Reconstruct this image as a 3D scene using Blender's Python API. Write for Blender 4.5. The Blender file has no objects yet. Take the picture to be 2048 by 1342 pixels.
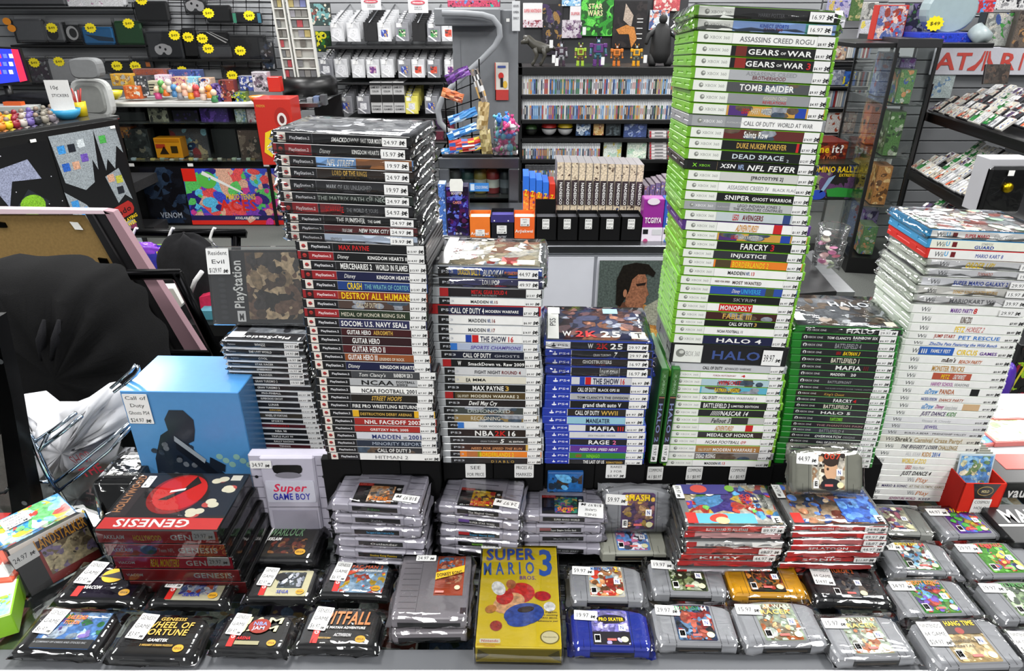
import bpy,math,random
import numpy as np
from mathutils import Matrix,Vector
S=bpy.context.scene
# ---------------------------------------------------------------- camera, world, lights, exposure
CZ=1.81;FP=1350.0;PITCH=math.radians(26.0)
cam=bpy.data.cameras.new('camera');co=bpy.data.objects.new('camera',cam);S.collection.objects.link(co)
cam.sensor_width=36.0;cam.lens=FP/2048*36.0;cam.clip_start=0.02;cam.clip_end=60
co.location=(0,0,CZ);co.rotation_euler=(math.radians(90)-PITCH,0,0)
S.camera=co
W=bpy.data.worlds.new('world');S.world=W;W.use_nodes=True
W.node_tree.nodes['Background'].inputs[0].default_value=(0.93,0.96,1.0,1)
W.node_tree.nodes['Background'].inputs[1].default_value=0.38
def area(name,x,y,z,sx,sy,power,col=(1.0,0.99,0.97)):
 l=bpy.data.lights.new(name,'AREA');l.shape='RECTANGLE';l.size=sx;l.size_y=sy;l.energy=power;l.color=col
 o=bpy.data.objects.new(name,l);S.collection.objects.link(o);o.location=(x,y,z);return o
for ix in(-2.7,-0.55,1.6,3.9):
 for iy in(-0.9,1.5,3.9,6.2):
  area('ceiling_lamp',ix,iy,3.05,0.45,1.15,58)
S.view_settings.view_transform='Standard';S.view_settings.look='None'
S.view_settings.exposure=-0.12;S.view_settings.gamma=1.0;S.view_settings.use_curve_mapping=False
S.cycles.max_bounces=10;S.cycles.transparent_max_bounces=24;S.cycles.caustics_reflective=False;S.cycles.caustics_refractive=False
# ---------------------------------------------------------------- pixel -> place helpers
def ray(px,py):
 u=(px-1024)/FP;v=(py-671)/FP
 return(u,math.cos(PITCH)-v*math.sin(PITCH),-(math.sin(PITCH)+v*math.cos(PITCH)))
def atZ(px,py,z):
 r=ray(px,py);t=(z-CZ)/r[2];return Vector((r[0]*t,r[1]*t,z))
def atY(px,py,Y):
 r=ray(px,py);t=Y/r[1];return Vector((r[0]*t,Y,CZ+r[2]*t))
def vrect(x0,y0,x1,y1,Y):
 ym=(y0+y1)/2
 return(atY(x0,ym,Y).x,atY((x0+x1)/2,y1,Y).z,atY(x1,ym,Y).x,atY((x0+x1)/2,y0,Y).z)
# ---------------------------------------------------------------- colours and materials
NC=dict(k='#0b0b0c',w='#e9e9e6',r='#c01a1c',g='#2f7d2a',b='#1d3f9e',y='#e8c51a',o='#e07a1e',s='#8f9194',d='#2c2c30',p='#5b2a86',c='#35a0d8',n='#14183c',m='#6a1218',t='#b79b6b',e='#d9d3bf',l='#7fd02c',u='#8c5a2a',q='#e26fa0',v='#b7bfc6',a='#c9a24a',h='#101622')
_cc={}
def rgb(c):
 if not isinstance(c,str):return c
 if c in _cc:return _cc[c]
 h=NC.get(c,c).lstrip('#');o=[]
 for i in(0,2,4):
  x=int(h[i:i+2],16)/255;o.append(x/12.92 if x<=0.04045 else((x+0.055)/1.055)**2.4)
 _cc[c]=(o[0],o[1],o[2],1.0);return _cc[c]
MATS={}
def mat(name,rough=0.5,metal=0.0,coat=0.0,bump=0.0,bscale=60,trans=None,var=0.0,vscale=30,emit=0.0,spec=0.5):
 m=bpy.data.materials.new(name);m.use_nodes=True;nt=m.node_tree;N=nt.nodes;L=nt.links
 b=N['Principled BSDF'];at=N.new('ShaderNodeAttribute');at.attribute_name='Col'
 b.inputs['Roughness'].default_value=rough;b.inputs['Metallic'].default_value=metal
 b.inputs['Specular IOR Level'].default_value=spec
 b.inputs['Coat Weight'].default_value=coat;b.inputs['Coat Roughness'].default_value=0.12
 src=at.outputs['Color']
 tc=N.new('ShaderNodeTexCoord')
 if var>0:
  nz=N.new('ShaderNodeTexNoise');nz.inputs['Scale'].default_value=vscale;nz.inputs['Detail'].default_value=5
  L.new(tc.outputs['Object'],nz.inputs['Vector'])
  mr=N.new('ShaderNodeMapRange');mr.inputs['From Min'].default_value=0.3;mr.inputs['From Max'].default_value=0.7
  mr.inputs['To Min'].default_value=1-var;mr.inputs['To Max'].default_value=1+var
  L.new(nz.outputs['Fac'],mr.inputs['Value'])
  mx=N.new('ShaderNodeVectorMath');mx.operation='SCALE';L.new(src,mx.inputs[0]);L.new(mr.outputs['Result'],mx.inputs['Scale'])
  src=mx.outputs['Vector']
 L.new(src,b.inputs['Base Color'])
 if bump>0:
  nb=N.new('ShaderNodeTexNoise');nb.inputs['Scale'].default_value=bscale;nb.inputs['Detail'].default_value=3
  L.new(tc.outputs['Object'],nb.inputs['Vector'])
  bp=N.new('ShaderNodeBump');bp.inputs['Strength'].default_value=bump;bp.inputs['Distance'].default_value=0.002
  L.new(nb.outputs['Fac'],bp.inputs['Height']);L.new(bp.outputs['Normal'],b.inputs['Normal'])
 if emit>0:
  L.new(src,b.inputs['Emission Color']);b.inputs['Emission Strength'].default_value=emit
 MATS[name]=m;return m
mat('plastic',0.38,var=0.04,vscale=25)
mat('print',0.34,coat=0.25,var=0.03,vscale=80)
mat('artwork',0.34,coat=0.25,var=0.42,vscale=140)
mat('card',0.75,var=0.05,bump=0.05,bscale=200,spec=0.15)
mat('grain',0.62,var=0.05,bump=0.35,bscale=900)
mat('metal',0.3,metal=1.0,var=0.05)
mat('chrome',0.12,metal=1.0)
mat('fabric',0.95,var=0.15,vscale=60,bump=0.5,bscale=400,spec=0.2)
mat('carpet',1.0,var=0.25,vscale=160,bump=0.8,bscale=300,spec=0.1)
mat('fibreboard',0.85,var=0.12,vscale=120,bump=0.2,bscale=300,spec=0.2)
mat('paint',0.6,var=0.03,vscale=8)
mat('screen',0.2,emit=1.4)
mat('frosted',0.3,var=0.05,coat=0.3)
def film_mat(name,fac,rough,bump,scale,tint=(1,1,1),mil=0.0,stretch=(1,1,1),ior=1.5):
 m=bpy.data.materials.new(name);m.use_nodes=True;nt=m.node_tree;N=nt.nodes;L=nt.links;N.remove(N['Principled BSDF'])
 out=N['Material Output'];tr=N.new('ShaderNodeBsdfTransparent');tr.inputs[0].default_value=(*tint,1)
 gl=N.new('ShaderNodeBsdfGlossy');gl.inputs['Roughness'].default_value=rough
 fr=N.new('ShaderNodeFresnel');fr.inputs[0].default_value=ior
 mu=N.new('ShaderNodeMath');mu.operation='MULTIPLY';mu.inputs[1].default_value=fac;mu.use_clamp=True;L.new(fr.outputs[0],mu.inputs[0])
 mx=N.new('ShaderNodeMixShader');L.new(mu.outputs[0],mx.inputs[0]);L.new(tr.outputs[0],mx.inputs[1]);L.new(gl.outputs[0],mx.inputs[2])
 last=mx
 if mil>0:
  df=N.new('ShaderNodeBsdfDiffuse');df.inputs[0].default_value=(0.9,0.92,0.92,1)
  m2=N.new('ShaderNodeMixShader');m2.inputs[0].default_value=mil;L.new(mx.outputs[0],m2.inputs[1]);L.new(df.outputs[0],m2.inputs[2]);last=m2
 L.new(last.outputs[0],out.inputs[0])
 if bump>0:
  tc=N.new('ShaderNodeTexCoord');mp=N.new('ShaderNodeMapping');mp.inputs['Scale'].default_value=stretch;mp.inputs['Rotation'].default_value=(0,0,0.4)
  oi=N.new('ShaderNodeObjectInfo');ad=N.new('ShaderNodeVectorMath');ad.operation='ADD'
  sc=N.new('ShaderNodeVectorMath');sc.operation='SCALE';sc.inputs['Scale'].default_value=7;L.new(oi.outputs['Location'],sc.inputs[0])
  L.new(tc.outputs['Object'],ad.inputs[0]);L.new(sc.outputs['Vector'],ad.inputs[1]);L.new(ad.outputs['Vector'],mp.inputs['Vector'])
  nz=N.new('ShaderNodeTexNoise');nz.inputs['Scale'].default_value=scale;nz.inputs['Detail'].default_value=2.5;nz.inputs['Distortion'].default_value=0.8
  L.new(mp.outputs[0],nz.inputs['Vector'])
  bp=N.new('ShaderNodeBump');bp.inputs['Strength'].default_value=bump;bp.inputs['Distance'].default_value=0.01
  L.new(nz.outputs['Fac'],bp.inputs['Height']);L.new(bp.outputs['Normal'],gl.inputs['Normal']);L.new(bp.outputs['Normal'],fr.inputs['Normal'])
 MATS[name]=m
film_mat('film',1.5,0.05,0.22,16,stretch=(1.0,2.4,1),mil=0.0)
film_mat('wrap',1.4,0.04,0.1,12,stretch=(1,1.6,1),mil=0.0)
film_mat('glass',0.3,0.01,0.0,1,tint=(0.95,0.98,0.965))
film_mat('acrylic',1.6,0.03,0.05,8,tint=(0.97,0.98,0.98),mil=0.03)
# ---------------------------------------------------------------- glyphs
_gl={}
def glyph(c,bold):
 k=(c,bold)
 if k in _gl:return _gl[k]
 def mk(s):
  cu=bpy.data.curves.new('t','FONT');cu.body=s;cu.resolution_u=2;cu.offset=0.022 if bold else 0.0
  o=bpy.data.objects.new('t',cu);me=o.to_mesh()
  v=np.array([x.co[:]for x in me.vertices]).reshape(-1,3);f=[tuple(p.vertices)for p in me.polygons]
  o.to_mesh_clear();bpy.data.objects.remove(o);bpy.data.curves.remove(cu);return v,f
 hh=_gl.get('hh')
 if hh is None:
  v,f=mk('HH');_gl['hh']=hh=v[:,0].max()-v[:,0].min()
 if c==' ':r=(np.zeros((0,3)),[],0.32)
 else:
  v,f=mk(c);a,_=mk('H'+c+'H');adv=(a[:,0].max()-a[:,0].min())-hh
  r=(v,f,adv)
 _gl[k]=r;return r
CAP=0.73
# ---------------------------------------------------------------- mesh builder
class MB:
 def __init__(s):s.V=[];s.F=[];s.C=[];s.T=[];s.n=0;s.M=None;s.mats=[];s.sm=[]
 def mi(s,m):
  if m not in s.mats:s.mats.append(m)
  return s.mats.index(m)
 def add(s,v,f,col,m='plastic',smooth=False):
  v=np.asarray(v,float).reshape(-1,3)
  if s.M is not None:
   A=np.array(s.M);v=v@A[:3,:3].T+A[:3,3]
  s.V.append(v);n=s.n;s.n+=len(v);k=s.mi(m);c=rgb(col)
  for q in f:s.F.append(tuple(i+n for i in q))
  s.C+=[c]*len(f);s.T+=[k]*len(f);s.sm+=[smooth]*len(f);return s
 def quad(s,a,b,c,d,col,m='print'):return s.add([a,b,c,d],[(0,1,2,3)],col,m)
 def rect(s,x0,y0,x1,y1,col,z=0.0,m='print'):return s.add([(x0,y0,z),(x1,y0,z),(x1,y1,z),(x0,y1,z)],[(0,1,2,3)],col,m)
 def poly(s,pts,col,z=0.0,m='print'):return s.add([(p[0],p[1],z)for p in pts],[tuple(range(len(pts)))],col,m)
 def ell(s,cx,cy,rx,ry,col,z=0.0,m='print',n=16,rot=0.0,clip=None):
  P=[]
  for i in range(n):
   a=2*math.pi*i/n;x=rx*math.cos(a);y=ry*math.sin(a)
   x,y=cx+x*math.cos(rot)-y*math.sin(rot),cy+x*math.sin(rot)+y*math.cos(rot)
   if clip:x=min(max(x,clip[0]),clip[2]);y=min(max(y,clip[1]),clip[3])
   P.append((x,y))
  return s.poly(P,col,z,m)
 def box(s,x0,y0,z0,x1,y1,z1,col,m='plastic'):
  v=[(x0,y0,z0),(x1,y0,z0),(x1,y1,z0),(x0,y1,z0),(x0,y0,z1),(x1,y0,z1),(x1,y1,z1),(x0,y1,z1)]
  return s.add(v,[(0,3,2,1),(4,5,6,7),(0,1,5,4),(1,2,6,5),(2,3,7,6),(3,0,4,7)],col,m)
 def cbox(s,x0,y0,z0,x1,y1,z1,c,col,m='plastic'):
  v=[];
  X=(x0,x1);Y=(y0,y1);Z=(z0,z1);idx={}
  for i in(0,1):
   for j in(0,1):
    for k in(0,1):
     dx,dy,dz=(c,-c)[i],(c,-c)[j],(c,-c)[k]
     for a,p in enumerate(((X[i],Y[j]+dy,Z[k]+dz),(X[i]+dx,Y[j],Z[k]+dz),(X[i]+dx,Y[j]+dy,Z[k]))):
      idx[i,j,k,a]=len(v);v.append(p)
  f=[]
  def q(*a):f.append(tuple(idx[t]for t in a))
  q((0,0,0,0),(0,0,1,0),(0,1,1,0),(0,1,0,0));q((1,0,0,0),(1,1,0,0),(1,1,1,0),(1,0,1,0))
  q((0,0,0,1),(1,0,0,1),(1,0,1,1),(0,0,1,1));q((0,1,0,1),(0,1,1,1),(1,1,1,1),(1,1,0,1))
  q((0,0,0,2),(0,1,0,2),(1,1,0,2),(1,0,0,2));q((0,0,1,2),(1,0,1,2),(1,1,1,2),(0,1,1,2))
  for j in(0,1):
   for k in(0,1):q((0,j,k,1),(1,j,k,1),(1,j,k,2),(0,j,k,2))
  for i in(0,1):
   for k in(0,1):q((i,0,k,0),(i,1,k,0),(i,1,k,2),(i,0,k,2))
  for i in(0,1):
   for j in(0,1):q((i,j,0,0),(i,j,1,0),(i,j,1,1),(i,j,0,1))
  for i in(0,1):
   for j in(0,1):
    for k in(0,1):q((i,j,k,0),(i,j,k,1),(i,j,k,2))
  return s.add(v,f,col,m)
 def prism(s,pts,z0,z1,col,m='plastic',ch=0.0,cap0=True,smooth=False):
  n=len(pts);cx=sum(p[0]for p in pts)/n;cy=sum(p[1]for p in pts)/n
  def ins(p,d):
   r=math.hypot(p[0]-cx,p[1]-cy)or 1;return(p[0]-(p[0]-cx)/r*d*1.3,p[1]-(p[1]-cy)/r*d*1.3)
  v=[(p[0],p[1],z0)for p in pts]+[(p[0],p[1],z1-ch)for p in pts]
  f=[(i,(i+1)%n,n+(i+1)%n,n+i)for i in range(n)];top=n
  if ch>0:
   v+=[(*ins(p,ch),z1)for p in pts];f+=[(n+i,n+(i+1)%n,2*n+(i+1)%n,2*n+i)for i in range(n)];top=2*n
  f.append(tuple(range(top,top+n)))
  if cap0:f.append(tuple(range(n-1,-1,-1)))
  return s.add(v,f,col,m,smooth)
 def lathe(s,prof,col,m='plastic',n=20,cx=0,cy=0,smooth=True):
  v=[];f=[]
  for r,z in prof:
   for i in range(n):
    a=2*math.pi*i/n;v.append((cx+r*math.cos(a),cy+r*math.sin(a),z))
  for j in range(len(prof)-1):
   for i in range(n):f.append((j*n+i,j*n+(i+1)%n,(j+1)*n+(i+1)%n,(j+1)*n+i))
  return s.add(v,f,col,m,smooth)
 def ball(s,cx,cy,cz,r,col,m='plastic',n=10,sz=1.0,sx=1.0,sy=1.0):
  v=[];f=[];k=n//2+1
  for j in range(k+1):
   t=math.pi*j/k
   for i in range(n):
    a=2*math.pi*i/n;v.append((cx+r*sx*math.sin(t)*math.cos(a),cy+r*sy*math.sin(t)*math.sin(a),cz-r*sz*math.cos(t)))
  for j in range(k):
   for i in range(n):f.append((j*n+i,j*n+(i+1)%n,(j+1)*n+(i+1)%n,(j+1)*n+i))
  return s.add(v,f,col,m,True)
 def tube(s,P,r,col,m='metal',n=8):
  P=[Vector(p)for p in P];v=[];f=[]
  rr=r if isinstance(r,(list,tuple))else[r]*len(P);up=None
  for i,p in enumerate(P):
   t=(P[min(i+1,len(P)-1)]-P[max(i-1,0)]).normalized()
   if up is None:up=Vector((0,0,1))if abs(t.z)<0.9 else Vector((0,1,0))
   a=t.cross(up).normalized();b=a.cross(t).normalized();up=b
   for k in range(n):
    g=2*math.pi*k/n;v.append(tuple(p+(a*math.cos(g)+b*math.sin(g))*rr[i]))
  for i in range(len(P)-1):
   for k in range(n):f.append((i*n+k,i*n+(k+1)%n,(i+1)*n+(k+1)%n,(i+1)*n+k))
  f.append(tuple(range(n-1,-1,-1)));f.append(tuple((len(P)-1)*n+k for k in range(n)))
  return s.add(v,f,col,m,True)
 def text(s,t,x0,y0,x1,y1,col,z=0.0,bold=False,it=0.0,m='print',keep=False):
        # fits a line of lettering into the rectangle (cap height = y1 - y0)
  G=[glyph(c,bold)for c in t];w=sum(g[2]for g in G)
  if w<=0:return s
  sy=(y1-y0)/CAP;sx=(x1-x0)/w
  if keep and sx>sy:
   sx=sy;x0=(x0+x1)/2-w*sx/2
  x=0.0
  for v,f,a in G:
   if len(v):
    q=np.zeros((len(v),3));q[:,1]=y0+v[:,1]*sy;q[:,0]=x0+(v[:,0]+x)*sx+v[:,1]*sy*it;q[:,2]=z
    s.add(q,f,col,m)
   x+=a
  return s
 def build(s,name,parent=None,loc=None,rot=None):
  me=bpy.data.meshes.new(name)
  V=np.concatenate(s.V)if s.V else np.zeros((0,3));me.vertices.add(len(V));me.vertices.foreach_set('co',V.astype(np.float32).ravel())
  ln=np.array([len(f)for f in s.F],np.int32);li=np.fromiter((i for f in s.F for i in f),np.int32,int(ln.sum()))
  me.loops.add(len(li));me.loops.foreach_set('vertex_index',li);me.polygons.add(len(ln))
  me.polygons.foreach_set('loop_start',np.concatenate(([0],np.cumsum(ln)[:-1])).astype(np.int32));me.polygons.foreach_set('loop_total',ln)
  for m in s.mats:me.materials.append(MATS[m])
  me.polygons.foreach_set('material_index',np.array(s.T,np.int32));me.polygons.foreach_set('use_smooth',np.array(s.sm,bool))
  me.update(calc_edges=True)
  ca=me.color_attributes.new('Col','FLOAT_COLOR','CORNER');ca.data.foreach_set('color',np.repeat(np.array(s.C,np.float32),ln,axis=0).ravel())
  me.validate(clean_customdata=False)
  return link(name,me,parent,loc,rot)
def link(name,me,parent=None,loc=None,rot=None):
 o=bpy.data.objects.new(name,me);S.collection.objects.link(o)
 if parent:o.parent=parent
 if loc is not None:o.location=loc
 if rot is not None:o.rotation_euler=rot
 return o
def tag(o,label,cat,group=None,kind=None):
 o['label']=label;o['category']=cat
 if group:o['group']=group
 if kind:o['kind']=kind
 return o
def thing(name,label,cat,loc,rot=(0,0,0),group=None):
 return tag(link(name,None,None,loc,rot),label,cat,group)
def struct(o):o['kind']='structure';return o
SPINE=Matrix(((1,0,0,0),(0,0,-1,0),(0,1,0,0),(0,0,0,1)))
def at(x,y,z,M=None):
 T=Matrix.Translation((x,y,z));return T@M if M is not None else T
ORD=['topmost','second','third','fourth','fifth','sixth','seventh','eighth','ninth','tenth','eleventh','twelfth','thirteenth','fourteenth','fifteenth','sixteenth','seventeenth','eighteenth','nineteenth','twentieth','twenty-first','twenty-second','twenty-third','twenty-fourth','twenty-fifth','twenty-sixth','twenty-seventh','twenty-eighth','twenty-ninth','thirtieth','thirty-first','thirty-second','thirty-third','thirty-fourth','thirty-fifth','thirty-sixth','thirty-seventh','thirty-eighth','thirty-ninth','fortieth','forty-first','forty-second','forty-third','forty-fourth','forty-fifth','forty-sixth','forty-seventh','forty-eighth']
CN=dict(k='black',w='white',r='red',g='green',b='blue',y='yellow',o='orange',s='grey',d='dark grey',p='purple',c='light blue',n='navy',m='dark red',t='tan',e='cream',l='lime green',u='brown',q='pink',v='silver grey',a='gold',h='near-black')
ICON=('0100010','0111110','1101111','0111100','1100110')
def icon(mb,x,y,h,col='k',z=0.0):
 u=h/5
 for j,row in enumerate(ICON):
  i=0
  while i<7:
   if row[i]=='1':
    k=i
    while k<7 and row[k]=='1':k+=1
    mb.rect(x+i*u,y+h-(j+1)*u,x+k*u,y+h-j*u,col,z);i=k
   else:i+=1
def art(mb,x0,y0,x1,y1,pal,seed,z=0.0,n=14,bg=None,dz=0.00006,m='artwork'):
    # plain abstract picture: overlapping soft patches of a few colours, standing in for printed pictures
 R=random.Random(seed);w=x1-x0;h=y1-y0;n=int(n*3.4);dz=dz/3.4
 mb.rect(x0,y0,x1,y1,bg or pal[0],z,m)
 for i in range(n):
  c=pal[R.randrange(len(pal))];cx=x0+R.random()*w;cy=y0+R.random()*h;r=R.uniform(0.03,0.13)*min(w,h)*(1.9-1.5*i/n)
  if R.random()<0.5:
   mb.ell(cx,cy,r*R.uniform(0.7,2.2),r,c,z+dz*(i+1),m,10,R.random()*3,(x0,y0,x1,y1))
  else:
   P=[]
   k=R.randrange(5,9)
   for j in range(k):
    a=2*math.pi*j/k;q=r*R.uniform(0.5,1.6);P.append((min(max(cx+q*math.cos(a),x0),x1),min(max(cy+q*math.sin(a),y0),y1)))
   mb.poly(P,c,z+dz*(i+1),m)
# ---------------------------------------------------------------- game cases in the stacks
def sleeve(parent,w,d,h,over=0.006,seed=0,name='plastic_sleeve',m='film',jit=0.0007,nx=10,ny=5,fr=None,bk=None):
 R=random.Random(seed);mb=MB();v=[];f=[]
 fr=over if fr is None else fr;bk=over if bk is None else bk
 xs=[-over]+[w*i/nx for i in range(nx+1)]+[w+over];ys=[-fr]+[d*i/ny for i in range(ny+1)]+[d+bk]
 ny2=len(ys);g=0.0008
 for side in(1,0):
  for i,x in enumerate(xs):
   for j,y in enumerate(ys):
    e=(i in(0,len(xs)-1))or(j in(0,ny2-1))
    z=(h+g+R.uniform(0,jit)if side else-0.0001)if not e else h*(0.35+R.uniform(-.12,.2))+(0.0003 if side else-0.0003)
    v.append((x+(R.uniform(-1,1)*jit*2 if e else 0)+(0 if not e else 0),y+(R.uniform(-1,1)*jit*2 if e else 0),z))
 n=len(xs)*ny2
 for i in range(len(xs)-1):
  for j in range(ny2-1):
   a=i*ny2+j;f.append((a,a+ny2,a+ny2+1,a+1));f.append((n+a,n+a+1,n+a+ny2+1,n+a+ny2))
    # shift corners of the content box onto the film: front and side walls come from the pinched border
 mb.add(v,f,'w',m,True)
 return mb.build(name,parent)
GEO={'x':(.190,.135,.030,.975,.270,.855),'2':(.190,.135,.012,.992,.290,.855),'3':(.172,.135,.085,.985,.18,.845),'4':(.171,.135,.02,.99,.245,.81),'o':(.171,.135,.095,.975,.24,.815),'W':(.190,.135,.03,.985,.17,.86),'1':(.142,.125,.03,.985,.14,.80)}
def spine(parent,sysk,L,T,row,sleeved):
 mb=MB();mb.M=at(0,0,0,SPINE)
 a,b=GEO[sysk][2]*L,GEO[sysk][3]*L;W_=b-a
 X=lambda f:a+f*W_
 Y0,Y1=T*.06,T*.94;H=Y1-Y0
 z=.0003;py,px,panel,bg,segs,price,fl=row[:7]
 pe=(GEO[sysk][4]*L-a)/W_;ss=(GEO[sysk][5]*L-a)/W_
 mb.rect(a,Y0,b,Y1,bg,z)
 for s in segs:
  if len(s)==3:mb.rect(X(s[0]),Y0,X(s[1]),Y1,s[2],z+.0001)
 z2=z+.0002;z3=z+.0003
 tb=lambda t,f0,f1,c,h0=.3,h1=.7,**k:mb.text(t,X(f0),Y0+H*h0,X(f1),Y0+H*h1,c,z3,**k)
 if panel in('x','X','xg'):
  mb.rect(a,Y0,X(pe),Y1,{'x':'#dfe2da','X':'#dfe2da','xg':'#9a9c9e'}[panel],z2)
  c={'x':'#8f918e','X':'#8f918e','xg':'#e6e6e6'}[panel]
  mb.ell(X(.06),Y0+H*.52,H*.24,H*.24,'#7d8079',z3);mb.ell(X(.06)+H*.05,Y0+H*.58,H*.13,H*.1,'#c9ccc4',z3+.0001)
  tb('XBOX 360',.088,.235,c,.36,.66)
  mb.rect(X(pe)-.0002,Y0,X(pe)+.0002,Y1,'#a8aaa6',z3)
  if panel=='xg':tb('PLATINUM HITS',.27,.40,'#c9c9c9',.4,.56)
 elif panel=='xb':
  mb.rect(a,Y0,X(pe*.92),Y1,'k',z2);tb('X',.04,.075,'l',.3,.72,bold=True);tb('XBOX',.09,.18,'l',.34,.62)
 elif panel in('2','2r'):
  red=panel=='2r'
  mb.rect(a,Y0,X(pe),Y1,'#8e1d22' if red else '#131316',z2)
  q=X(.025);mb.rect(q,Y0,q+.0115,Y1,'#2a1012' if red else '#d9d2c8',z3)
  mb.ell(q+.0055,Y0+H*.5,.003,.003,'#b5302e',z3+.0001);mb.rect(q+.003,Y0+H*.38,q+.009,Y0+H*.5,'#3a3a40' if not red else '#7a2a20',z3+.0002)
  tb('PlayStation.2',.115,.265,'#e9d7d7' if red else '#dcdce0',.34,.66,bold=True)
  mb.rect(X(pe)-.0002,Y0,X(pe)+.0002,Y1,'#77777c',z3)
 elif panel in('3','3r','3m'):
  mb.rect(a,Y0,X(pe),Y1,'#0e0e10',z2)
  if panel=='3r':mb.rect(a,Y0,X(.085),Y1,'#a3191c',z3)
  else:tb('PS3',.03,.155 if panel!='3m' else.12,'#b9bcc2',.36,.66,bold=True)
  if panel=='3m':mb.rect(X(pe),Y0,X(pe+.07),Y1,'#2f6fc0',z3)
 elif panel in('4','5'):
  c='#1f35a0' if panel=='4' else '#e6e7ea';t='#e9ebf5' if panel=='4' else '#1b1b20'
  mb.rect(a,Y0,X(pe),Y1,c,z2)
  mb.ell(X(.075),Y0+H*.42,H*.3,H*.12,t,z3);mb.rect(X(.07),Y0+H*.4,X(.07)+H*.13,Y0+H*.82,t,z3+.0001)
  tb('PS'+panel,.11,.215,t,.36,.68,it=.1)
  mb.rect(X(pe)-.0003,Y0,X(pe)+.0004,Y1,'#e4e4ea',z3)
 elif panel=='o':
  mb.ell(X(.04),Y0+H*.5,H*.26,H*.26,'#d8d8d8',z3);mb.ell(X(.04),Y0+H*.44,H*.1,H*.22,bg,z3+.0001)
  tb('XBOX ONE',.065,.225,'#cfcfcf',.34,.66)
 elif panel=='W':tb('Wii',.075,.16,'#4d4f52',.2,.8,it=.12)
 elif panel=='U':tb('Wii',.045,.125,'#4d4f52',.2,.8,it=.12);tb('U',.13,.165,'c',.3,.85,bold=True);mb.rect(X(.185),Y0+H*.2,X(.225),Y0+H*.8,fl[1:2]=='b' and 'n' or 'm',z3)
 elif panel=='1':tb('PlayStation',.03,.13,'#b9bcc2',.35,.6)
 if sysk=='2':mb.rect(.003,T*.945,L-.003,T*1.0,'#d8d8d8',z2)
 zz=z3+.0001
 for s in segs:
  if len(s)==3:continue
  t,f0,f1,c=s[:4];st=s[4]if len(s)>4 else '';h0,h1=(s[5],s[6])if len(s)>6 else(.28,.72)
  mb.text(t,X(f0),Y0+H*h0,X(f1),Y0+H*h1,c,zz,bold='b' in st,it=.22 if 'i' in st else 0)
  zz+=.00005
 if 'a' in fl:
  R=random.Random(py*7+len(segs));mb2=mb
  x0,x1=(.3,.8);pal={'4':('#2b2b30','#6b5a48')}.get(sysk,('#5a4a3c','#8a8f98','#3b4a5a'))
  for i in range(6):
   cx=X(R.uniform(x0,x1));mb2.ell(cx,Y0+H*R.random(),H*R.uniform(.5,1.6),H*.4,R.choice(pal),z+.00012+i*.00001,'artwork',9,0,(X(pe),Y0,X(ss),Y1))
 o=mb.build('printed_spine',parent)
    # price sticker
 if price:
  sb=MB();sb.M=at(0,0,0,SPINE);z4=.0009;x1=b-.0015
  if price[0]=='$':
   sx=X(ss)if price!='$' else X(ss)
   if 'n' not in fl:sb.rect(sx,Y0-T*.02,x1,Y1+T*.03,'#e4e4e2',z4)
   sb.text(price,sx+.0008,Y0+H*.16,sx+(x1-sx)*.58,Y0+H*.42,'k',z4+.0001,bold=True)
   icon(sb,sx+(x1-sx)*.68,Y0+H*.1,min(H*.46,.0062),'k',z4+.0001)
  else:
   sx=X(.795 if sysk in 'x2' else.77);z4=.0026
   sb.rect(sx,Y0+H*.02,x1-.004,Y0+H*.9,'#e9e9e7',z4)
   wd=x1-.004-sx
   sb.text(price,sx+wd*.06,Y0+H*.24,sx+wd*.62,Y0+H*.66,'#202022',z4+.0001)
   icon(sb,sx+wd*.70,Y0+H*.22,min(H*.46,.0062),'k',z4+.0001)
  sb.build('price_sticker',parent)
 return o
_shell={}
def shell_mesh(L,D,T,col,kind):
 k=(L,D,round(T,4),col,kind)
 if k in _shell:return _shell[k]
 mb=MB();c=.0011;m='frosted'
 if kind=='1':
  mb.cbox(0,0,0,L,D,T,.0005,'#b9bcc0','acrylic');mb.box(.001,.001,T*.12,L-.001,D-.001,T*.88,'#1a1a1c','plastic')
  mb.box(0.0,-.0006,T*.84,L,.002,T,'#e0e3e6',m);mb.box(0.0,-.0006,0,L,.002,T*.1,'#b8bcc0',m)
 else:
  mb.cbox(0,.0,0,L,D,T*.485,c,col,m);mb.cbox(0,.0,T*.515,L,D,T,c,col,m)
  mb.box(.0015,.001,T*.3,L-.0015,D-.0015,T*.7,col,m)
  mb.cbox(.0006,-.00015,.0004,L-.0006,.01,T-.0004,.0009,col,m)
  for y in(.03,.1):mb.box(-.0004,y,T*.28,.001,y+.022,T*.72,col,m)
 o=mb.build('case_shell');me=o.data;bpy.data.objects.remove(o);_shell[k]=me;return me
def make_case(sysk,T,col,row,label,cat,loc,rot,group,top=None,cover=None):
 L,D=GEO[sysk][:2]
 t=thing('game_case',label,cat,loc,rot,group)
 s=link('case_shell',shell_mesh(L,D,T,col,sysk),t)
 spine(t,sysk,L,T,row,'s' in row[6])
 cv=MB();c0=cover or '#77787c'
 cv.rect(.004,.004,L-.004,D-.004,c0,T+.00015)
 if top:top(cv,L,D,T+.0003)
 cv.build('front_cover',t)
 if 's' in row[6]:sleeve(t,L,D,T,.005,seed=int(row[0]*3+row[1]),fr=.0016,m='film' if sysk!='1' else 'wrap')
 return t
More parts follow.
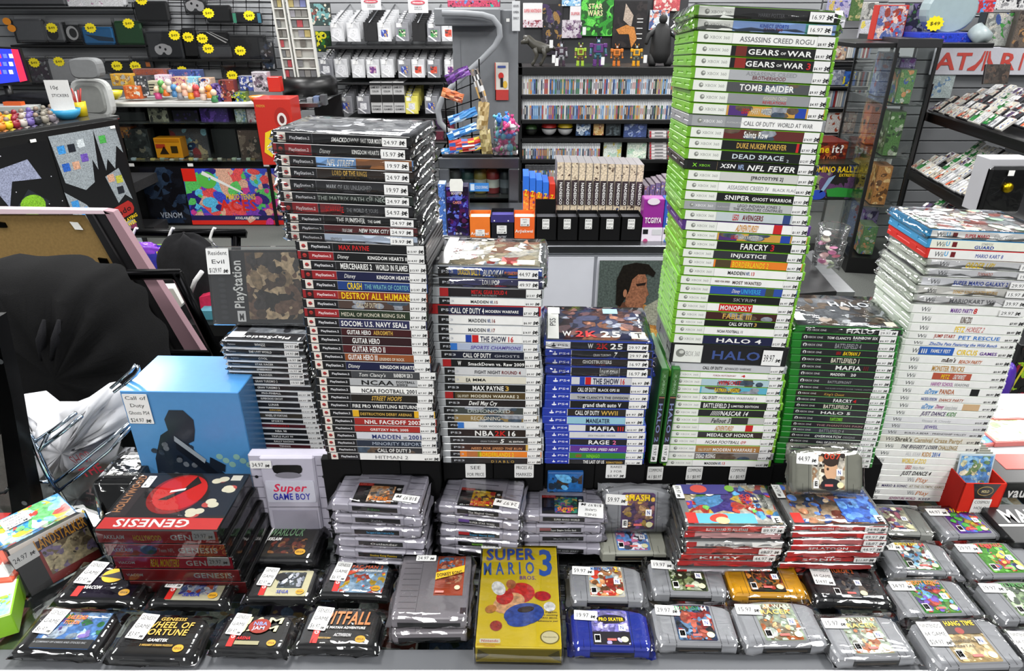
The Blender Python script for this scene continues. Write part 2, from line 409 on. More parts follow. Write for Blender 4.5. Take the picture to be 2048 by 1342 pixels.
def slope_tilt(P,yaw,L,s):
    # tilt about the depth axis that gives the spine the wanted slant when seen from the camera
 def pr(p):
  x,y,z=p[0],p[1],p[2]-CZ;d=y*math.cos(PITCH)-z*math.sin(PITCH);u=y*math.sin(PITCH)+z*math.cos(PITCH)
  return 1024+FP*x/d,671-FP*u/d
 lo,hi=-.2,.2;x0,y0=pr(P)
 for _ in range(30):
  m=(lo+hi)/2;q=(P[0]+L*math.cos(yaw)*math.cos(m),P[1]+L*math.sin(yaw),P[2]-L*math.sin(m));x1,y1=pr(q)
  if(y1-y0)/(x1-x0)>s:hi=m
  else:lo=m
 return(lo+hi)/2
def stack(sysk,where,rows,ybot,Y,yaws,slopes,pitches,col,group,cat='game case',topf=None,covercol=None):
 n=len(rows);L=GEO[sysk][0];out=[]
 P=[atY(r[1],r[0],Y)for r in rows];Pb=atY(rows[-1][1],ybot,Y)
 zs=[p.z for p in P]+[Pb.z]
 for i,r in enumerate(rows):
  f=(zs[0]-zs[i])/(zs[0]-zs[-1]);lerp=lambda a:a[0]+(a[1]-a[0])*f if len(a)==2 else(a[0]+(a[1]-a[0])*f/.5 if f<.5 else a[1]+(a[2]-a[1])*(f-.5)/.5)
  yaw=math.radians(lerp(yaws));T=(zs[i]-zs[i+1])-.0007;p=P[i]
  ti=slope_tilt(p,yaw,L,lerp(slopes));pi=math.radians(lerp(pitches))
  c=r[7]if len(r)>7 and r[7]else col
  words=r[8]if len(r)>8 else None
  fg=[s[3]for s in r[4]if len(s)>3];nm=lambda q:CN.get(q,'pale')
  if not words:
   words=f"{nm(r[3]) if r[3] in CN else 'multicoloured'} spine"+(f", {nm(fg[0])} lettering" if fg and fg[0]in CN else '')
  lab=f"{ORD[i]} case {'of' if i == 0 else 'down'} the {where}, {words}"
  make_case(sysk,T,c,r,lab,cat,(p.x,p.y,zs[i+1]),(pi,ti,yaw),group,top=topf if i==0 else None,cover=covercol)
 return P,zs
A=lambda k,o,y:k/o+y
def rows_from(items,k,oy,ox):
 return[((it[0]/k+oy),(it[1]/k+ox))+tuple(it[2:])for it in items]
# --- tall tower
r1=rows_from([(22,168,'x','k',[('HARRY POTTER',.43,.62,'#55555a','',.25,.6)],'16.97','s'),(96,162,'x','#7f9fd6',[('KINECT SPORTS',.45,.66,'b','b',.45,.8),('SEASON TWO',.48,.62,'m','b',.15,.42),(.78,.86,'#4f9f98')],'16.97','s','','blue spine'),(165,162,'x','w',[('ASSASSINS CREED ROGU',.31,.855,'#5f6064','',.22,.72)],'$8.97',''),(236,155,'x','k',[(.29,.37,'#6a2018'),('GEARS',.38,.61,'w','b',.2,.75),('OF',.62,.66,'w','b',.3,.55),('WAR',.67,.85,'w','b',.2,.75)],'$8.97',''),(303,150,'x','k',[(.29,.37,'#8a241a'),('GEARS',.37,.59,'w','b',.2,.75),('OF',.6,.64,'w','b',.3,.55),('WAR',.65,.80,'w','b',.2,.75),('3',.82,.86,'r','b',.15,.8)],'$6.97',''),(370,148,'x','#a7a9ac',[('ASSASSINS CREED',.38,.76,'s','',.5,.9),('BROTHERHOOD',.43,.68,'m','',.1,.48)],'$7.97','','','grey spine, two lines of lettering, dark red below'),(438,136,'x','#4a4b4d',[('TOMB RAIDER',.35,.76,'w','b',.18,.82)],'$9.97','a','','mid-grey spine, bold white lettering'),(503,143,'x','#8c8d90',[('ASSASSINS CREED',.52,.70,'e','',.5,.85),('REVELATIONS',.52,.70,'r','',.12,.4)],'$4.97','','','grey spine, small pale lettering'),(570,137,'x','#c7963e',[(.27,.42,'#4a2a70'),('LEGO',.37,.43,'r','b',.25,.75),('HARRY POTTER',.44,.60,'e','',.2,.85),(.78,.86,'b')],'$8.97','a','','purple and gold spine'),(636,130,'xg','w',[(0,.38,'#8b8d90'),('CALL OF DUTY  WORLD AT WAR',.40,.93,'#55565a','',.25,.7)],'','','#85878a','silver grey platinum case, dark lettering'),(703,124,'x','#5a201c',[('Saints Row',.41,.60,'w','b',.18,.85)],'$14.97','a','','dark red-brown spine, white lettering'),(766,115,'x','k',[('DUKE NUKEM FOREVER',.37,.76,'a','b',.2,.8),(.835,.855,'r')],'$7.97',''),(826,112,'x','k',[('DEAD SPACE',.34,.75,'#c3ced4','b',.25,.75),('2',.77,.79,'#c3ced4','',.1,.4)],'$12.97','','','black spine, wide pale lettering'),(888,106,'xb','k',[(.215,.235,'t'),('XSN',.26,.38,'w','bi',.3,.8),('NFL',.40,.45,'#9fb4dc','b',.2,.8),('NFL FEVER',.47,.85,'w','bi',.15,.8)],'$7.97','','#1a1c1a','black case end to end, slanted white lettering'),(944,110,'x','#c6c6c2',[('[PROTOTYPE 2]',.50,.76,'#2b2b2e','b',.3,.68)],'$9.97','','','pale grey spine, bracketed lettering'),(1002,101,'x','w',[('ASSASSINS CREED IV',.33,.66,'s','',.25,.75),('BLACK FLAG',.69,.88,'s','',.28,.62)],'$8.97','','','white spine, thin two-part grey lettering'),(1060,93,'x','k',[('SNIPER',.32,.52,'w','b',.2,.75),('GHOST WARRIOR',.54,.86,'w','b',.22,.62)],'$7.97','','','black spine, two-part white lettering'),(1114,88,'xg','#b3b5b6',[(0,.37,'#85878a'),('LEGO INDIANA JONES 2',.43,.78,'#3b3b3e','',.55,.9),('THE ADVENTURE CONTINUES',.40,.80,'#3b3b3e','',.12,.48)],'$10.97','','#7fb04a','grey spine, two lines of dark lettering'),(1168,93,'x','#b9c3c6',[('LEGO',.39,.44,'r','b',.15,.85),('AVENGERS',.47,.64,'m','b',.2,.8),(.80,.86,'#2b3f78')],'$9.97','','','pale blue spine with red square badge'),(1226,98,'x','w',[('ADVENTURES!',.41,.59,'#c98a2a','bi',.1,.85),(.72,.79,'r')],'$1.97','','#4a2a70','white spine, gold lettering, purple shell'),],2.797,0,1330)+rows_from([(-30,128,'x','#c7963e',[(.27,.42,'#4a2a70'),('LEGO',.37,.43,'r','b',.25,.75),('HARRY POTTER',.44,.60,'e','',.2,.85),(.78,.86,'b')],'$7.97','a','','purple and gold spine'),(18,128,'x','k',[('FARCRY',.45,.68,'w','b',.12,.85),('3',.70,.74,'r','b',.1,.9)],'$8.97','','','black spine, heavy white lettering and red digit'),(70,110,'x','#2b2b30',[('INJUSTICE',.40,.70,'w','b',.25,.75)],'$6.97',''),(120,112,'x','o',[(.27,.40,'#4a3a20'),('BORDERLANDS 2',.41,.72,'y','b',.1,.85)],'$6.97','','','orange spine, yellow lettering'),(169,116,'x','w',[('MADDEN',.37,.52,'k','b',.3,.75),('NFL',.525,.56,'#3b4f80','b',.3,.75),('13',.565,.60,'r','b',.3,.75)],'$5.97','','','white spine, black lettering and red digits'),(221,98,'x','w',[('NEED FOR SPEED',.29,.42,'#5c3a24','b',.4,.65),('MOST WANTED',.44,.69,'#4c3a34','b',.25,.7)],'$10.97','','','white spine, brown lettering'),(269,96,'x','#27489c',[('Disney',.44,.51,'w','i',.25,.75),('UNIVERSE',.52,.69,'c','b',.2,.8),(.73,.80,'#3d4a2c')],'$5.97','','','blue spine, light blue lettering'),(319,86,'x','k',[('SKYRIM',.47,.67,'#9b9b9e','',.25,.72)],'$6.97','','','black spine, thin grey lettering'),(366,80,'x','w',[(.36,.65,'r'),('MONOPOLY',.37,.64,'w','b',.18,.82)],'$8.97','','','white spine, lettering on a red bar'),(414,75,'x','#3a1512',[('FABLE III',.40,.66,'a','b',.15,.85)],'$5.97','a','','dark brown spine, gold lettering'),(461,68,'x','k',[('CALL OF DUTY',.47,.68,'w','b',.2,.8),('3',.69,.72,'a','b',.2,.8)],'$9.97','','','black spine, white lettering and gold digit'),(499,68,'x','w',[('NCAA FOOTBALL 11',.37,.60,'#3a3a3e','b',.3,.68)],'$9.97',''),(547,62,'x','n',[('HALO 4',.37,.78,'w','b',.25,.75)],'$12.97',''),(602,62,'x','#141417',[('HALO 3',.34,.92,'#3b4f88','b',.25,.75)],'39.97','','#0c0c0d','extra-thick black collector case'),(712,62,'-','#bfc1c3',[(0,.004,'s'),('CALL OF DUTY',.26,.44,'k','b',.3,.75),('ADVANCED WARFARE',.46,.70,'#3a3a3e','',.32,.66)],'$14.97','','#8d9092','bare steel case, black lettering'),(756,52,'x','w',[('FORZA MOTORSPORT',.37,.58,'#8a2a2a','i',.35,.65),('4',.63,.67,'r','b',.3,.75)],'$6.97','','','white spine, dark red slanted lettering'),(793,60,'x','#a9c3cc',[('WIPEOUT',.41,.62,'r','b',.2,.82)],'$6.97','a'),(836,52,'x','#58a8c0',[(.27,.42,'#9fc0c8'),('RAYMAN ORIGINS',.39,.62,'y','b',.2,.85)],'$7.97','a','','turquoise spine, yellow lettering'),(878,52,'x','w',[('CALL OF DUTY',.28,.42,'#2a2a2e','b',.28,.75),('MODERN WARFARE 3',.43,.79,'s','',.32,.7)],'$8.97','','','white spine, dark then grey lettering'),(923,58,'x','#17171a',[('BATTLEFIELD 3',.28,.53,'w','b',.15,.85),('LIMITED EDITION',.54,.80,'w','b',.3,.62)],'$14.97','','','black spine, tall then small white lettering'),(966,46,'x','#1a1a1c',[('//////NASCAR 14',.37,.72,'w','bi',.15,.85)],'$11.97','','','black spine, slanted white lettering'),(1008,50,'x','#b9bab6',[('Fallout 3',.37,.55,'#1c1c1e','bi',.15,.85),(.56,.72,'#2c2c2c')],'$12.97','','','grey spine, black slanted lettering'),(1050,50,'x','w',[('ADVENTURES!',.41,.58,'#b98030','bi',.1,.85),(.70,.77,'r')],'$1.97','','','white spine, gold lettering, red half disc'),(1091,46,'x','#2c2422',[('MEDAL OF HONOR',.34,.79,'w','b',.2,.78)],'$6.97','','','dark brown spine, white lettering'),(1129,38,'x','w',[('NCAA FOOTBALL',.34,.67,'k','i',.2,.72),('09',.68,.73,'r','i',.2,.72)],'$6.97','','','white spine, black lettering, red digits'),(1169,36,'x','#a5753c',[('CALL OF DUTY',.28,.41,'e','b',.2,.6),('MODERN WARFARE 2',.42,.84,'w','b',.15,.65)],'$5.97','','','tan spine, white lettering'),(1211,30,'x','#77726c',[('DEAD RISING',.27,.46,'w','b',.2,.85)],'$4.97','a','#8a8a8c','grey-brown spine, white lettering'),(1252,20,'x','w',[('MADDEN',.37,.50,'k','b',.3,.72),('NFL',.505,.535,'#3b4f80','b',.3,.75),('13',.54,.575,'r','b',.3,.75)],'$4.97','','','white spine, black lettering and red digits'),],2.797,470,1320)
stack('x','tallest green tower',r1,931.5,.975,(-2.5,-2.5,-1),(.048,.055,.012),(-4.5,-1.5,0),'#69a524','lime green game cases in the tallest tower')
# --- black-spined stack, upper ten bagged
def top_reflection(mb,L,D,z):art(mb,.006,.006,L-.006,D-.006,['#6c6e74','#85888e','#a7a9ae','#55575c','#b8babe'],5,z,18)  # silvery reflection on the top case, painted as pale grey patches
r2=rows_from([(82,88,'2','k',[('SMACKDOWN!',.42,.62,'w','bi',.25,.72),('SHUT YOUR MOUTH',.635,.80,'w','b',.25,.72)],'24.97','s','','bagged, bold white lettering'),(172,84,'2r','k',[('Disney',.34,.42,'w','i',.25,.7),('KINGDOM HEARTS II',.58,.80,'w','b',.3,.7)],'15.97','s','','bagged, red panel, white serif lettering'),(268,122,'2','#6f9ad0',[(.29,.58,'#7aa5d8'),(.58,.99,'#8a5a34'),('NFL STREET',.36,.56,'w','bi',.15,.85)],'19.97','s','','bagged, blue and brown spine'),(358,130,'2','#2a1f16',[('LORD OF THE RINGS',.40,.66,'a','b',.4,.9),('THE THIRD AGE',.46,.60,'a','',.1,.3)],'24.97','s','','bagged, dark spine with gold lettering'),(452,128,'2','#29292c',[('MARK OF KRI UNLEASHED',.36,.70,'s','b',.3,.7)],'19.97','s','','bagged, dull grey lettering'),(556,146,'2','#1d2620',[('THE MATRIX PATH OF NEO',.28,.80,'#b9c4bb','',.25,.75)],'24.97','s','','bagged, wide pale lettering on green-black'),(636,148,'2r','#1b1b1e',[(.30,.46,'#7a2024'),('SCARFACE',.34,.48,'r','b',.2,.8),('THE WORLD IS YOURS',.50,.74,'s','',.3,.7)],'54.97','s','','bagged, red panel and red lettering'),(732,196,'2','k',[('THE PUNISHER',.38,.60,'w','b',.2,.85),('THE GAME',.62,.72,'w','b',.3,.65)],'24.97','s','','bagged, white poster lettering'),(806,200,'2','#5a1a1c',[('TRUE CRIME',.42,.50,'w','bi',.2,.6),('NEW YORK CITY',.55,.78,'w','bi',.2,.7)],'24.97','s','','bagged, dark red spine'),(878,206,'2','#bccbe0',[('XENOSAGA',.33,.42,'s','b',.2,.6)],'19.97','s','','bagged, pale blue spine'),],3.947,240,520)+rows_from([(30,24,'2','#0a0a0b',[('MAX PAYNE',.33,.57,'r','b',.18,.8)],'$13.97','','','black spine, red lettering'),(82,31,'2r','k',[('Disney',.31,.40,'w','i',.25,.75),('KINGDOM HEARTS II',.55,.86,'w','b',.25,.7)],'$14.97','','','black spine, red panel, white serif lettering'),(134,44,'2','#19191b',[('MERCENARIES 2',.32,.57,'w','b',.15,.85),('WORLD IN FLAMES',.60,.85,'w','b',.15,.85)],'$13.97','','','black spine, tall white stencil lettering'),(188,51,'2r','n',[('Disney',.34,.43,'w','i',.25,.75),('KINGDOM HEARTS',.60,.86,'w','b',.25,.7)],'$14.97','','','navy spine, red panel'),(243,57,'2','#1c3a78',[('CRASH',.36,.48,'y','b',.1,.9),('THE WRATH OF CORTEX',.50,.85,'#6fa8b0','b',.2,.75)],'$13.97','','','blue spine, yellow then turquoise lettering'),(299,60,'2r','#8a3414',[(0,.29,'#b8431c'),('DESTROY ALL HUMANS',.31,.87,'y','b',.08,.9)],'$10.97','','','rust spine, big yellow lettering'),(352,64,'2','#4a3a34',[('CALL OF DUTY 2',.43,.62,'#c0b49a','b',.2,.85)],'$7.97','a','','brown spine, tan lettering'),(403,69,'2r','#23301f',[('MEDAL OF HONOR RISING SUN',.30,.82,'e','',.2,.7)],'$7.97','','','dark green spine, cream lettering'),(455,70,'2','#2b2c50',[('SOCOM: U.S. NAVY SEALs',.30,.84,'w','b',.15,.8)],'$7.97','','','slate blue spine, wide white lettering'),(508,84,'2','#3a1014',[('GUITAR HERO',.33,.53,'w','b',.15,.8),('AEROSMITH',.55,.71,'a','b',.2,.8)],'$7.97','','','dark red spine, white then gold lettering'),(553,88,'2','#2a0f14',[('GUITAR HERO',.37,.60,'w','b',.12,.85)],'$11.97','','','maroon spine, white lettering'),(602,95,'2','#4a1418',[('GUITAR HERO II',.36,.64,'w','b',.12,.9)],'$6.97','','','wine red spine, white lettering'),(650,108,'2','#8a4a24',[('GUITAR HERO III',.31,.56,'w','b',.15,.9),('LEGENDS OF ROCK',.57,.78,'e','b',.15,.55)],'$11.97','','','orange-brown spine, white lettering'),(696,114,'2','n',[('Disney',.30,.40,'w','i',.25,.75),('KINGDOM HEARTS',.57,.86,'w','b',.25,.7)],'$14.97','','','navy spine, white serif lettering'),(748,148,'2','#3f4144',[('Tom Clancy\'s',.34,.57,'w','i',.2,.75),('RAINBOW SIX 3',.64,.80,'w','b',.2,.8)],'$5.97','','','grey spine, slanted white lettering'),(792,138,'2','#a9abad',[('NCAA',.38,.66,'k','b',.15,.85),('FOOTBALL',.68,.84,'k','b',.5,.85),('2002',.68,.78,'k','b',.12,.42)],'$5.97','','','light grey spine, wide black lettering'),(836,142,'2','w',[('NCAA FOOTBALL 2001',.38,.86,'#242428','b',.15,.75)],'$7.97','','','white spine, wide black lettering'),(880,146,'2','#1c1712',[('STREET HOOPS',.46,.72,'a','bi',.15,.85)],'$10.97','','','black spine, slanted gold lettering'),(923,145,'2','#14151c',[('FIRE PRO WRESTLING RETURNS',.30,.87,'w','b',.2,.7)],'$12.97','','','near-black spine, long white lettering'),(968,158,'2','#d9a820',[(.34,.82,'#1a1508'),('DESTRUCTION DERBY ARENAS',.35,.80,'a','b',.25,.65)],'$13.97','','','yellow spine'),(1012,170,'2','#9a2622',[('NHL FACEOFF 2003',.37,.87,'w','b',.15,.75)],'$3.97','','','red spine, wide white lettering'),(1056,172,'2','#a02a24',[('GRETZKY NHL 2005',.42,.76,'w','b',.2,.6)],'$4.97','','','red spine, small white lettering'),(1095,183,'2','#c9cbd2',[('MADDEN',.42,.68,'#1b2a68','b',.1,.75),('NFL',.70,.735,'#777777','b',.1,.5),('2001',.745,.87,'#1b2a68','b',.1,.75)],'$9.97','','','pale spine, dark blue lettering'),(1137,186,'2','#232c3c',[('MINORITY REPORT',.42,.87,'#a9b4c4','',.2,.75)],'$7.97','','','blue-black spine, thin silver lettering'),(1177,193,'2','#26262a',[('CALL OF DUTY 3',.46,.76,'w','b',.15,.8)],'$12.97','a','','dark grey spine, white lettering'),(1213,205,'2','w',[('HITMAN 2',.42,.72,'#6a6a6c','',.2,.75)],'$7.97','n','','white spine, thin grey lettering'),],2.797,470,580)
stack('2','black-spined stack',r2,918.5,.925,(-6,-4,-1.7),(.044,.036,.017),(0,0,0),'#0a0a0b','black game cases in the stack left of centre',topf=top_reflection)
# --- clear-shell stack
def top_art3(mb,L,D,z):art(mb,.014,.005,L-.006,D-.005,['#c9c4ae','#b7a98a','#d8d4c8','#9a6a50','#c3ccd4','#a83a34'],8,z,20);mb.rect(.014,.005,.03,D-.005,'#1a1a1e',z+.0015);mb.rect(L-.04,.008,L-.014,.028,'e',z+.0016)
r3=rows_from([(190,16,'3','#2f4a94',[('DRAGON BALL Z',.19,.41,'y','b',.2,.8),('BUDOKAI',.43,.62,'w','bi',.15,.8),('HD COLLECTION',.64,.77,'o','b',.35,.65)],'44.97','s','','bagged, blue spine, yellow lettering'),(254,22,'3','#3a3a60',[('LOLLIPOP',.42,.59,'w','b',.3,.9),('CHAINSAW',.50,.66,'r','',.12,.3)],'49.97','s','','bagged, slate blue spine'),(308,26,'3r','#1b1518',[('METAL GEAR SOLID 4',.31,.66,'r','b',.35,.85),('GUNS OF THE PATRIOTS',.31,.56,'s','b',.1,.28)],'$13.97','','','black spine, red panel and red lettering'),(362,24,'3','w',[('MADDEN',.31,.49,'k','b',.25,.7),('NFL',.50,.535,'#3b4f80','b',.25,.7),('15',.54,.58,'#7a2a2a','b',.25,.7)],'$5.97','','','white spine, black lettering ending in fifteen'),(405,17,'3','n',[('CALL OF DUTY 4',.13,.46,'w','b',.15,.8),('MODERN WARFARE',.47,.80,'w','b',.28,.6)],'$7.97','','#b01c1e','red shell, navy spine, white lettering'),(460,20,'3','w',[('MADDEN',.30,.48,'#44464a','b',.25,.7),('NFL',.49,.525,'#3b4f80','b',.25,.7),('16',.53,.57,'#7a2a2a','b',.25,.7)],'$6.97','','','white spine, dark grey lettering ending in sixteen'),(512,20,'3','w',[('MADDEN',.30,.48,'#44464a','b',.25,.7),('NFL',.49,.525,'#3b4f80','b',.25,.7),('17',.53,.57,'#7a2a2a','b',.25,.7)],'$14.97','','','white spine, dark grey lettering ending in seventeen'),(564,24,'3','w',[(.27,.33,'b'),(.335,.40,'r'),('THE SHOW',.42,.68,'n','b',.12,.88),('16',.69,.755,'r','b',.12,.88)],'$12.97','','','white spine, blue and red badge, navy lettering'),(611,30,'3m','#a9b3c9',[('SPORTS CHAMPIONS',.31,.82,'#5b4f98','bi',.2,.7)],'$1.97','','','pale blue spine, purple slanted lettering'),(655,38,'3','#14182c',[('CALL OF DUTY',.22,.51,'w','b',.15,.8),('GHOSTS',.54,.80,'#b9bcc4','',.25,.6)],'$6.97','','','navy-black spine, white then grey lettering'),(700,46,'3r','#0a0a0b',[('W',.155,.19,'w','b',.2,.8),('SmackDown vs. Raw 2009',.26,.84,'w','b',.2,.65)],'$6.97','','','black spine, small red panel, long white lettering'),(746,56,'3','#c9cacb',[('FIGHT NIGHT',.31,.58,'#2b2b30','b',.22,.7),('ROUND 4',.59,.79,'m','b',.22,.7)],'$9.97','','','grey spine, black then red lettering'),(792,58,'3','#d6d2c2',[('EA',.22,.27,'k','b',.2,.75),('MMA',.29,.43,'k','b',.3,.72)],'$9.97','','','cream spine, short black lettering'),(836,58,'3','#0f0f11',[('MAX PAYNE',.29,.62,'w','b',.12,.82),('3',.63,.68,'a','b',.12,.82)],'$11.97','','','black spine, bold white lettering, gold digit'),(879,60,'3r','#4a3a1c',[('CALL OF DUTY',.13,.25,'e','b',.2,.6),('MODERN WARFARE 2',.27,.78,'e','b',.2,.65)],'$9.97','','','bronze spine, cream lettering'),(921,64,'3','#1a1416',[('Devil May Cry',.24,.54,'w','bi',.2,.85)],'$10.97','','','dark spine, white script lettering'),(963,54,'3','#3a403e',[('DISHONORED',.25,.71,'#c3ccc6','',.2,.75)],'$6.97','a','','grey-green spine, thin pale lettering'),(1004,58,'3','#8a7446',[('RECKONING',.28,.60,'e','',.2,.8)],'$8.97','a','','sand-brown spine, cream lettering'),(1046,76,'3m','#dadcdc',[('TIGER WOODS PGA TOUR 12',.33,.82,'#3a3d40','',.2,.55)],'$7.97','','','white spine, small grey lettering'),(1084,76,'3','#1c1112',[('NBA',.29,.50,'w','b',.1,.85),('2K',.51,.63,'r','b',.1,.85),('16',.64,.74,'w','b',.1,.85)],'$9.97','','','black spine, white and red block lettering'),(1128,90,'3','#26272a',[('GRAN TURISMO',.33,.52,'s','b',.2,.5),('5',.54,.59,'w','bi',.1,.8),('XL EDITION',.64,.80,'w','b',.2,.5)],'$10.97','','','dark grey spine, small silver lettering'),(1166,94,'3','#3a2018',[('NEED FOR SPEED THE RUN',.22,.78,'#c98a5a','bi',.15,.55),(.82,.88,'a')],'$8.97','','','brown spine, copper lettering'),(1205,92,'3','o',[(.18,.30,'#b06a38'),('BORDERLANDS 2',.32,.70,'y','b',.1,.85),(.30,.34,'#8a8424')],'$6.97','','','orange spine, yellow-green lettering'),(1241,96,'3','#1e1c1e',[('D I A B L O',.44,.70,'a','',.15,.6)],'$7.97','','','near-black spine, spaced gold lettering'),],2.738,460,850)
stack('3','clear-shelled stack',r3,926,.947,(-3.5,-2,-1),(.026,.02,.01),(0,0,0),'#a9adb0','clear game cases in the middle stack',topf=top_art3)
# --- blue stack
def top_ps5(mb,L,D,z):
 mb.rect(.006,.006,.024,D-.006,'w',z+.0012);art(mb,.024,.006,L-.006,D-.006,['#3a3f68','#6a4038','#2b2f50','#a06a50','#8a8fa0','#4a2a30'],12,z,22)
 zz=z+.0016;mb.text('W',.030,.016,.044,.034,'w',zz,bold=True);mb.text('2K',.05,.014,.085,.036,'r',zz,bold=True);mb.text('25',.09,.014,.125,.036,'w',zz,bold=True)
 mb.rect(L-.032,.01,L-.009,.034,'e',zz);mb.text('T',L-.026,.013,L-.014,.031,'k',zz+.0003,bold=True)
 mb.rect(.1,D-.03,.125,D-.01,'#8fb0c0',zz)
 o=mb.M;mb.M=at(.021,.04,zz,Matrix.Rotation(math.pi/2,4,'Z'));mb.text('PS5',.012,.002,.044,.012,'#2a2a30',0);mb.M=o
 mb.rect(.012,D-.034,.026,D-.008,'w',zz+.0003)
r4=rows_from([(338,28,'5','#1a1a20',[('W',.40,.45,'w','b',.15,.85),('2K',.48,.59,'r','b',.1,.9),('25',.61,.74,'w','b',.1,.9)],'29.97','s','','sealed, white panel, red and white block lettering'),(400,38,'4','#1c1c1f',[('GRAN TURISMO',.44,.61,'w','b',.2,.55),('7',.63,.66,'w','bi',.1,.85)],'29.97','s','','bagged, black spine, small white lettering'),(462,38,'4','#2c2422',[('GHOSTBUSTERS',.34,.62,'w','b',.4,.85),('THE VIDEO GAME',.42,.56,'r','',.12,.32)],'16.97','s','','bagged, brown-black spine, white lettering'),(528,38,'4','#222024',[(.51,.70,'w'),(.515,.695,'#222024'),('DAYS GONE',.525,.685,'w','b',.2,.75)],'16.97','s','','bagged, boxed white lettering'),(600,44,'4','#c9cace',[(.31,.36,'b'),(.365,.42,'r'),('THE SHOW',.44,.69,'n','b',.1,.9),('16',.70,.75,'r','b',.1,.9)],'$6.97','','','white spine, navy and red lettering'),(664,38,'4','#15151a',[('CALL OF DUTY',.30,.48,'w','b',.15,.75),('BLACK OPS III',.50,.71,'w','b',.22,.62)],'$10.97','','','black spine, two-part white lettering'),(724,36,'4','#a9aaac',[('TOM CLANCY\'S THE DIVISION 2',.30,.83,'#2b2c30','b',.2,.6)],'$7.97','','','grey spine, black lettering'),(778,34,'4','#111114',[('grand theft auto V',.36,.74,'w','b',.15,.75)],'$13.97','','','black spine, white lowercase lettering'),(838,16,'4','#26221e',[('CALL OF DUTY',.31,.55,'w','b',.15,.8),('WWII',.57,.74,'a','b',.15,.8)],'$9.97','','','black spine, white then gold lettering'),(898,16,'4','#8fbfcf',[('MANEATER',.42,.66,'n','b',.15,.8)],'$8.97','','','pale turquoise spine, navy lettering'),(958,30,'4','#d3d3d5',[(.40,.80,'#1c1618'),('MAFIA',.44,.70,'w','b',.1,.8),('III',.72,.79,'r','b',.1,.8)],'$10.97','','','white and black spine, white and red lettering'),(1012,36,'4','#cfd0d0',[('JEDI FALLEN ORDER',.42,.70,'s','',.3,.6)],'$8.97','','','white spine, faint grey lettering'),(1064,38,'4','#18181b',[('RAGE',.42,.64,'w','b',.12,.85),('2',.67,.71,'q','b',.12,.85)],'$7.97','','','black spine, white lettering, pink digit'),(1114,40,'4','#5b2a86',[('NEED FOR SPEED HEAT',.33,.72,'w','bi',.2,.65)],'$11.97','','','purple spine, white slanted lettering'),(1166,36,'4','g',[('LEGO',.30,.36,'r','b',.25,.75),('NINJAGO',.41,.55,'l','b',.15,.75)],'$11.97','','','green spine'),(1216,34,'4','#16161a',[('THE LAST OF US',.38,.60,'w','b',.12,.85),('REMASTERED',.62,.79,'a','b',.15,.6)],'$11.97','','','black spine, white then gold lettering'),],3.727,590,1080)
stack('4','short blue stack',r4,927,.953,(-3,-1),(.021,.01),(0,0),'#1c3fae','blue game cases in the short stack',topf=top_ps5)
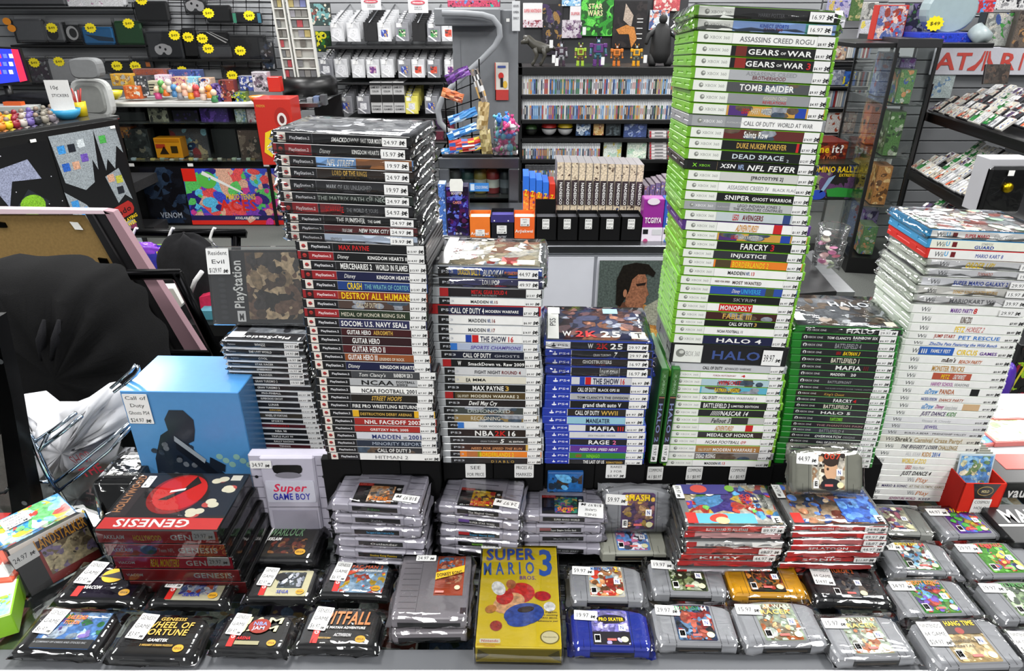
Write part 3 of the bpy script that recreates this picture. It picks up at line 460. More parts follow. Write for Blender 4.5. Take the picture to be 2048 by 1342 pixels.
# --- dark green stack
def top_xo(mb,L,D,z):
 art(mb,.005,.005,L-.006,D-.005,['#6c7076','#85898f','#54575c','#9a9da2','#7c6a58'],21,z,16);zz=z+.0014
 mb.text('HALO',L-.09,D-.05,L-.02,D-.03,'#b9bcc2',zz,bold=True);mb.rect(L-.024,.008,L-.008,.024,'e',zz);mb.rect(.006,.02,.022,.055,'#d5e6cf',zz)
K1='#1c1c1e'
r5=rows_from([(304,172,'o',K1,[('HALO',.43,.73,'w','b',.15,.8)],'29.97','s','','bagged, black spine, wide white lettering'),(350,150,'o',K1,[('TOM CLANCY\'S',.27,.52,'w','b',.3,.7),('RAINBOW SIX',.54,.80,'w','b',.42,.85),('SIEGE',.54,.63,'s','',.1,.34)],'$6.97','','','black spine, two-part white lettering'),(400,146,'o','#242528',[('BATTLEFIELD 4',.36,.64,'s','b',.12,.85)],'$14.97','','','black spine, tall grey lettering'),(452,143,'o',K1,[('LEGO',.38,.43,'r','b',.25,.75),('BATMAN 3',.45,.63,'y','bi',.15,.8)],'$8.97','','','black spine, yellow lettering, red badge'),(498,141,'o','#161618',[('BATTLEFIELD 1',.33,.64,'e','b',.1,.85)],'$5.97','','','black spine, cream lettering, under the yellow one'),(548,140,'o',K1,[('MAFIA',.38,.66,'w','b',.1,.82),('III',.68,.74,'m','b',.1,.82)],'$7.97','','#1f5f24','black spine, white block letters, dark red strokes'),(594,133,'o','#202023',[('MADDEN',.34,.50,'w','b',.25,.7),('20',.56,.62,'w','b',.25,.7)],'$4.97','','','black spine, short white lettering'),(640,130,'o','#232427',[('BATTLEFRONT',.32,.58,'s','b',.2,.6)],'$6.97','','','black spine, grey outlined lettering'),(690,126,'o','#1d1d20',[('THE ELDER SCROLLS ONLINE: TAMRIEL UNLIMITED',.30,.83,'s','',.3,.55)],'$3.97','','','black spine, tiny long lettering'),(730,112,'o','#2a1f18',[('King\'s Quest',.31,.53,'a','i',.2,.7)],'$12.97','','','brown-black spine, gold script'),(770,108,'o','#202024',[('FARCRY',.42,.63,'w','b',.15,.8),('4',.64,.68,'r','b',.15,.8)],'$7.97','','','black spine, white lettering, red digit'),(812,104,'o','#1a1a1c',[('BATTLEFIELD 1',.32,.64,'e','b',.1,.85)],'$5.97','','','black spine, cream lettering, below the red digit'),(852,98,'o','#28282c',[('HALO 5',.30,.64,'w','b',.2,.7)],'$8.97','','','dark grey spine, wide white lettering'),(894,92,'o','#26282a',[('PLANTS ZOMBIES',.42,.56,'l','b',.2,.8)],'$12.97','','','dark spine, small green lettering'),(938,84,'o','#241a1c',[('THE PHANTOM PAIN',.28,.80,'#b98f8f','',.25,.65)],'$7.97','','','dark spine, wide reddish lettering'),(976,80,'o','#333437',[('BATTLEFIELD 4',.32,.60,'s','b',.12,.8)],'$14.97','','','grey spine, tall grey lettering'),(1012,74,'o','#202022',[('OVERWATCH',.28,.58,'w','bi',.2,.7),('ORIGINS',.60,.74,'s','b',.2,.65)],'$8.97','','','black spine, slanted white lettering'),(1050,64,'o','#222224',[('CALL OF DUTY MODERN WARFARE',.32,.86,'w','b',.22,.6)],'$14.97','','#1f5f24','black spine, long white lettering, no white end'),(1088,48,'o','#232326',[('D E S T I N Y  2',.33,.70,'w','',.25,.65)],'$6.97','','','black spine, spaced white lettering'),(1125,46,'o','#202022',[('FORZA',.33,.5,'w','',.25,.65)],'$5.97','','','black spine, third from the bottom'),(1162,40,'o','#202022',[('TITANFALL',.33,.55,'w','',.25,.65)],'$5.97','','','black spine, second from the bottom'),(1196,34,'o','#202022',[('RYSE',.33,.48,'w','',.25,.65)],'$5.97','','','black spine, at the very bottom'),],3.354,560,1540)
stack('o','dark green stack',r5,926.5,1.0,(-5,-5),(.037,.048),(0,0),'#1b7a22','dark green game cases in the right-hand stack',topf=top_xo)
# --- white stack
def top_wu(mb,L,D,z):art(mb,.005,.005,L-.006,D-.005,['#c9b9b4','#a8b3a0','#c97a70','#d8cf9a','#b0a8a8','#7a9a80','#c8d0d4'],33,z,24)
r6=rows_from([(322,545,'U','w',[('SUPER MARIO',.29,.50,'r','b',.25,.7),('Super Luigi',.53,.70,'s','i',.2,.7)],'','s','#3a8fc4','blue sealed case, red lettering'),(425,540,'U','#e4e6d6',[('STARFOX',.43,.53,'s','i',.55,.85),('GUARD',.38,.55,'b','b',.1,.48)],'','b','#3a8fc4','blue case, short dark blue lettering'),(535,522,'U','w',[('MARIO KART 8',.40,.64,'b','',.25,.7)],'','b','#c8261e','red case, blue lettering'),(650,540,'W','#dfe0e2',[('ORDER UP!',.30,.55,'y','bi',.12,.85),],'19.97','s','','bagged, yellow lettering'),(752,520,'W','#dcdde0',[('TORNADO',.42,.55,'#b04a20','i',.3,.75)],'19.97','s','','bagged, short rust lettering'),(848,440,'W','#dcdde2',[('SUPER MARIO GALAXY 2',.28,.76,'b','b',.22,.75)],'29.97','s','','bagged, blue lettering'),(950,400,'W','#dddcd6',[('DONKEY KONG COUNTRY RETURNS',.31,.70,'#c9a050','b',.25,.7)],'15.97','s','','bagged, gold lettering'),(1048,385,'W','#d6d6d6',[('MARIOKART Wii',.29,.70,'#6a6a6e','b',.25,.75)],'39.97','s','','bagged, wide grey lettering'),(1156,340,'W','w',[('MARIO PARTY',.34,.54,'#6a2f90','b',.2,.75),('8',.545,.58,'r','b',.15,.85)],'29.97','','','small purple and red lettering'),(1258,345,'W','w',[('KUNG ZOO',.43,.53,'#4a2a14','b',.1,.9)],'$7.97','n','','tiny dark brown emblem'),],5.59,400,1760)+rows_from([(22,500,'W','w',[('PETZ',.40,.49,'y','b',.1,.85),('HORSEZ 2',.50,.66,'#c05a50','i',.15,.85)],'$8.97','n','','yellow then rose lettering'),(113,480,'W','w',[('JUMP START',.23,.42,'#a8361e','b',.3,.85),('PET RESCUE',.45,.83,'#3a78c4','b',.15,.75)],'$8.97','n','','rust then blue lettering'),(188,440,'W','w',[('ZhuZhu Pets Featuring the Wild Bunch',.22,.84,'#2f5fb0','bi',.15,.7)],'$6.97','n','','long blue lettering'),(254,428,'W','w',[(.14,.46,'#2a5fb4'),('FAMILY FEST',.25,.43,'w','b',.3,.75),('iii',.16,.22,'w','b',.2,.8),('CIRCUS',.49,.68,'y','b',.15,.8),('GAMES',.70,.86,'p','b',.2,.6)],'$3.97','n','','blue block, yellow and purple lettering'),(350,405,'W','w',[('m&m\'s',.37,.50,'#3a2a20','bi',.25,.9),('BEACH PARTY',.53,.74,'#b8602a','bi',.15,.65)],'$3.97','n','','brown then rust lettering'),(436,388,'W','w',[('MONSTER TRUCKS',.30,.60,'#b88a3a','b',.1,.9)],'$3.97','n','','tall tan lettering'),(518,372,'W','w',[(.32,.68,'#b0503a'),('PETZ',.40,.48,'y','b',.15,.8),('CRAZY MONKEYZ',.51,.62,'w','bi',.15,.85)],'$8.97','n','','rust block with white script'),(598,358,'W','w',[('HARVEY SCHOOL',.32,.53,'#a04a98','b',.15,.75),('SEASONS',.54,.68,'s','b',.2,.65)],'$12.97','n','','pink then grey lettering'),(673,330,'W','w',[('uDraw',.29,.41,'#3a88c8','bi',.1,.9),('PANDA',.43,.57,'#b06030','b',.15,.85),(.72,.80,'k')],'$8.97','n','','blue, rust and black emblems'),(755,305,'W','w',[('NICKELODEON',.28,.43,'#39478f','b',.2,.7),('DANCE PARTY',.45,.68,'#a85a3a','bi',.15,.6)],'$5.97','n','','navy then rust lettering'),(830,300,'W','w',[('uDraw',.29,.40,'#3a88c8','bi',.1,.9),('Disney',.42,.50,'#a03a80','bi',.2,.8),('Enchanting Storybooks',.51,.63,'s','i',.1,.7),(.68,.84,'#c9a880')],'$7.97','n','','blue and pink emblems, pale picture at right'),(908,265,'W','w',[('JUST DANCE',.32,.55,'#3a1a5a','bi',.15,.85),('KIDS',.56,.65,'g','bi',.15,.85)],'$7.97','n','','purple then green slanted lettering'),(978,232,'W','#dcdcde',[('Sleepy & Cloudy',.36,.64,'#a5a7ab','',.2,.6)],'$12.97','n','','very faint grey lettering'),(1045,218,'W','#d5d5d8',[('JEWEL',.40,.53,'#6a5a98','b',.2,.75)],'$12.97','n','','small purple emblem'),(1113,182,'W','#cfcfd1',[('BUILD-A-BEAR - FRIENDSHIP VALLEY',.24,.84,'#2f2f33','',.25,.6)],'$8.97','n','','spaced black capitals'),(1176,160,'W','#d8d5ca',[('Shrek\'s',.17,.34,'#3c3a30','b',.15,.85),('Carnival Craze Party!',.36,.83,'#a89268','b',.12,.8)],'$7.97','n','','dark then tan lettering'),(1252,155,'W','#e2e2dc',[('THE BIGGEST LOSER',.23,.59,'#1f1f3c','bi',.2,.8),('CHALLENGE',.60,.79,'#9a8450','b',.15,.85)],'$5.97','n','','navy then olive lettering'),],5.16,640,1720)+rows_from([(98,240,'W','w',[('ALL STAR',.33,.48,'#c3c5c8','b',.2,.75),('KIDS',.49,.58,'#c08a3a','b',.15,.85),('2014',.59,.67,'#3a6ab4','b',.15,.85)],'$8.97','n','','white, gold and blue lettering'),(182,186,'W','w',[('WORLD of ZOO',.34,.58,'y','b',.1,.9)],'$8.97','n','','yellow outlined lettering'),(262,155,'W','w',[('LEGO',.40,.46,'r','b',.15,.9),('Harry Potter',.47,.59,'s','i',.2,.75)],'$10.97','n','','red badge and grey script'),(332,148,'W','w',[('JUST DANCE 4',.37,.66,'k','bi',.08,.92)],'$14.97','n','','bold black slanted lettering'),(398,138,'W','w',[('Wii',.44,.51,'s','',.1,.85),('Play',.52,.64,'#c97a40','i',.05,.85)],'$8.97','n','','grey then orange lettering, third from bottom'),(478,128,'W','w',[('MARIO & SONIC',.19,.45,'#3a2f60','b',.25,.7),('AT THE OLYMPIC GAMES',.47,.82,'#a8a088','b',.25,.7)],'$12.97','n','','purple then tan lettering'),(556,140,'W','w',[('Wii',.44,.51,'s','',.1,.85),('Play',.52,.65,'#c97a40','i',.05,.85)],'$8.97','n','','grey then orange lettering, at the base'),(630,112,'W','w',[('ADVENTURE WORLD',.28,.55,'#8a2a68','b',.2,.75),('KEEP',.58,.70,'#5a5068','b',.2,.7)],'$7.97','n','','magenta lettering, lowest'),],5.885,880,1700)
stack('W','white-cased stack',r6,998,1.03,(-3,-3.5),(.045,.033),(0,0),'#d3d8cf','white game cases in the right-hand stack',topf=top_wu)
# --- slim jewel cases
J=[]
jt=[(185,115,'WHIZZ',1,'24.97'),(260,122,'THE LOST WORLD',1,'24.97'),(325,150,'COOL',1,'16.97'),(385,165,'STAR RACER',1,'16.97'),(437,168,'SPEEDWAY',1,'16.97'),(485,180,'TRAINER',1,'24.97'),(540,188,'GRAN TURISMO 2',1,'19.97'),(605,212,'GRAN TURISMO 2',0,''),(663,240,'PRO-PINBALL',0,'$8.97'),(713,246,'SUPERCROSS CIRCUIT',0,'$8.97'),(768,265,'LUNAR',0,'$9.97'),(828,284,'DRIVER',0,'$14.97'),(872,293,'WHEEL OF FORTUNE',0,'$4.97'),(932,305,'SPORTS',0,'$6.97'),(978,330,'VIGILANTE 8',0,'$7.97'),(1024,342,'NBA 98',0,'$6.97'),(1078,358,'TRIPLE PLAY 99',0,'$9.97'),(1128,375,'RALLY RACING',0,'$8.97'),(1174,386,'TENNIS',0,'$4.97'),(1218,394,'GOLF',0,'$13.97'),(1262,398,'BOWLING',0,'$8.97')]
jd=['bagged, upside-down cover on top','bagged, small white lettering','bagged, hardly any lettering','bagged, dim grey lettering','bagged, long small lettering','bagged, folded film','bagged, clear black spine, wide lettering','wide lettering, no price','spaced white lettering','stencil lettering','small lettering under a tall sticker','gold lettering','grey-brown spine','small lettering, chipped edge','dark red spine, red lettering','short lettering','clear white lettering','faint lettering','reddish picture on spine','dark spine, third from bottom','lowest, mostly hidden']
for(y,x,t,s_,pr),dd in zip(jt,jd):
 bg='#1a1a1c' if 'red' not in dd else '#4a1a20';cc='a' if 'gold' in dd else('r' if 'red lett' in dd else 'w')
 if 'brown' in dd:bg='#3a352c'
 w_=min(.30,.02*len(t)+.04)
 J.append((y,x,'1',bg,[(t,.45-w_/2,.45+w_/2,cc,'b',.3,.7)],pr,'s' if s_ else '','#b9bcc0',dd))
def top_j(mb,L,D,z):
 mb.rect(.006,.006,L-.006,D-.006,'#28282c',z);art(mb,.03,.03,L-.006,D-.006,['#8a8f96','#6a6c70','#3b3c42','#b5b9bd'],9,z+.0002,12)
 mb.M=at(L/2,.012,z+.0014,Matrix.Rotation(math.pi,4,'Z'));mb.text('PlayStation',-.045,-.004,.045,.006,'w',0,bold=True);mb.M=None
 mb.rect(.006,.008,.032,.03,'#e6e6e4',z+.0018)
stack('1','jewel-case stack',rows_from(J,4.79,640,420),914.5,1.045,(-3,-2.5),(.031,.027),(0,0),'#b9bcc0','slim disc cases in the left stack',topf=top_j)
# ---------------------------------------------------------------- counter, storage boxes
ZC=0.95
mb=MB()
mb.cbox(-1.35,.662,ZC-.012,1.75,.70,ZC-.001,.002,'#55575b','paint');mb.cbox(-1.35,.655,ZC-.03,1.75,.663,ZC+.002,.0015,'#e0e2e4','paint');mb.box(-1.35,.66,ZC-.075,1.75,.69,ZC-.03,'#4a4c50','paint')  # front lip coloured near-white as a painted highlight along the rail
mb.box(-1.35,1.36,ZC-.02,1.75,1.4,ZC+.002,'#8f9194','metal')
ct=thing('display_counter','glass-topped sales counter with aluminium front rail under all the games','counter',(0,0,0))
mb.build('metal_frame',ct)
mb=MB();mb.box(-1.35,.70,ZC-.006,1.75,1.36,ZC-.001,'w','glass');mb.build('glass_top',ct)
mb=MB();mb.box(-1.35,.70,0,1.75,.715,ZC-.075,'#27272a','plastic');mb.box(-1.35,.70,ZC-.16,1.75,1.4,ZC-.15,'#1b1b1e','card');mb.box(-1.35,1.385,0,1.75,1.4,ZC-.02,'#1b1b1e','card')
mb.box(-1.35,.70,0,-1.33,1.4,ZC-.02,'#1b1b1e','card');mb.box(1.73,.70,0,1.75,1.4,ZC-.02,'#1b1b1e','card');mb.build('cabinet_body',ct)
R=random.Random(4)
for i in range(34):
 x=-.95+(i%17)*.145+R.uniform(-.01,.01);y=.73+(i//17)*.3+R.uniform(0,.02)
 mb=MB();mb.cbox(-.06,0,0,.06,.17,.014,.001,R.choice(['#2a2a2e','#6a6c70','#3b4a6a','#5a2024','#bfc0bd']),'plastic')
 art(mb,-.056,.004,.056,.166,R.sample(['#4a5a78','#7a3a30','#9a9a90','#2a3a2a','#8a6a3a','#c0c0c0','#30203a'],4),i,.0145,8)
 o=mb.build('flat_case',None,(x,y,ZC-.15),(0,0,R.uniform(-.05,.05)));tag(o,'flat game case lying inside the glass counter below the cartridges','game case','cases inside the glass counter')
def sticker(mb,x0,y0,x1,y1,lines,z=0.0,price=None,bg='#dfdfdd'):
 mb.prism([(x0+.001,y0),(x1-.001,y0),(x1,y0+.001),(x1,y1-.001),(x1-.001,y1),(x0+.001,y1),(x0,y1-.001),(x0,y0+.001)],z,z+.0003,bg,'print')
 z+=.0005;w=x1-x0;h=y1-y0;n=len(lines)+(1 if price else 0)
 for i,t in enumerate(lines):
  c=y1-h*(i+.5)/n;hh=min(h/n*.5,.009);ww=min(w*.84,hh*.85*len(t));mb.text(t,(x0+x1)/2-ww/2,c-hh/2,(x0+x1)/2+ww/2,c+hh/2,'#2a2a2c',z)
 if price:
  c=y1-h*(n-.5)/n;hh=min(h/n*.55,.0085);mb.text(price,x0+w*.07,c-hh/2,x0+w*.62,c+hh/2,'#202022',z);icon(mb,x0+w*.70,c-hh*.6,min(hh*1.2,w*.16),'k',z)
Zs={}
def boxes(x0,x1,y,ztop,n,notes=()):
 w=(x1-x0)/n
 for i in range(n):
  b=thing('storage_box',f"black card storage box under the game stacks, its front just showing",'storage box',(x0+i*w,y,ZC),group='black storage boxes under the stacks')
  mb=MB();mb.cbox(.0006,0,0,w-.0006,.36,ztop-ZC-.0015,.0012,'#0a0a0b','card');mb.build('box_body',b)
  for nt in notes:
   if nt[0]==i:
    sb=MB();sb.M=at(0,-.0006,0,SPINE);h=ztop-ZC;sticker(sb,nt[1]*w,h-.032 if len(nt)<6 else h-nt[5],nt[2]*w,h-.003,nt[3],0,nt[4]);sb.build('price_note',b)
    b['label']='black card storage box with a white note reading '+nt[3][0].lower()+' '+(nt[3][1].lower()if len(nt[3])>1 else '');b['label']=b['label'].strip()+' on its front'
zb=lambda yb,Y,px:atY(px,yb,Y).z
boxes(-.52,-.325,1.047,zb(914.5,1.045,500),2)
boxes(-.322,-.122,.927,zb(918.5,.925,655),3)
boxes(-.12,.055,.949,zb(926,.947,886),2,[(0,.45,.85,['SEE','FOR PRICE'],None),(1,.42,.80,['PRICES AS','MARKED'],None)])
boxes(.057,.232,.955,zb(927,.953,1090),2,[(1,.22,.62,['RARES','3 FOR'],'$0.97')])
boxes(.234,.466,.977,zb(931.5,.975,1328),3,[(0,.1,.46,['COMMONS','4 / $0.97'],None),(1,.0,.37,['COMMONS','5 / $0.97'],None),(2,.0,.38,['COMMONS','6 / $0.97'],None)])
boxes(.47,.675,1.0,zb(926.5,1.0,1546),2,[(0,.3,.68,['NEW','COMMONS','10 / $0.97'],None)])
boxes(.69,.885,1.033,zb(998,1.03,1725),2)
b=thing('picture_box','blue box with a dark picture, under the short blue stack','box',(.062,.945,ZC));mb=MB();mb.cbox(0,0,0,.062,.008,.135,.001,'#1d4f8a','print');mb.build('box_body',b)
mb=MB();mb.M=at(0,-.0004,0,SPINE);art(mb,.002,.002,.06,.132,['#1d5a9a','#101822','#3a2a20','#182838','#5aa0d0'],3,0,16);mb.build('printed_front',b)
# ---------------------------------------------------------------- cartridges
def spot(fl,fr,z):
 p=atZ(*fl,z);q=atZ(*fr,z);return(p+q)/2,math.atan2(q.y-p.y,q.x-p.x),(q-p).length
def arc_outline(w,d,bow,r=.006,n=8,cut=.004):
 P=[(-w/2+cut,0),(w/2-cut,0),(w/2-cut*.3,d*.12),(w/2,d*.2),(w/2,d-bow-r)]
 for i in range(n+1):
  t=1-2*i/n;P.append((t*(w/2-r),d-bow*t*t))
 P+=[(-w/2,d-bow-r),(-w/2,d*.2),(-w/2+cut*.3,d*.12)]
 return P
def n64(fl,fr,ztop,col,label,pal,title,tcol,price,seed,extra=None,lines=None,W=None,rot=None,loc=None,sl=True,grp=None,bgc=None,th=.019,dark='#1a1a1c'):
 c,yaw,w=spot(fl,fr,ztop)if fl else(Vector((0,0,0)),0,W)
 k=w/.116;d=.0755*k;h=th*k
 t=thing('game_cartridge',label,'game cartridge',loc or(c.x,c.y,ztop-h),rot or(0,0,yaw),grp)
 mb=MB();mb.prism(arc_outline(w,d,.009*k),0,h,col,'plastic',.0032*k)
 gc=tuple(x*.28 for x in rgb(col)[:3])+(1,)
 for s in(-1,1):
  mb.box(s*w*.275-.0004,.001,h-.0002,s*w*.275+.0004,d-.004*k,h+.00025,gc)
  mb.box(s*w*.36-.0003,.001,h-.0002,s*w*.36+.0003,d*.22,h+.0002,gc);mb.box(s*w*.275,d*.216,h-.0002,s*w*.36,d*.222,h+.0002,gc)if False else None
  mb.box(s*w*.275-.0004,-.0003,h*.2,s*w*.275+.0004,.001,h*.9,gc)
 mb.build('cart_body',t)
 mb=MB();mb.box(-w*.28,-.0008,h*.12,w*.28,.002,h*.62,'#0c0c0d');mb.box(-w*.24,-.0012,h*.3,w*.24,0,h*.42,'#3a2f22');mb.build('connector_slot',t)
 lx0,lx1,ly0,ly1=-w*.235,w*.245,d*.08,d*.92;mb=MB();z=h+.0003
 mb.prism([(lx0+.002,ly0),(lx1-.002,ly0),(lx1,ly0+.002),(lx1,ly1-.003),(lx1-.004,ly1),(lx0+.004,ly1),(lx0,ly1-.003),(lx0,ly0+.002)],h,z,pal[0],'print')
 art(mb,lx0+.001,ly0+.001,lx1-.001,ly1-.002,pal,seed,z+.0001,22,bgc);z+=.002
 lw=lx1-lx0;lh=ly1-ly0
 if extra:extra(mb,lx0,ly0,lw,lh,z)
 for i,(tt,f0,f1,g0,g1)in enumerate(title):mb.text(tt,lx0+lw*f0,ly0+lh*g0,lx0+lw*f1,ly0+lh*g1,tcol[i%len(tcol)],z+.0002+.0001*i,bold=True)
 mb.rect(lx0+lw*.04,ly0+lh*.05,lx0+lw*.2,ly0+lh*.27,'#e8e8e4',z);mb.rect(lx0+lw*.055,ly0+lh*.10,lx0+lw*.185,ly0+lh*.25,'#e8e8e4',z);mb.text('E',lx0+lw*.08,ly0+lh*.11,lx0+lw*.165,ly0+lh*.24,'k',z+.0001,bold=True)
 mb.rect(lx0+lw*.72,ly0+lh*.38,lx0+lw*.9,ly0+lh*.56,'#e8e8e8',z);mb.text('N',lx0+lw*.76,ly0+lh*.42,lx0+lw*.86,ly0+lh*.53,'#28408a',z+.0001,bold=True)
 mb.ell(lx0+lw*.84,ly0+lh*.14,lw*.10,lh*.08,'#d9d6a8',z);mb.rect(lx0+lw*.38,ly0+lh*.1,lx0+lw*.62,ly0+lh*.16,'#c9605a',z)
 mb.build('printed_label',t)
 if price:
  mb=MB();mb.M=Matrix.Translation((-w*.5+.002,0,h+.0018))@Matrix.Rotation(-.05,4,'Z')
  if lines:sticker(mb,.004*k,d*.40,.036*k,d*.90,lines,0,price)
  else:sticker(mb,0,d*.66,.036*k,d*.90,[],0,price)
  mb.build('price_sticker',t)
 if sl:
  s=sleeve(t,w,d,h,.007,seed,fr=.005,bk=.006);s.location=(-w/2,0,0)
 return t
G='#a0a2a7'
ZT=.972
def hat(mb,x,y,w,h,z):mb.ell(x+w*.5,y+h*.62,w*.42,h*.2,'#6a4422',z-.0006);mb.ell(x+w*.5,y+h*.42,w*.22,h*.16,'#c98a5a',z-.0005)
n64((1142,1198),(1290,1201),ZT,G,'grey cartridge with cream and brown picture label, behind the blue cartridge',['#e3dcc0','#6a4422','#c98a5a','#d8d8d0','#b03020','#8ab0c8'],[('MARIO PARTY',.08,.74,.84,.95),('2',.77,.9,.8,.98)],['#2a6ab0','#d8b020'],'59.97',11)
n64((1146,1296),(1305,1299),ZT,'#1c2f9e','blue plastic cartridge with purple sports label at the front',['#8c86c4','#6a64a8','#a9a4d8','#7a70b8'],[('PRO SKATER',.2,.88,.66,.76)],['y'],'19.97',12,extra=lambda mb,x,y,w,h,z:(mb.rect(x,y,x+w,y+h*.36,'#141018',z-.0008),mb.ell(x+w*.54,y+h*.72,w*.4,h*.13,'#1a1624',z-.0002),mb.ell(x+w*.54,y+h*.72,w*.4,h*.13,'#b8a040',z-.0003)),th=.021)
n64((1307,1186),(1458,1190),ZT,G,'grey cartridge with leafy green and black label, left of the yellow cartridge',['#4a5a34','#1c2418','#8a9a6a','#2a3420','#b0b8a0'],[('TUROK',.25,.8,.8,.95)],['l'],'19.97',13)
n64((1466,1189),(1616,1191),ZT+.002,'#e0a010','bright yellow cartridge with dark jungle label',['#2a1c10','#7a4a20','#c07a30','#1c2a18','#8a2a1a'],[('DONKEY',.12,.88,.83,.97),('KONG',.18,.76,.64,.8)],['#d8501c'],'39.97',14)
n64((1317,1287),(1481,1290),ZT,G,'grey cartridge with blue, red and dark space label, right of the blue cartridge',['#2a3a58','#8a2420','#1a1a20','#6a90b8','#a05040'],[('STAR FOX',.05,.72,.82,.94),('64',.76,.92,.82,.96)],['#2f7f4a','w'],'29.97',15)
rc=['#a8b8a0','#c9a070','#8a7a60','#c06a3a','#b8c4b8','#6a6a60']
n64((1491,1290),(1662,1288),ZT,G,'grey cartridge with pale desert racing label, in front of the yellow cartridge',rc,[('STAR WARS',.05,.95,.84,.95),('RACER',.12,.88,.68,.8)],['#c9c9b0','#c9b060'],'15.97',16)
n64((1675,1317),(1838,1313),ZT,G,'grey cartridge with pale desert racing label, at the front edge furthest right of two',rc,[('STAR WARS',.05,.95,.84,.95),('RACER',.12,.88,.68,.8)],['#c9c9b0','#c9b060'],'15.97',17)
n64((1634,1199),(1786,1205),ZT,'#17171a','black cartridge with dark grey reptile-skin label, right of the yellow cartridge',['#2a2c30','#4a4c50','#1c1c20','#5a5048','#3a4048'],[('TUROK 2',.2,.85,.78,.92)],['#b0501c'],'$14.97',18,lines=['NINTENDO','64 GAME'])
n64((1816,1235),(1970,1231),ZT,G,'grey cartridge with green and blue label, big orange title and cap shape',['#3a8a30','#5a9ad0','#c88a30','#6aa040','#5a3a9a','#a03020'],[('DIDDY KONG',.05,.95,.84,.97),('RACING',.2,.85,.68,.8)],['o','#2a2a80'],'34.97',19)
n64((1878,1336),(2062,1330),ZT,G,'grey cartridge with tan rental sticker label, nearest the right corner',['#c0a878','#b89c68','#c9b48a'],[('HANG TIME',.25,.95,.84,.96),('BLOCKBUSTER VIDEO',.1,.8,.44,.5),('RENTAL',.1,.6,.32,.38)],['y','#3a3020','#3a3020'],'$24.97',20,lines=['NINTENDO','64 GAME'],extra=lambda mb,x,y,w,h,z:(mb.rect(x,y+h*.64,x+w,y+h,'#241a18',z-.0004),mb.ell(x+w*.5,y+h*.72,w*.1,h*.08,'#8a2a20',z-.0003)))
n64((1785,1143),(1926,1147),ZT,G,'grey cartridge with green and white kart label, behind the orange-titled one',['#4a8a3a','#c8ccc8','#2a2a2e','#a84030','#7ab0d8','#d8d8d0'],[('MARIO KART',.02,.74,.85,.97),('64',.77,.93,.83,.98)],['#e0c020','#c03030'],'54.97',21)
n64((1201,1106),(1338,1106),ZT,'#929388','olive-tinged grey cartridge with blue and white kart label, behind the brown-hat one',['#5a80b8','#d0d4dc','#3a3a48','#b86a8a','#d8d8e0'],[('MARIOKAR',.05,.72,.84,.96)],['w'],'.97',22,sl=False)
p=atY(1271,1040,.93)
n64(None,None,0,G,'grey cartridge with purple and gold label, leaning at the back by the long stacks',['#5a3a6a','#c8a040','#8a5a5a','#3a2a48','#b08a60'],[('SMASH',.1,.85,.8,.97)],['y'],'59.97',23,W=.122,rot=(math.radians(74),0,math.radians(-1)),loc=(p.x,.929,.978))
n64((1889,1073),(2024,1070),ZT,G,'grey cartridge with purple, yellow and green party label below the red card box',['#6a3aa0','#d8b820','#3a9a3a','#c84030','#4a6ac0','#38843a'],[('PARTY',.3,.8,.8,.95)],['y'],'44.97',24)
n64((1954,1153),(2102,1150),ZT,G,'grey cartridge with bright green label and white glare, at the right edge',['#5aa83a','#c03a2a','#3a4a8a','#d8c040','#78b850'],[('TENNIS',.1,.9,.84,.96)],['r'],'29.97',25)
n64((2006,1240),(2164,1238),ZT,G,'grey cartridge with pale green reptile label, cut by the right edge',['#9ab08a','#4a6a3a','#c8d0c0','#2a3a28'],[('TUROK',.1,.9,.84,.96)],['g'],'19.97',26)
n64((2062,1345),(2230,1345),ZT,G,'grey cartridge in the far right bottom corner',['#9a9a9a','#5a5a5a'],[],['w'],'$4.97',27,lines=['NINTENDO','64 GAME'])
n64((1738,1063),(1873,1069),ZT-.004,'#9a9c96','grey cartridge with cream label, behind the red-spined cases, its corner worn',['#dcd8b8','#e0dcc4','#5a5a8a','#d8d4b0','#8a4a5a'],[('MYSTICAL',.08,.62,.78,.9)],['#5a4a9a'],None,28)
p=atZ(1652,992,ZC+.133)
n64(None,None,0,'#8a8b7e','olive grey cartridge standing on the red-spined cases, portrait on its label',['#d8d0b8','#241c18','#b8906a','#3a2a20','#e0d8c8'],[('007',.35,.85,.82,.97)],['#b83a20'],'44.97',29,W=.114,rot=(math.radians(63),0,math.radians(-1.5)),loc=(p.x+.0,p.y+.012,p.z),extra=lambda mb,x,y,w,h,z:(mb.ell(x+w*.56,y+h*.55,w*.2,h*.3,'#c49a78',z-.0006),mb.ell(x+w*.56,y+h*.76,w*.22,h*.14,'#2a1a10',z-.0005),mb.ell(x+w*.56,y+h*.15,w*.3,h*.16,'#14141a',z-.0004)))
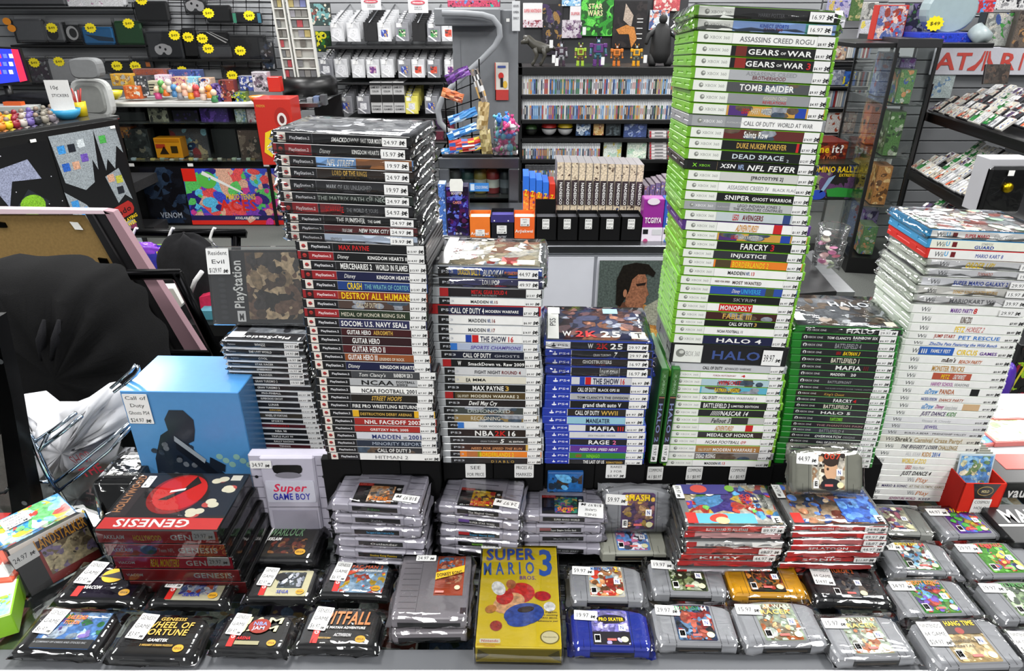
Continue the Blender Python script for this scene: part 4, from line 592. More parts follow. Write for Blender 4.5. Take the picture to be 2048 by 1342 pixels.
# 16-bit style black cartridges
def gen(fl,fr,ztop,label,bg,pal,titles,price,seed,red=True,W2=.62,extra=None,h=.0175,seal=True):
 c,yaw,w=spot(fl,fr,ztop);k=w/.122;d=w*W2;h*=k
 t=thing('game_cartridge',label,'game cartridge',(c.x,c.y,ztop-h),(0,0,yaw))
 mb=MB();mb.prism(arc_outline(w,d,.0045*k,.007,8,.0),0,h,'#101012','plastic',.0028*k)
 mb.box(-w*.36,-.0006,h*.18,w*.36,.001,h*.6,'#060607');mb.build('cart_body',t)
 x0,x1,y0,y1=-w*.33,w*.41,d*.09,d*.96;lw=x1-x0;lh=y1-y0;mb=MB();z=h+.0003
 mb.prism([(x0+.002,y0),(x1-.002,y0),(x1,y0+.002),(x1,y1-.002),(x1-.002,y1),(x0+.002,y1),(x0,y1-.002),(x0,y0+.002)],h,z,bg,'print')
 z+=.0002
 if pal:art(mb,x0+lw*pal[0][0],y0+lh*pal[0][1],x0+lw*pal[0][2],y0+lh*pal[0][3],pal[1],seed,z,18)
 z+=.0016
 if red:
  mb.rect(x0,y0,x0+lw*.12,y1,'#b8241e',z-.0004)
  mb.M=Matrix.Translation((x0+lw*.10,y0+lh*.25,z))@Matrix.Rotation(math.pi/2,4,'Z');mb.text('GENESIS',0,0,lh*.5,lw*.075,'w',0,bold=True);mb.M=None
 if extra:extra(mb,x0,y0,lw,lh,z)
 for i,(tt,f0,f1,g0,g1,cc)in enumerate(titles):mb.text(tt,x0+lw*f0,y0+lh*g0,x0+lw*f1,y0+lh*g1,cc,z+.0002+i*.00005,bold=True,it=.1)
 if seal:mb.ell(x0+lw*.86,y0+lh*.14,lw*.09,lh*.1,'#c8962a',z);mb.text('SEGA',x0+lw*.795,y0+lh*.11,x0+lw*.925,y0+lh*.17,'#3a2410',z+.0001,bold=True)
 mb.build('printed_label',t)
 mb=MB();mb.M=Matrix.Translation((-w*.42,d*.42,h+.0026))@Matrix.Rotation(-.1,4,'Z');sticker(mb,0,0,.029*k,.046*k,['GENESIS','GAME'],0,price);mb.build('price_sticker',t)
 s=sleeve(t,w,d,h,.009,seed,fr=.004,bk=.006,jit=.0011);s.location=(-w/2,0,0)
 return t
ZG=.972
gen((22,1303),(186,1308),ZG,'black cartridge with blue speeding-train picture label, front row nearest the left edge','#4a78b8',((0,.22,1,1),['#5a88c8','#8ab0d8','#3a7a4a','#6a5a9a','#8a9aa8','#b8c8d8']),[('RAILROAD',.28,.62,.78,.9,'o'),('TYCOON',.28,.55,.64,.75,'o'),('A COMPANY OF CARDS AND STOCKS INC',.02,.9,.12,.17,'s')],'$6.97',41,red=False,seal=False,extra=lambda mb,x,y,w,h,z:mb.rect(x,y,x+w,y+h*.24,'#0a0a0b',z-.0003))
gen((213,1314),(378,1318),ZG,'black cartridge with gold lettering on black label, front row second from the left','#1b1814',None,[('GENESIS',.3,.75,.88,.97,'a'),('WHEEL OF',.12,.92,.68,.85,'a'),('FORTUNE',.12,.88,.48,.65,'a'),('GAMETEK',.28,.62,.3,.38,'w'),('2 MEGABIT SCREEN PUZZLES',.2,.75,.18,.23,'a')],'$3.97',42,red=False)
gen((424,1300),(563,1304),ZG,'black cartridge with red basketball shape and cream lettering on label','#16140f',None,[('JAM',.2,.95,.76,.96,'#c9c49a'),('JAM',.16,.9,.5,.7,'#c9c49a'),('ARENA',.15,.42,.22,.32,'r')],'$8.97',43,extra=lambda mb,x,y,w,h,z:(mb.ell(x+w*.5,y+h*.66,w*.22,h*.24,'#8a2a1a',z+.0006),mb.text('NBA',x+w*.36,y+h*.68,x+w*.64,y+h*.8,'#7a90c8',z+.0008,bold=True),mb.text('JAM',x+w*.38,y+h*.54,x+w*.62,y+h*.65,'#b0bcd8',z+.0008,bold=True),mb.rect(x+w*.14,y+h*.06,x+w*.62,y+h*.18,'#8f8a6a',z+.0002)))
gen((590,1294),(746,1298),ZG,'black cartridge with tall copper-brown lettering on label, front row','#1c1a18',None,[('PITFALL',.12,.97,.56,.95,'#c07a4a'),('THE MAYAN ADVENTURE',.12,.9,.42,.49,'w'),('ACTIVISION',.38,.68,.2,.29,'#d0d0d0'),('PRESENTED BY THE COMPANY',.12,.34,.12,.17,'a')],'$6.97',44)
gen((108,1200),(268,1204),ZG,'black cartridge with yellow scribble emblem on dark purple label','#1c1428',None,[('VIACOM',.12,.42,.22,.32,'w')],'$3.97',45,extra=lambda mb,x,y,w,h,z:(mb.rect(x,y,x+w*.12,y+h*.3,'#b8241e',z-.0003),mb.ell(x+w*.48,y+h*.64,w*.2,h*.22,'#d8a818',z),mb.poly([(x+w*.25,y+h*.6),(x+w*.45,y+h*.7),(x+w*.8,y+h*.95),(x+w*.6,y+h*.66),(x+w*.78,y+h*.5),(x+w*.5,y+h*.56)],'#1a1420',z+.0002),mb.ell(x+w*.46,y+h*.93,w*.08,h*.06,'#b83a20',z+.0003)),red=False)
gen((299,1206),(446,1208),ZG,'black cartridge with cream hockey label and green title','#dcd6b4',((.2,.18,.86,.7),['#8a9ac0','#c8ccd8','#3a3a90','#b0503a','#d8dce0','#4a5a8a']),[('NHL',.46,.86,.82,.96,'#2f6a5a'),('ALL-STAR',.2,.88,.68,.8,'o'),('SEGA',.3,.62,.1,.2,'#2a3a9a')],'$3.97',46,extra=lambda mb,x,y,w,h,z:mb.rect(x+w*.2,y+h*.67,x+w*.9,y+h*.81,'#1a1a1c',z))
gen((491,1197),(620,1198),ZG,'black cartridge with cream label, small black disc and grey baseball picture','#d9d2a8',((.32,.3,.86,.92),['#3c4446','#8a90a0','#2a2e30','#b8bcc8','#5a6468']),[('SEGA',.36,.62,.08,.2,'#2a3a9a')],'$2.97',47,extra=lambda mb,x,y,w,h,z:mb.ell(x+w*.34,y+h*.72,w*.13,h*.15,'#0a0a0b',z),W2=.60)
gen((638,1189),(774,1193),ZG,'black cartridge with pale blue label and pink title, above the copper-lettered one','#8fb0cc',((.12,.0,1,.78),['#8fb4d4','#a8c4dc','#7aa0c0','#c8503a','#d8b030','#9fc0dc']),[('PAC-MAN 2',.25,.9,.84,.96,'#c05a3a'),('THE NEW ADVENTURES',.28,.9,.72,.8,'w')],'$6.97',48,extra=lambda mb,x,y,w,h,z:mb.poly([(x+w*.12,y+h*.7),(x+w*.5,y+h*.86),(x+w*.5,y+h*.78),(x+w*.12,y+h*.5)],'#b8482f',z))
gen((465,1119),(625,1121),ZG+.004,'black cartridge with dark label and jagged green title, below the upright grey one','#22201c',((.3,.1,.9,.6),['#3a2018','#6a3020','#1c1a18','#8a5a30']),[('WARLOCK',.2,.8,.66,.94,'#5a7a5a'),('AKKLAIM',.18,.45,.5,.6,'w')],'$8.97',49)
# loose sleeve pack lying at the back left
def flatbox(name,label,cat,pts,z0,z1,col,m='print',draw=None,part='printed_top',group=None,ch=.0012):
    # low box whose top corners are seen at the given pixels: front-left, front-right, back-left
 a,b,c=(atZ(*q,z1)for q in pts);w=(b-a).length;yaw=math.atan2(b.y-a.y,b.x-a.x);e=c-a;d=abs(-e.x*math.sin(yaw)+e.y*math.cos(yaw))
 t=thing(name,label,cat,(a.x,a.y,z0),(0,0,yaw),group);mb=MB();mb.cbox(0,0,0,w,d,z1-z0,ch,col,m);mb.build('box_body',t)
 if draw:
  mb=MB();draw(mb,w,d,z1-z0+.0004);mb.build(part,t)
 return t,w,d
t,w,d=flatbox('sleeve_pack','black pack of card sleeves with white sticker between chrome rack and blue box','pack',[(186,968),(268,968),(256,895)],ZC,ZC+.12,'#0a0a0b','plastic',lambda mb,w,d,z:(sticker(mb,w*.25,d*.5,w*.65,d*.85,['ODD-PACK','SLEEVES'],z,'$3.97'),mb.text('FLEXIBLE EASY-USE DESIGN',w*.05,d*.22,w*.95,d*.3,'w',z)))
sleeve(t,w,d,.12,.006,61,nx=6,ny=4)
# ---- tall grey cartridges with ridged wings
def snes(c,yaw,w,z0,label,seed,pal=None,title=None,endt='',endc='w',endpal=None,price=None,top=True,grp=None,lines=None):
 k=w/.136;d=.088*k;h=.0185*k;B_='#b0adbb'
 t=thing('game_cartridge',label,'game cartridge',(c.x,c.y,z0),(0,0,yaw),grp)
 mb=MB();mb.cbox(-w/2,0,0,w/2,d,h*.86,.002,B_);mb.cbox(-w*.31,-.0012,h*.05,w*.31,d,h,.0022,B_)
 for s in(-1,1):
  for i in range(1,6):mb.box(s*w*.405-w*.09,d*i/6-.0004,h*.84,s*w*.405+w*.09,d*i/6+.0004,h*.868,'#4a4852')
  mb.lathe([(.0022,h*.87),(.0022,h*.872),(0,h*.872)],'#17171a',cx=s*w*.41,cy=d*.93,n=8)
 mb.box(-w*.19,d*.70,h-.0002,w*.19,d*.72,h+.0002,'#55535e');mb.build('cart_body',t)
 mb=MB();z=h+.0004
 if top and pal:
  x0,x1,y0,y1=-w*.27,w*.26,d*.02,d*.56;lw=x1-x0;lh=y1-y0
  mb.rect(x0,y0,x1,y1,'#131214',z);mb.rect(x0,y1-lh*.14,x0+lw*.33,y1,'#b82418',z+.0002);art(mb,x0+lw*.3,y0+lh*.05,x1-lw*.16,y1-lh*.12,pal,seed,z+.0002,16);mb.ell(x1-lw*.08,y1-lh*.25,lw*.045,lh*.06,'#d8d8d4',z+.0004)
  mb.rect(x0+lw*.04,y0+lh*.35,x0+lw*.2,y0+lh*.75,'#3a3034',z+.0003)
  mb.text('SUPER NES',x0+lw*.03,y1-lh*.11,x0+lw*.3,y1-lh*.04,'#e89088',z+.0004)
  if title:mb.text(title,x0+lw*.36,y0+lh*.12,x1-lw*.24,y0+lh*.3,'r' if seed%2 else 'o',z+.0022,bold=True)
 mb.M=at(0,-.0016,0,SPINE);mb.rect(-w*.26,h*.3,w*.26,h*.78,'#0f0f11',0)
 if endpal:mb.rect(-w*.26,h*.45,-w*.12,h*.78,endpal,.0002)
 if endt:mb.text(endt,-w*.12 if len(endt)>8 else-w*.08,h*.42,w*.2 if len(endt)>8 else w*.06,h*.64,endc,.0003,bold=True)
 mb.build('printed_label',t)
 if price:
  mb=MB();mb.M=Matrix.Translation((w*.34,d*.16,h+.003))@Matrix.Rotation(math.pi-.1,4,'Z');sticker(mb,-.021,-.009 if not lines else-.014,.021,.008 if not lines else.022,lines or[],0,price);mb.build('price_sticker',t)
 s=sleeve(t,w,d,h,.008,seed,fr=.0045,bk=.003,jit=.0012);s.location=(-w/2,0,0)
 return h
def snes_stack(fl,fr,ztop,n,items,where):
 c,yaw,w=spot(fl,fr,ztop);h=(ztop-ZC-.004)/n;R=random.Random(n+int(w*1e4))
 for i in range(n):
  it=items[i]if i<len(items)else{};z0=ztop-h*(i+1)
  dx=R.uniform(-.005,.005)if i else 0
  snes(c+Vector((dx,R.uniform(0,.006)if i else 0,0)),yaw+(R.uniform(-.05,.05)if i else 0),w,z0,f"{ORD[i]} cartridge of the {where}"+(', '+it['d']if 'd' in it else ''),70+i*3+n,**{k:v for k,v in it.items()if k!='d'})
snes_stack((661,999),(836,1009),.95+.15,6,[dict(pal=['#c89a70','#4a4038','#d8b088','#8a8a90','#b07040'],title='F-ZERO',endt='F-Zero',endc='g',price='$18.97',d='desert picture on label'),dict(endt='Zelda',endc='s',d='plain dark end label'),dict(endt='The Legend of Zelda: A Link to the Past',endc='c',d='long blue lettering on end'),dict(endt='Outlander',d='short white lettering on end'),dict(endt='Donkey Kong Country',endc='y',d='yellow lettering on end'),dict(endt='',d='bottom, nearly hidden')],'lilac-grey pile beside the upright one')
snes_stack((876,1003),(1036,1018),.95+.125,5,[dict(pal=['#e8b020','#f0d030','#b83020','#3a2018'],title='DOOM',endt='The Magical Quest',price='24.97',d='glowing yellow picture label'),dict(endt='SUPER STAR WARS',endpal='#6a4a9a',d='white capitals on end'),dict(endt='Super Mario RPG',endc='c',endpal='r',d='red and blue end label'),dict(endt='MONSTER',endc='l',d='green lettering on end'),dict(d='bottom, nearly hidden')],'middle lilac-grey pile')
snes_stack((1047,1023),(1209,1027),.95+.098,4,[dict(pal=['#3a8a6a','#c8b040','#3a5a9a','#a03a80','#2a4a3a'],title='SUPER',endt='SUPER MARIO WORLD',price='$18.97',lines=['SNES','GAME'],d='multicoloured label, large sticker'),dict(endt='Super Empire Strikes Back',endpal='#9a5a5a',d='white lettering on end'),dict(endt='Mario is Missing',endc='s',d='small grey lettering on end'),dict(endt='TOM AND JERRY',endc='s',d='bottom one')],'right lilac-grey pile')
# upright adapter cartridge
a=atY(518,1060,.93);b=atY(688,1060,.93);w=.150;t=thing('adapter_cartridge','upright lilac-grey adapter cartridge with white name plate and cut-out window','game cartridge',(a.x+w/2+.002,.93,ZC),(math.radians(-3),0,0));h=atY(600,915,.93).z-ZC
mb=MB();mb.cbox(-w/2,0,0,w/2,.02,h,.003,'#a9a6b4');mb.cbox(-w*.36,-.006,.0,w*.26,.01,h-.002,.003,'#aca9b7')
for s in(-1,1):
 for i in range(1,8):mb.box(-w*.5 if s<0 else w*.27,-.0006,h*i/8,-w*.37 if s<0 else w*.5,.001,h*i/8+.0008,'#4a4852')
 for q in(.2,.75):mb.M=at(-w*.43 if s<0 else w*.34,-.0008,h*q,SPINE);mb.ell(0,0,.003,.003,'#17171a',.0003);mb.M=None
mb.box(-w*.3,-.0068,.0,w*.22,-.005,h*.38,'#9693a1');mb.box(-w*.33,-.0066,h*.415,w*.26,-.0055,h*.42,'#55535e');mb.build('cart_body',t)
mb=MB();mb.M=at(-w*.05,-.0064,h*.86,SPINE);mb.ell(0,0,w*.17,h*.1,'#0a0a0b',.0004,clip=(-w*.17,-h*.055,w*.17,h*.045));mb.ell(0,-h*.07,w*.15,h*.035,'#77757f',.0006);mb.build('window_opening',t)
mb=MB();mb.M=at(-w*.05,-.0064,h*.585,SPINE);mb.prism([(-w*.27,-h*.11),(w*.27,-h*.11),(w*.28,-h*.09),(w*.28,h*.12),(w*.27,h*.14),(-w*.27,h*.14),(-w*.28,h*.12),(-w*.28,-h*.09)],0,.0008,'#b9b9c6','print')
mb.text('Super',-w*.2,h*.02,w*.18,h*.11,'#c8284a',.0011,bold=True,it=.3);mb.text('GAME BOY',-w*.21,-h*.075,w*.22,0,'#2a2a98',.0012,bold=True);mb.build('name_plate',t)
mb=MB();mb.M=at(-w*.46,-.0075,h*.87,SPINE);sticker(mb,0,0,.036,.015,[],0,'34.97');mb.build('price_sticker',t)
# ---- big grey 8-bit cartridges
c,yaw,w=spot((781,1233),(932,1234),ZC+.052);w*=1.0;d=w*1.14
for i in range(2):
 z0=ZC+.028-i*.026;t=thing('game_cartridge',['tall dark grey cartridge with orange label, upper of two beside the yellow box','dark grey cartridge underneath the orange-labelled one'][i],'game cartridge',(c.x,c.y-i*.004,z0),(0,0,yaw-.0+i*.02))
 mb=MB();h=.0205;mb.cbox(-w/2,0,0,w/2,d,h,.0018,'#8e898f');
 mb.box(-w*.5,.0,h-.0002,-w*.5+.0001,d,h,'#444444')
 for j in range(9):mb.box(-w*.44,d*(.14+.09*j),h-.0002,-w*.2,d*(.14+.09*j)+.0007,h+.0002,'#434146')
 mb.box(-w*.19,.004,h-.0002,-w*.185,d-.003,h+.0002,'#434146');mb.box(-w*.42,-.0008,h*.15,w*.42,.001,h*.55,'#101012')
 mb.box(w*.41,d*.07,h-.0002,w*.49,d*.16,h+.0003,'#3a2a30');mb.build('cart_body',t)
 if i==0:
  mb=MB();x0,x1,y0,y1=w*.02,w*.42,d*.34,d*.985;z=h+.0004;lw=x1-x0;lh=y1-y0
  mb.rect(x0,y0,x1,y1,'#c8502a',z);mb.rect(x0+lw*.06,y0+lh*.62,x1-lw*.06,y0+lh*.94,'#5a9ac8',z+.0002);art(mb,x0+lw*.06,y0+lh*.66,x1-lw*.1,y0+lh*.96,['#c8603a','#e0a080','#5a9ac8','#8a3a2a'],3,z+.0003,12);art(mb,x0+lw*.35,y0+lh*.28,x1-lw*.06,y0+lh*.5,['#b8502a','#d08a5a','#8a3018','#e0a880'],4,z+.0003,9)
  mb.poly([(x0,y0+lh*.36),(x1,y0+lh*.56),(x1,y0+lh*.74),(x0,y0+lh*.54)],'#e0b428',z+.0022)
  mb.M=Matrix.Translation((x0+lw*.06,y0+lh*.425,z+.0026))@Matrix.Rotation(.19,4,'Z');mb.text('DONKEY KONG',0,0,lw*.9,lh*.09,'k',0,bold=True);mb.text('CLASSICS',-lw*.02,-lh*.065,lw*.4,-lh*.025,'k',0);mb.M=None
  for q in range(4):mb.text('the two great games in one',x0+lw*.12,y0+lh*(.26-.04*q),x0+lw*.55,y0+lh*(.28-.04*q),'#5a2418',z+.0024)
  mb.rect(x0+lw*.05,y0+lh*.04,x0+lw*.35,y0+lh*.09,'#e08a80',z+.0024);mb.ell(x0+lw*.8,y0+lh*.17,lw*.1,lh*.055,'#d8c8a8',z+.0024);mb.build('printed_label',t)
  mb=MB();mb.M=Matrix.Translation((-w*.3,d*.88,h+.0028));sticker(mb,0,0,w*.29,d*.1,[],0,'24.97');mb.build('price_sticker',t)
 s=sleeve(t,w,d,h,.007,90+i,fr=.005,jit=.0015,nx=9,ny=9);s.location=(-w/2,0,0)
# ---- yellow boxed game
a,b,c2=atZ(946,1294,ZC+.036),atZ(1128,1297,ZC+.036),atZ(974,1088,ZC+.036);w=(b-a).length;d=(c2-a).y;h=.034
t=thing('game_box','bright yellow game box with large blue title and red shapes, front row','game box',(a.x,a.y,ZC),(0,0,math.atan2(b.y-a.y,b.x-a.x)))
mb=MB();mb.cbox(.003,.003,.001,w-.003,d-.003,h-.001,.001,'#d8bc10','print');mb.poly([(0,0),(1,0),(1,1)],'y',-5)if False else None
mb.M=at(.003,.0028,0,SPINE);mb.poly([(0,.004),(.02,h*.5),(.004,h-.006)],'#8a7a10',.0002);mb.poly([(w-.006,.004),(w-.026,h*.5),(w-.01,h-.006)],'#8a7a10',.0002);mb.build('box_body',t)
mb=MB();z=h-.0006;YB='#dcc010';mb.rect(.004,.004,w-.004,d-.004,YB,z);z+=.0002;BL='#2f5cb8'
mb.M=Matrix.Translation((w*.08,d*.835,z))@Matrix.Rotation(.04,4,'Z');mb.text('SUPER',-.001,-.001,w*.62-.001,d*.125-.001,'#8a3a7a',.0001,bold=True);mb.text('SUPER',0,0,w*.62,d*.125,BL,.0003,bold=True);mb.M=None
mb.M=Matrix.Translation((w*.05,d*.675,z))@Matrix.Rotation(.05,4,'Z');mb.text('M A R I O',0,0,w*.65,d*.13,BL,.0004,bold=True);mb.M=None
mb.text('3',w*.73,d*.68,w*.95,d*.965,BL,z+.0003,bold=True);mb.text('BROS.',w*.5,d*.632,w*.71,d*.67,'#6a3a90',z+.0004,bold=True)
sh=[('ell',.52,.50,.17,.11,'#c8241e',.3),('ell',.38,.40,.2,.10,'#e0a878',.5),('ell',.56,.30,.24,.11,'#2f4a9a',.25),('ell',.52,.24,.16,.06,'#2f4a9a',.2),('ell',.33,.45,.11,.07,'#c8241e',.9),('ell',.25,.54,.08,.08,'#e8e8e6',.4),('ell',.86,.37,.07,.05,'#e8e8e6',-.3),('ell',.24,.19,.07,.05,'#a02a20',.2),('ell',.17,.34,.07,.04,'#b8742a',.5),('ell',.40,.58,.06,.05,'#b0602a',.1),('ell',.78,.47,.1,.05,'#b81e1a',-.1),('ell',.58,.34,.1,.03,'#2a1a14',.2)]
for i,(_,x,y,rx,ry,cc,ro)in enumerate(sh):mb.ell(x*w,y*d,rx*w,ry*d*.9,cc,z+.0002+i*.00008,'artwork',20,ro)
for i,s_ in enumerate(['The biggest,','most exciting','MARIO BROS.','adventure yet!']):mb.text(s_,w*.72,d*(.315-.027*i),w*.95,d*(.33-.027*i),'#4a3a10',z+.0002,bold=True,it=.2)
mb.prism([(w*.07,d*.045),(w*.29,d*.045),(w*.30,d*.06),(w*.29,d*.08),(w*.07,d*.08),(w*.06,d*.06)],z,z+.0004,'#e0d8c0','print');mb.text('Nintendo',w*.085,d*.052,w*.275,d*.072,'#b01c1c',z+.0006,bold=True);mb.text('ENTERTAINMENT',w*.04,d*.028,w*.31,d*.038,'#b01c1c',z+.0004);mb.text('SYSTEM',w*.12,d*.012,w*.24,d*.022,'#b01c1c',z+.0004)
mb.ell(w*.85,d*.1,w*.11,d*.058,'#7a6a20',z+.0002,n=24);mb.ell(w*.85,d*.1,w*.095,d*.05,'#d8cfa0',z+.0004,n=24);mb.text('Nintendo',w*.775,d*.095,w*.925,d*.108,'#5a5028',z+.0006);mb.build('printed_front',t)
mb=MB();mb.rect(0,0,w,0,'w',0)if False else None;mb.cbox(0,0,0,w,d,h+.0015,.0015,'w','wrap');mb.build('clear_protector',t)
mb=MB();mb.M=Matrix.Translation((w*.0,d*.95,h+.002));sticker(mb,0,0,w*.26,d*.06,[],0,'74.97');mb.build('price_sticker',t)
# ---- red-spined slim cases
def art_switch1(mb,w,d,z):
 art(mb,.012,.004,w-.004,d-.004,['#d8c8a0','#5aa0d8','#c84030','#e0b840','#4a3a90','#d0d0c8','#6ab050'],61,z,26)
 mb.rect(.004,.004,w*.13,d*.28,'#b8302a',z+.002);mb.rect(.004,d*.72,w*.55,d-.004,'#3a3878',z+.0018);mb.ell(w*.25,d*.85,w*.09,d*.1,'#c04a40',z+.002);mb.ell(w*.58,d*.86,w*.05,d*.08,'#6a9a3a',z+.002)
 mb.rect(w*.12,.004,w*.72,d*.26,'#5aa8dc',z+.0018);mb.ell(w*.35,d*.16,w*.1,d*.09,'#c84030',z+.002,rot=.3);mb.ell(w*.38,d*.10,w*.07,d*.08,'#e0b088',z+.0021)
 for i,(tt,c_)in enumerate((('SUPER','#b8301c'),('MARIO','#b8301c'),('3D','#1c2a5a'),('ALL-STARS','#2a2a2a'))):mb.M=Matrix.Translation((w*(.70+.065*i+(.01 if i>2 else 0)),d*.38,z+.0024))@Matrix.Rotation(math.pi/2,4,'Z');mb.text(tt,0,0,d*.34,w*.05,c_,0,bold=True)
 mb.M=None;mb.rect(w*.88,.006,w*.97,d*.2,'#e0e0dc',z+.002);mb.text('E',w*.90,d*.05,w*.95,d*.16,'k',z+.0022,bold=True)
 mb.M=Matrix.Translation((w*.035,d*.93,z+.0024))@Matrix.Rotation(-math.pi/2,4,'Z');sticker(mb,0,-.008,.034,.006,[],0,'89.97');mb.M=None
def art_switch2(mb,w,d,z):
 art(mb,.012,.004,w-.004,d-.004,['#c8a888','#3a5aa8','#b07a5a','#5a80c8','#d8c0a0','#8a4a3a','#4a6ab0'],63,z,28);art(mb,w*.58,.006,w*.95,d*.6,['#3a62b8','#5a88d8','#2a3a7a','#6aa0e0'],64,z+.002,14)
 mb.rect(.004,.004,w*.13,d*.26,'#c8342e',z+.0019);mb.rect(w*.88,.006,w*.97,d*.2,'#e0e0dc',z+.003);mb.text('E',w*.90,d*.05,w*.95,d*.16,'k',z+.0032,bold=True)
 mb.M=Matrix.Translation((w*.035,d*.93,z+.0024))@Matrix.Rotation(-math.pi/2,4,'Z');sticker(mb,0,-.008,.034,.006,[],0,'24.97');mb.M=None
def switch_stack(fl,fr,bl,ztop,n,artf,where,prices,sp):
 a,b,c=(atZ(*q,ztop)for q in(fl,fr,bl));w=(b-a).length;d=.105;yaw=math.atan2(b.y-a.y,b.x-a.x);h=(ztop-ZC)/n;R=random.Random(n)
 for i in range(n):
  z0=ztop-h*(i+1);dx=(R.uniform(-.004,.006)-.0012*i)if i else 0;T=h-.0016
  bgd,tx,dd=sp[i%len(sp)]
  t=thing('slim_game_case',f"{ORD[i]} slim case, {where}"+(', '+dd if dd else ''),'game case',(a.x+dx,a.y+(R.uniform(-.003,.003)if i else 0),z0),(0,0,yaw+(R.uniform(-.02,.02)if i else 0)),where)
  mb=MB();mb.cbox(0,0,0,w,d,T,.001,'#b8bcc0','acrylic');mb.box(.002,.002,.001,w-.002,d-.002,T-.0008,'#c9c9c9','print');mb.build('case_shell',t)
  mb=MB();mb.M=at(0,-.0003,0,SPINE);mb.rect(.003,T*.08,w-.003,T*.92,bgd,0);mb.rect(.003,T*.08,w*.12,T*.92,'#c8201e',.0002)
  if tx:mb.text(tx,w*.2,T*.28,w*.62,T*.68,'w' if bgd!='w' else 's',.0004,bold=True)
  mb.build('printed_spine',t)
  if i==0:mb=MB();artf(mb,w,d,T+.0003);mb.build('front_cover',t)
  if i<len(prices)and prices[i]:
   mb=MB();mb.M=at(0,-.0026,0,SPINE);x1=w-.004;sticker(mb,x1-.036,T*.1,x1,T*.95,[],0,prices[i]);mb.build('price_sticker',t)
  sleeve(t,w,d,T,.006,120+i+n,fr=.0022,bk=.004,jit=.0012)
switch_stack((1373,1050),(1574,1051),(1358,964),ZC+.118,8,art_switch1,'red pile left of the standing cartridge',['89.97','','','19.97','44.97','',''],[('#c23a34','SUPER MARIO 3D ALL-STARS','colourful cover'),('#d8a0a0','','faded pink spine'),('w','MARIO','white and red spine'),('#b83a34','',None),('#b0302c','KIRBY','price near the bottom'),('#c8282a','',None),('#d8d0d8','','pale spine'),('#4a3a50','','dark spine at the bottom')])
switch_stack((1586,1049),(1781,1050),(1563,966),ZC+.118,9,art_switch2,'red pile under the standing cartridge',['24.97','49.97','15.97','44.97','','$11.97'],[('#c2241f','THE WONDERFUL COLLECTION','blue and tan figures cover'),('#c8302c','',None),('#d07070','','sun-faded spine'),('#c02824','SPLATOON','small white lettering'),('#b82420','',None),('#c02420','SONIC','white lettering'),('#a81f1c','',None),('#c8302c','',None),('#901a18','','bottom, darkest red')])
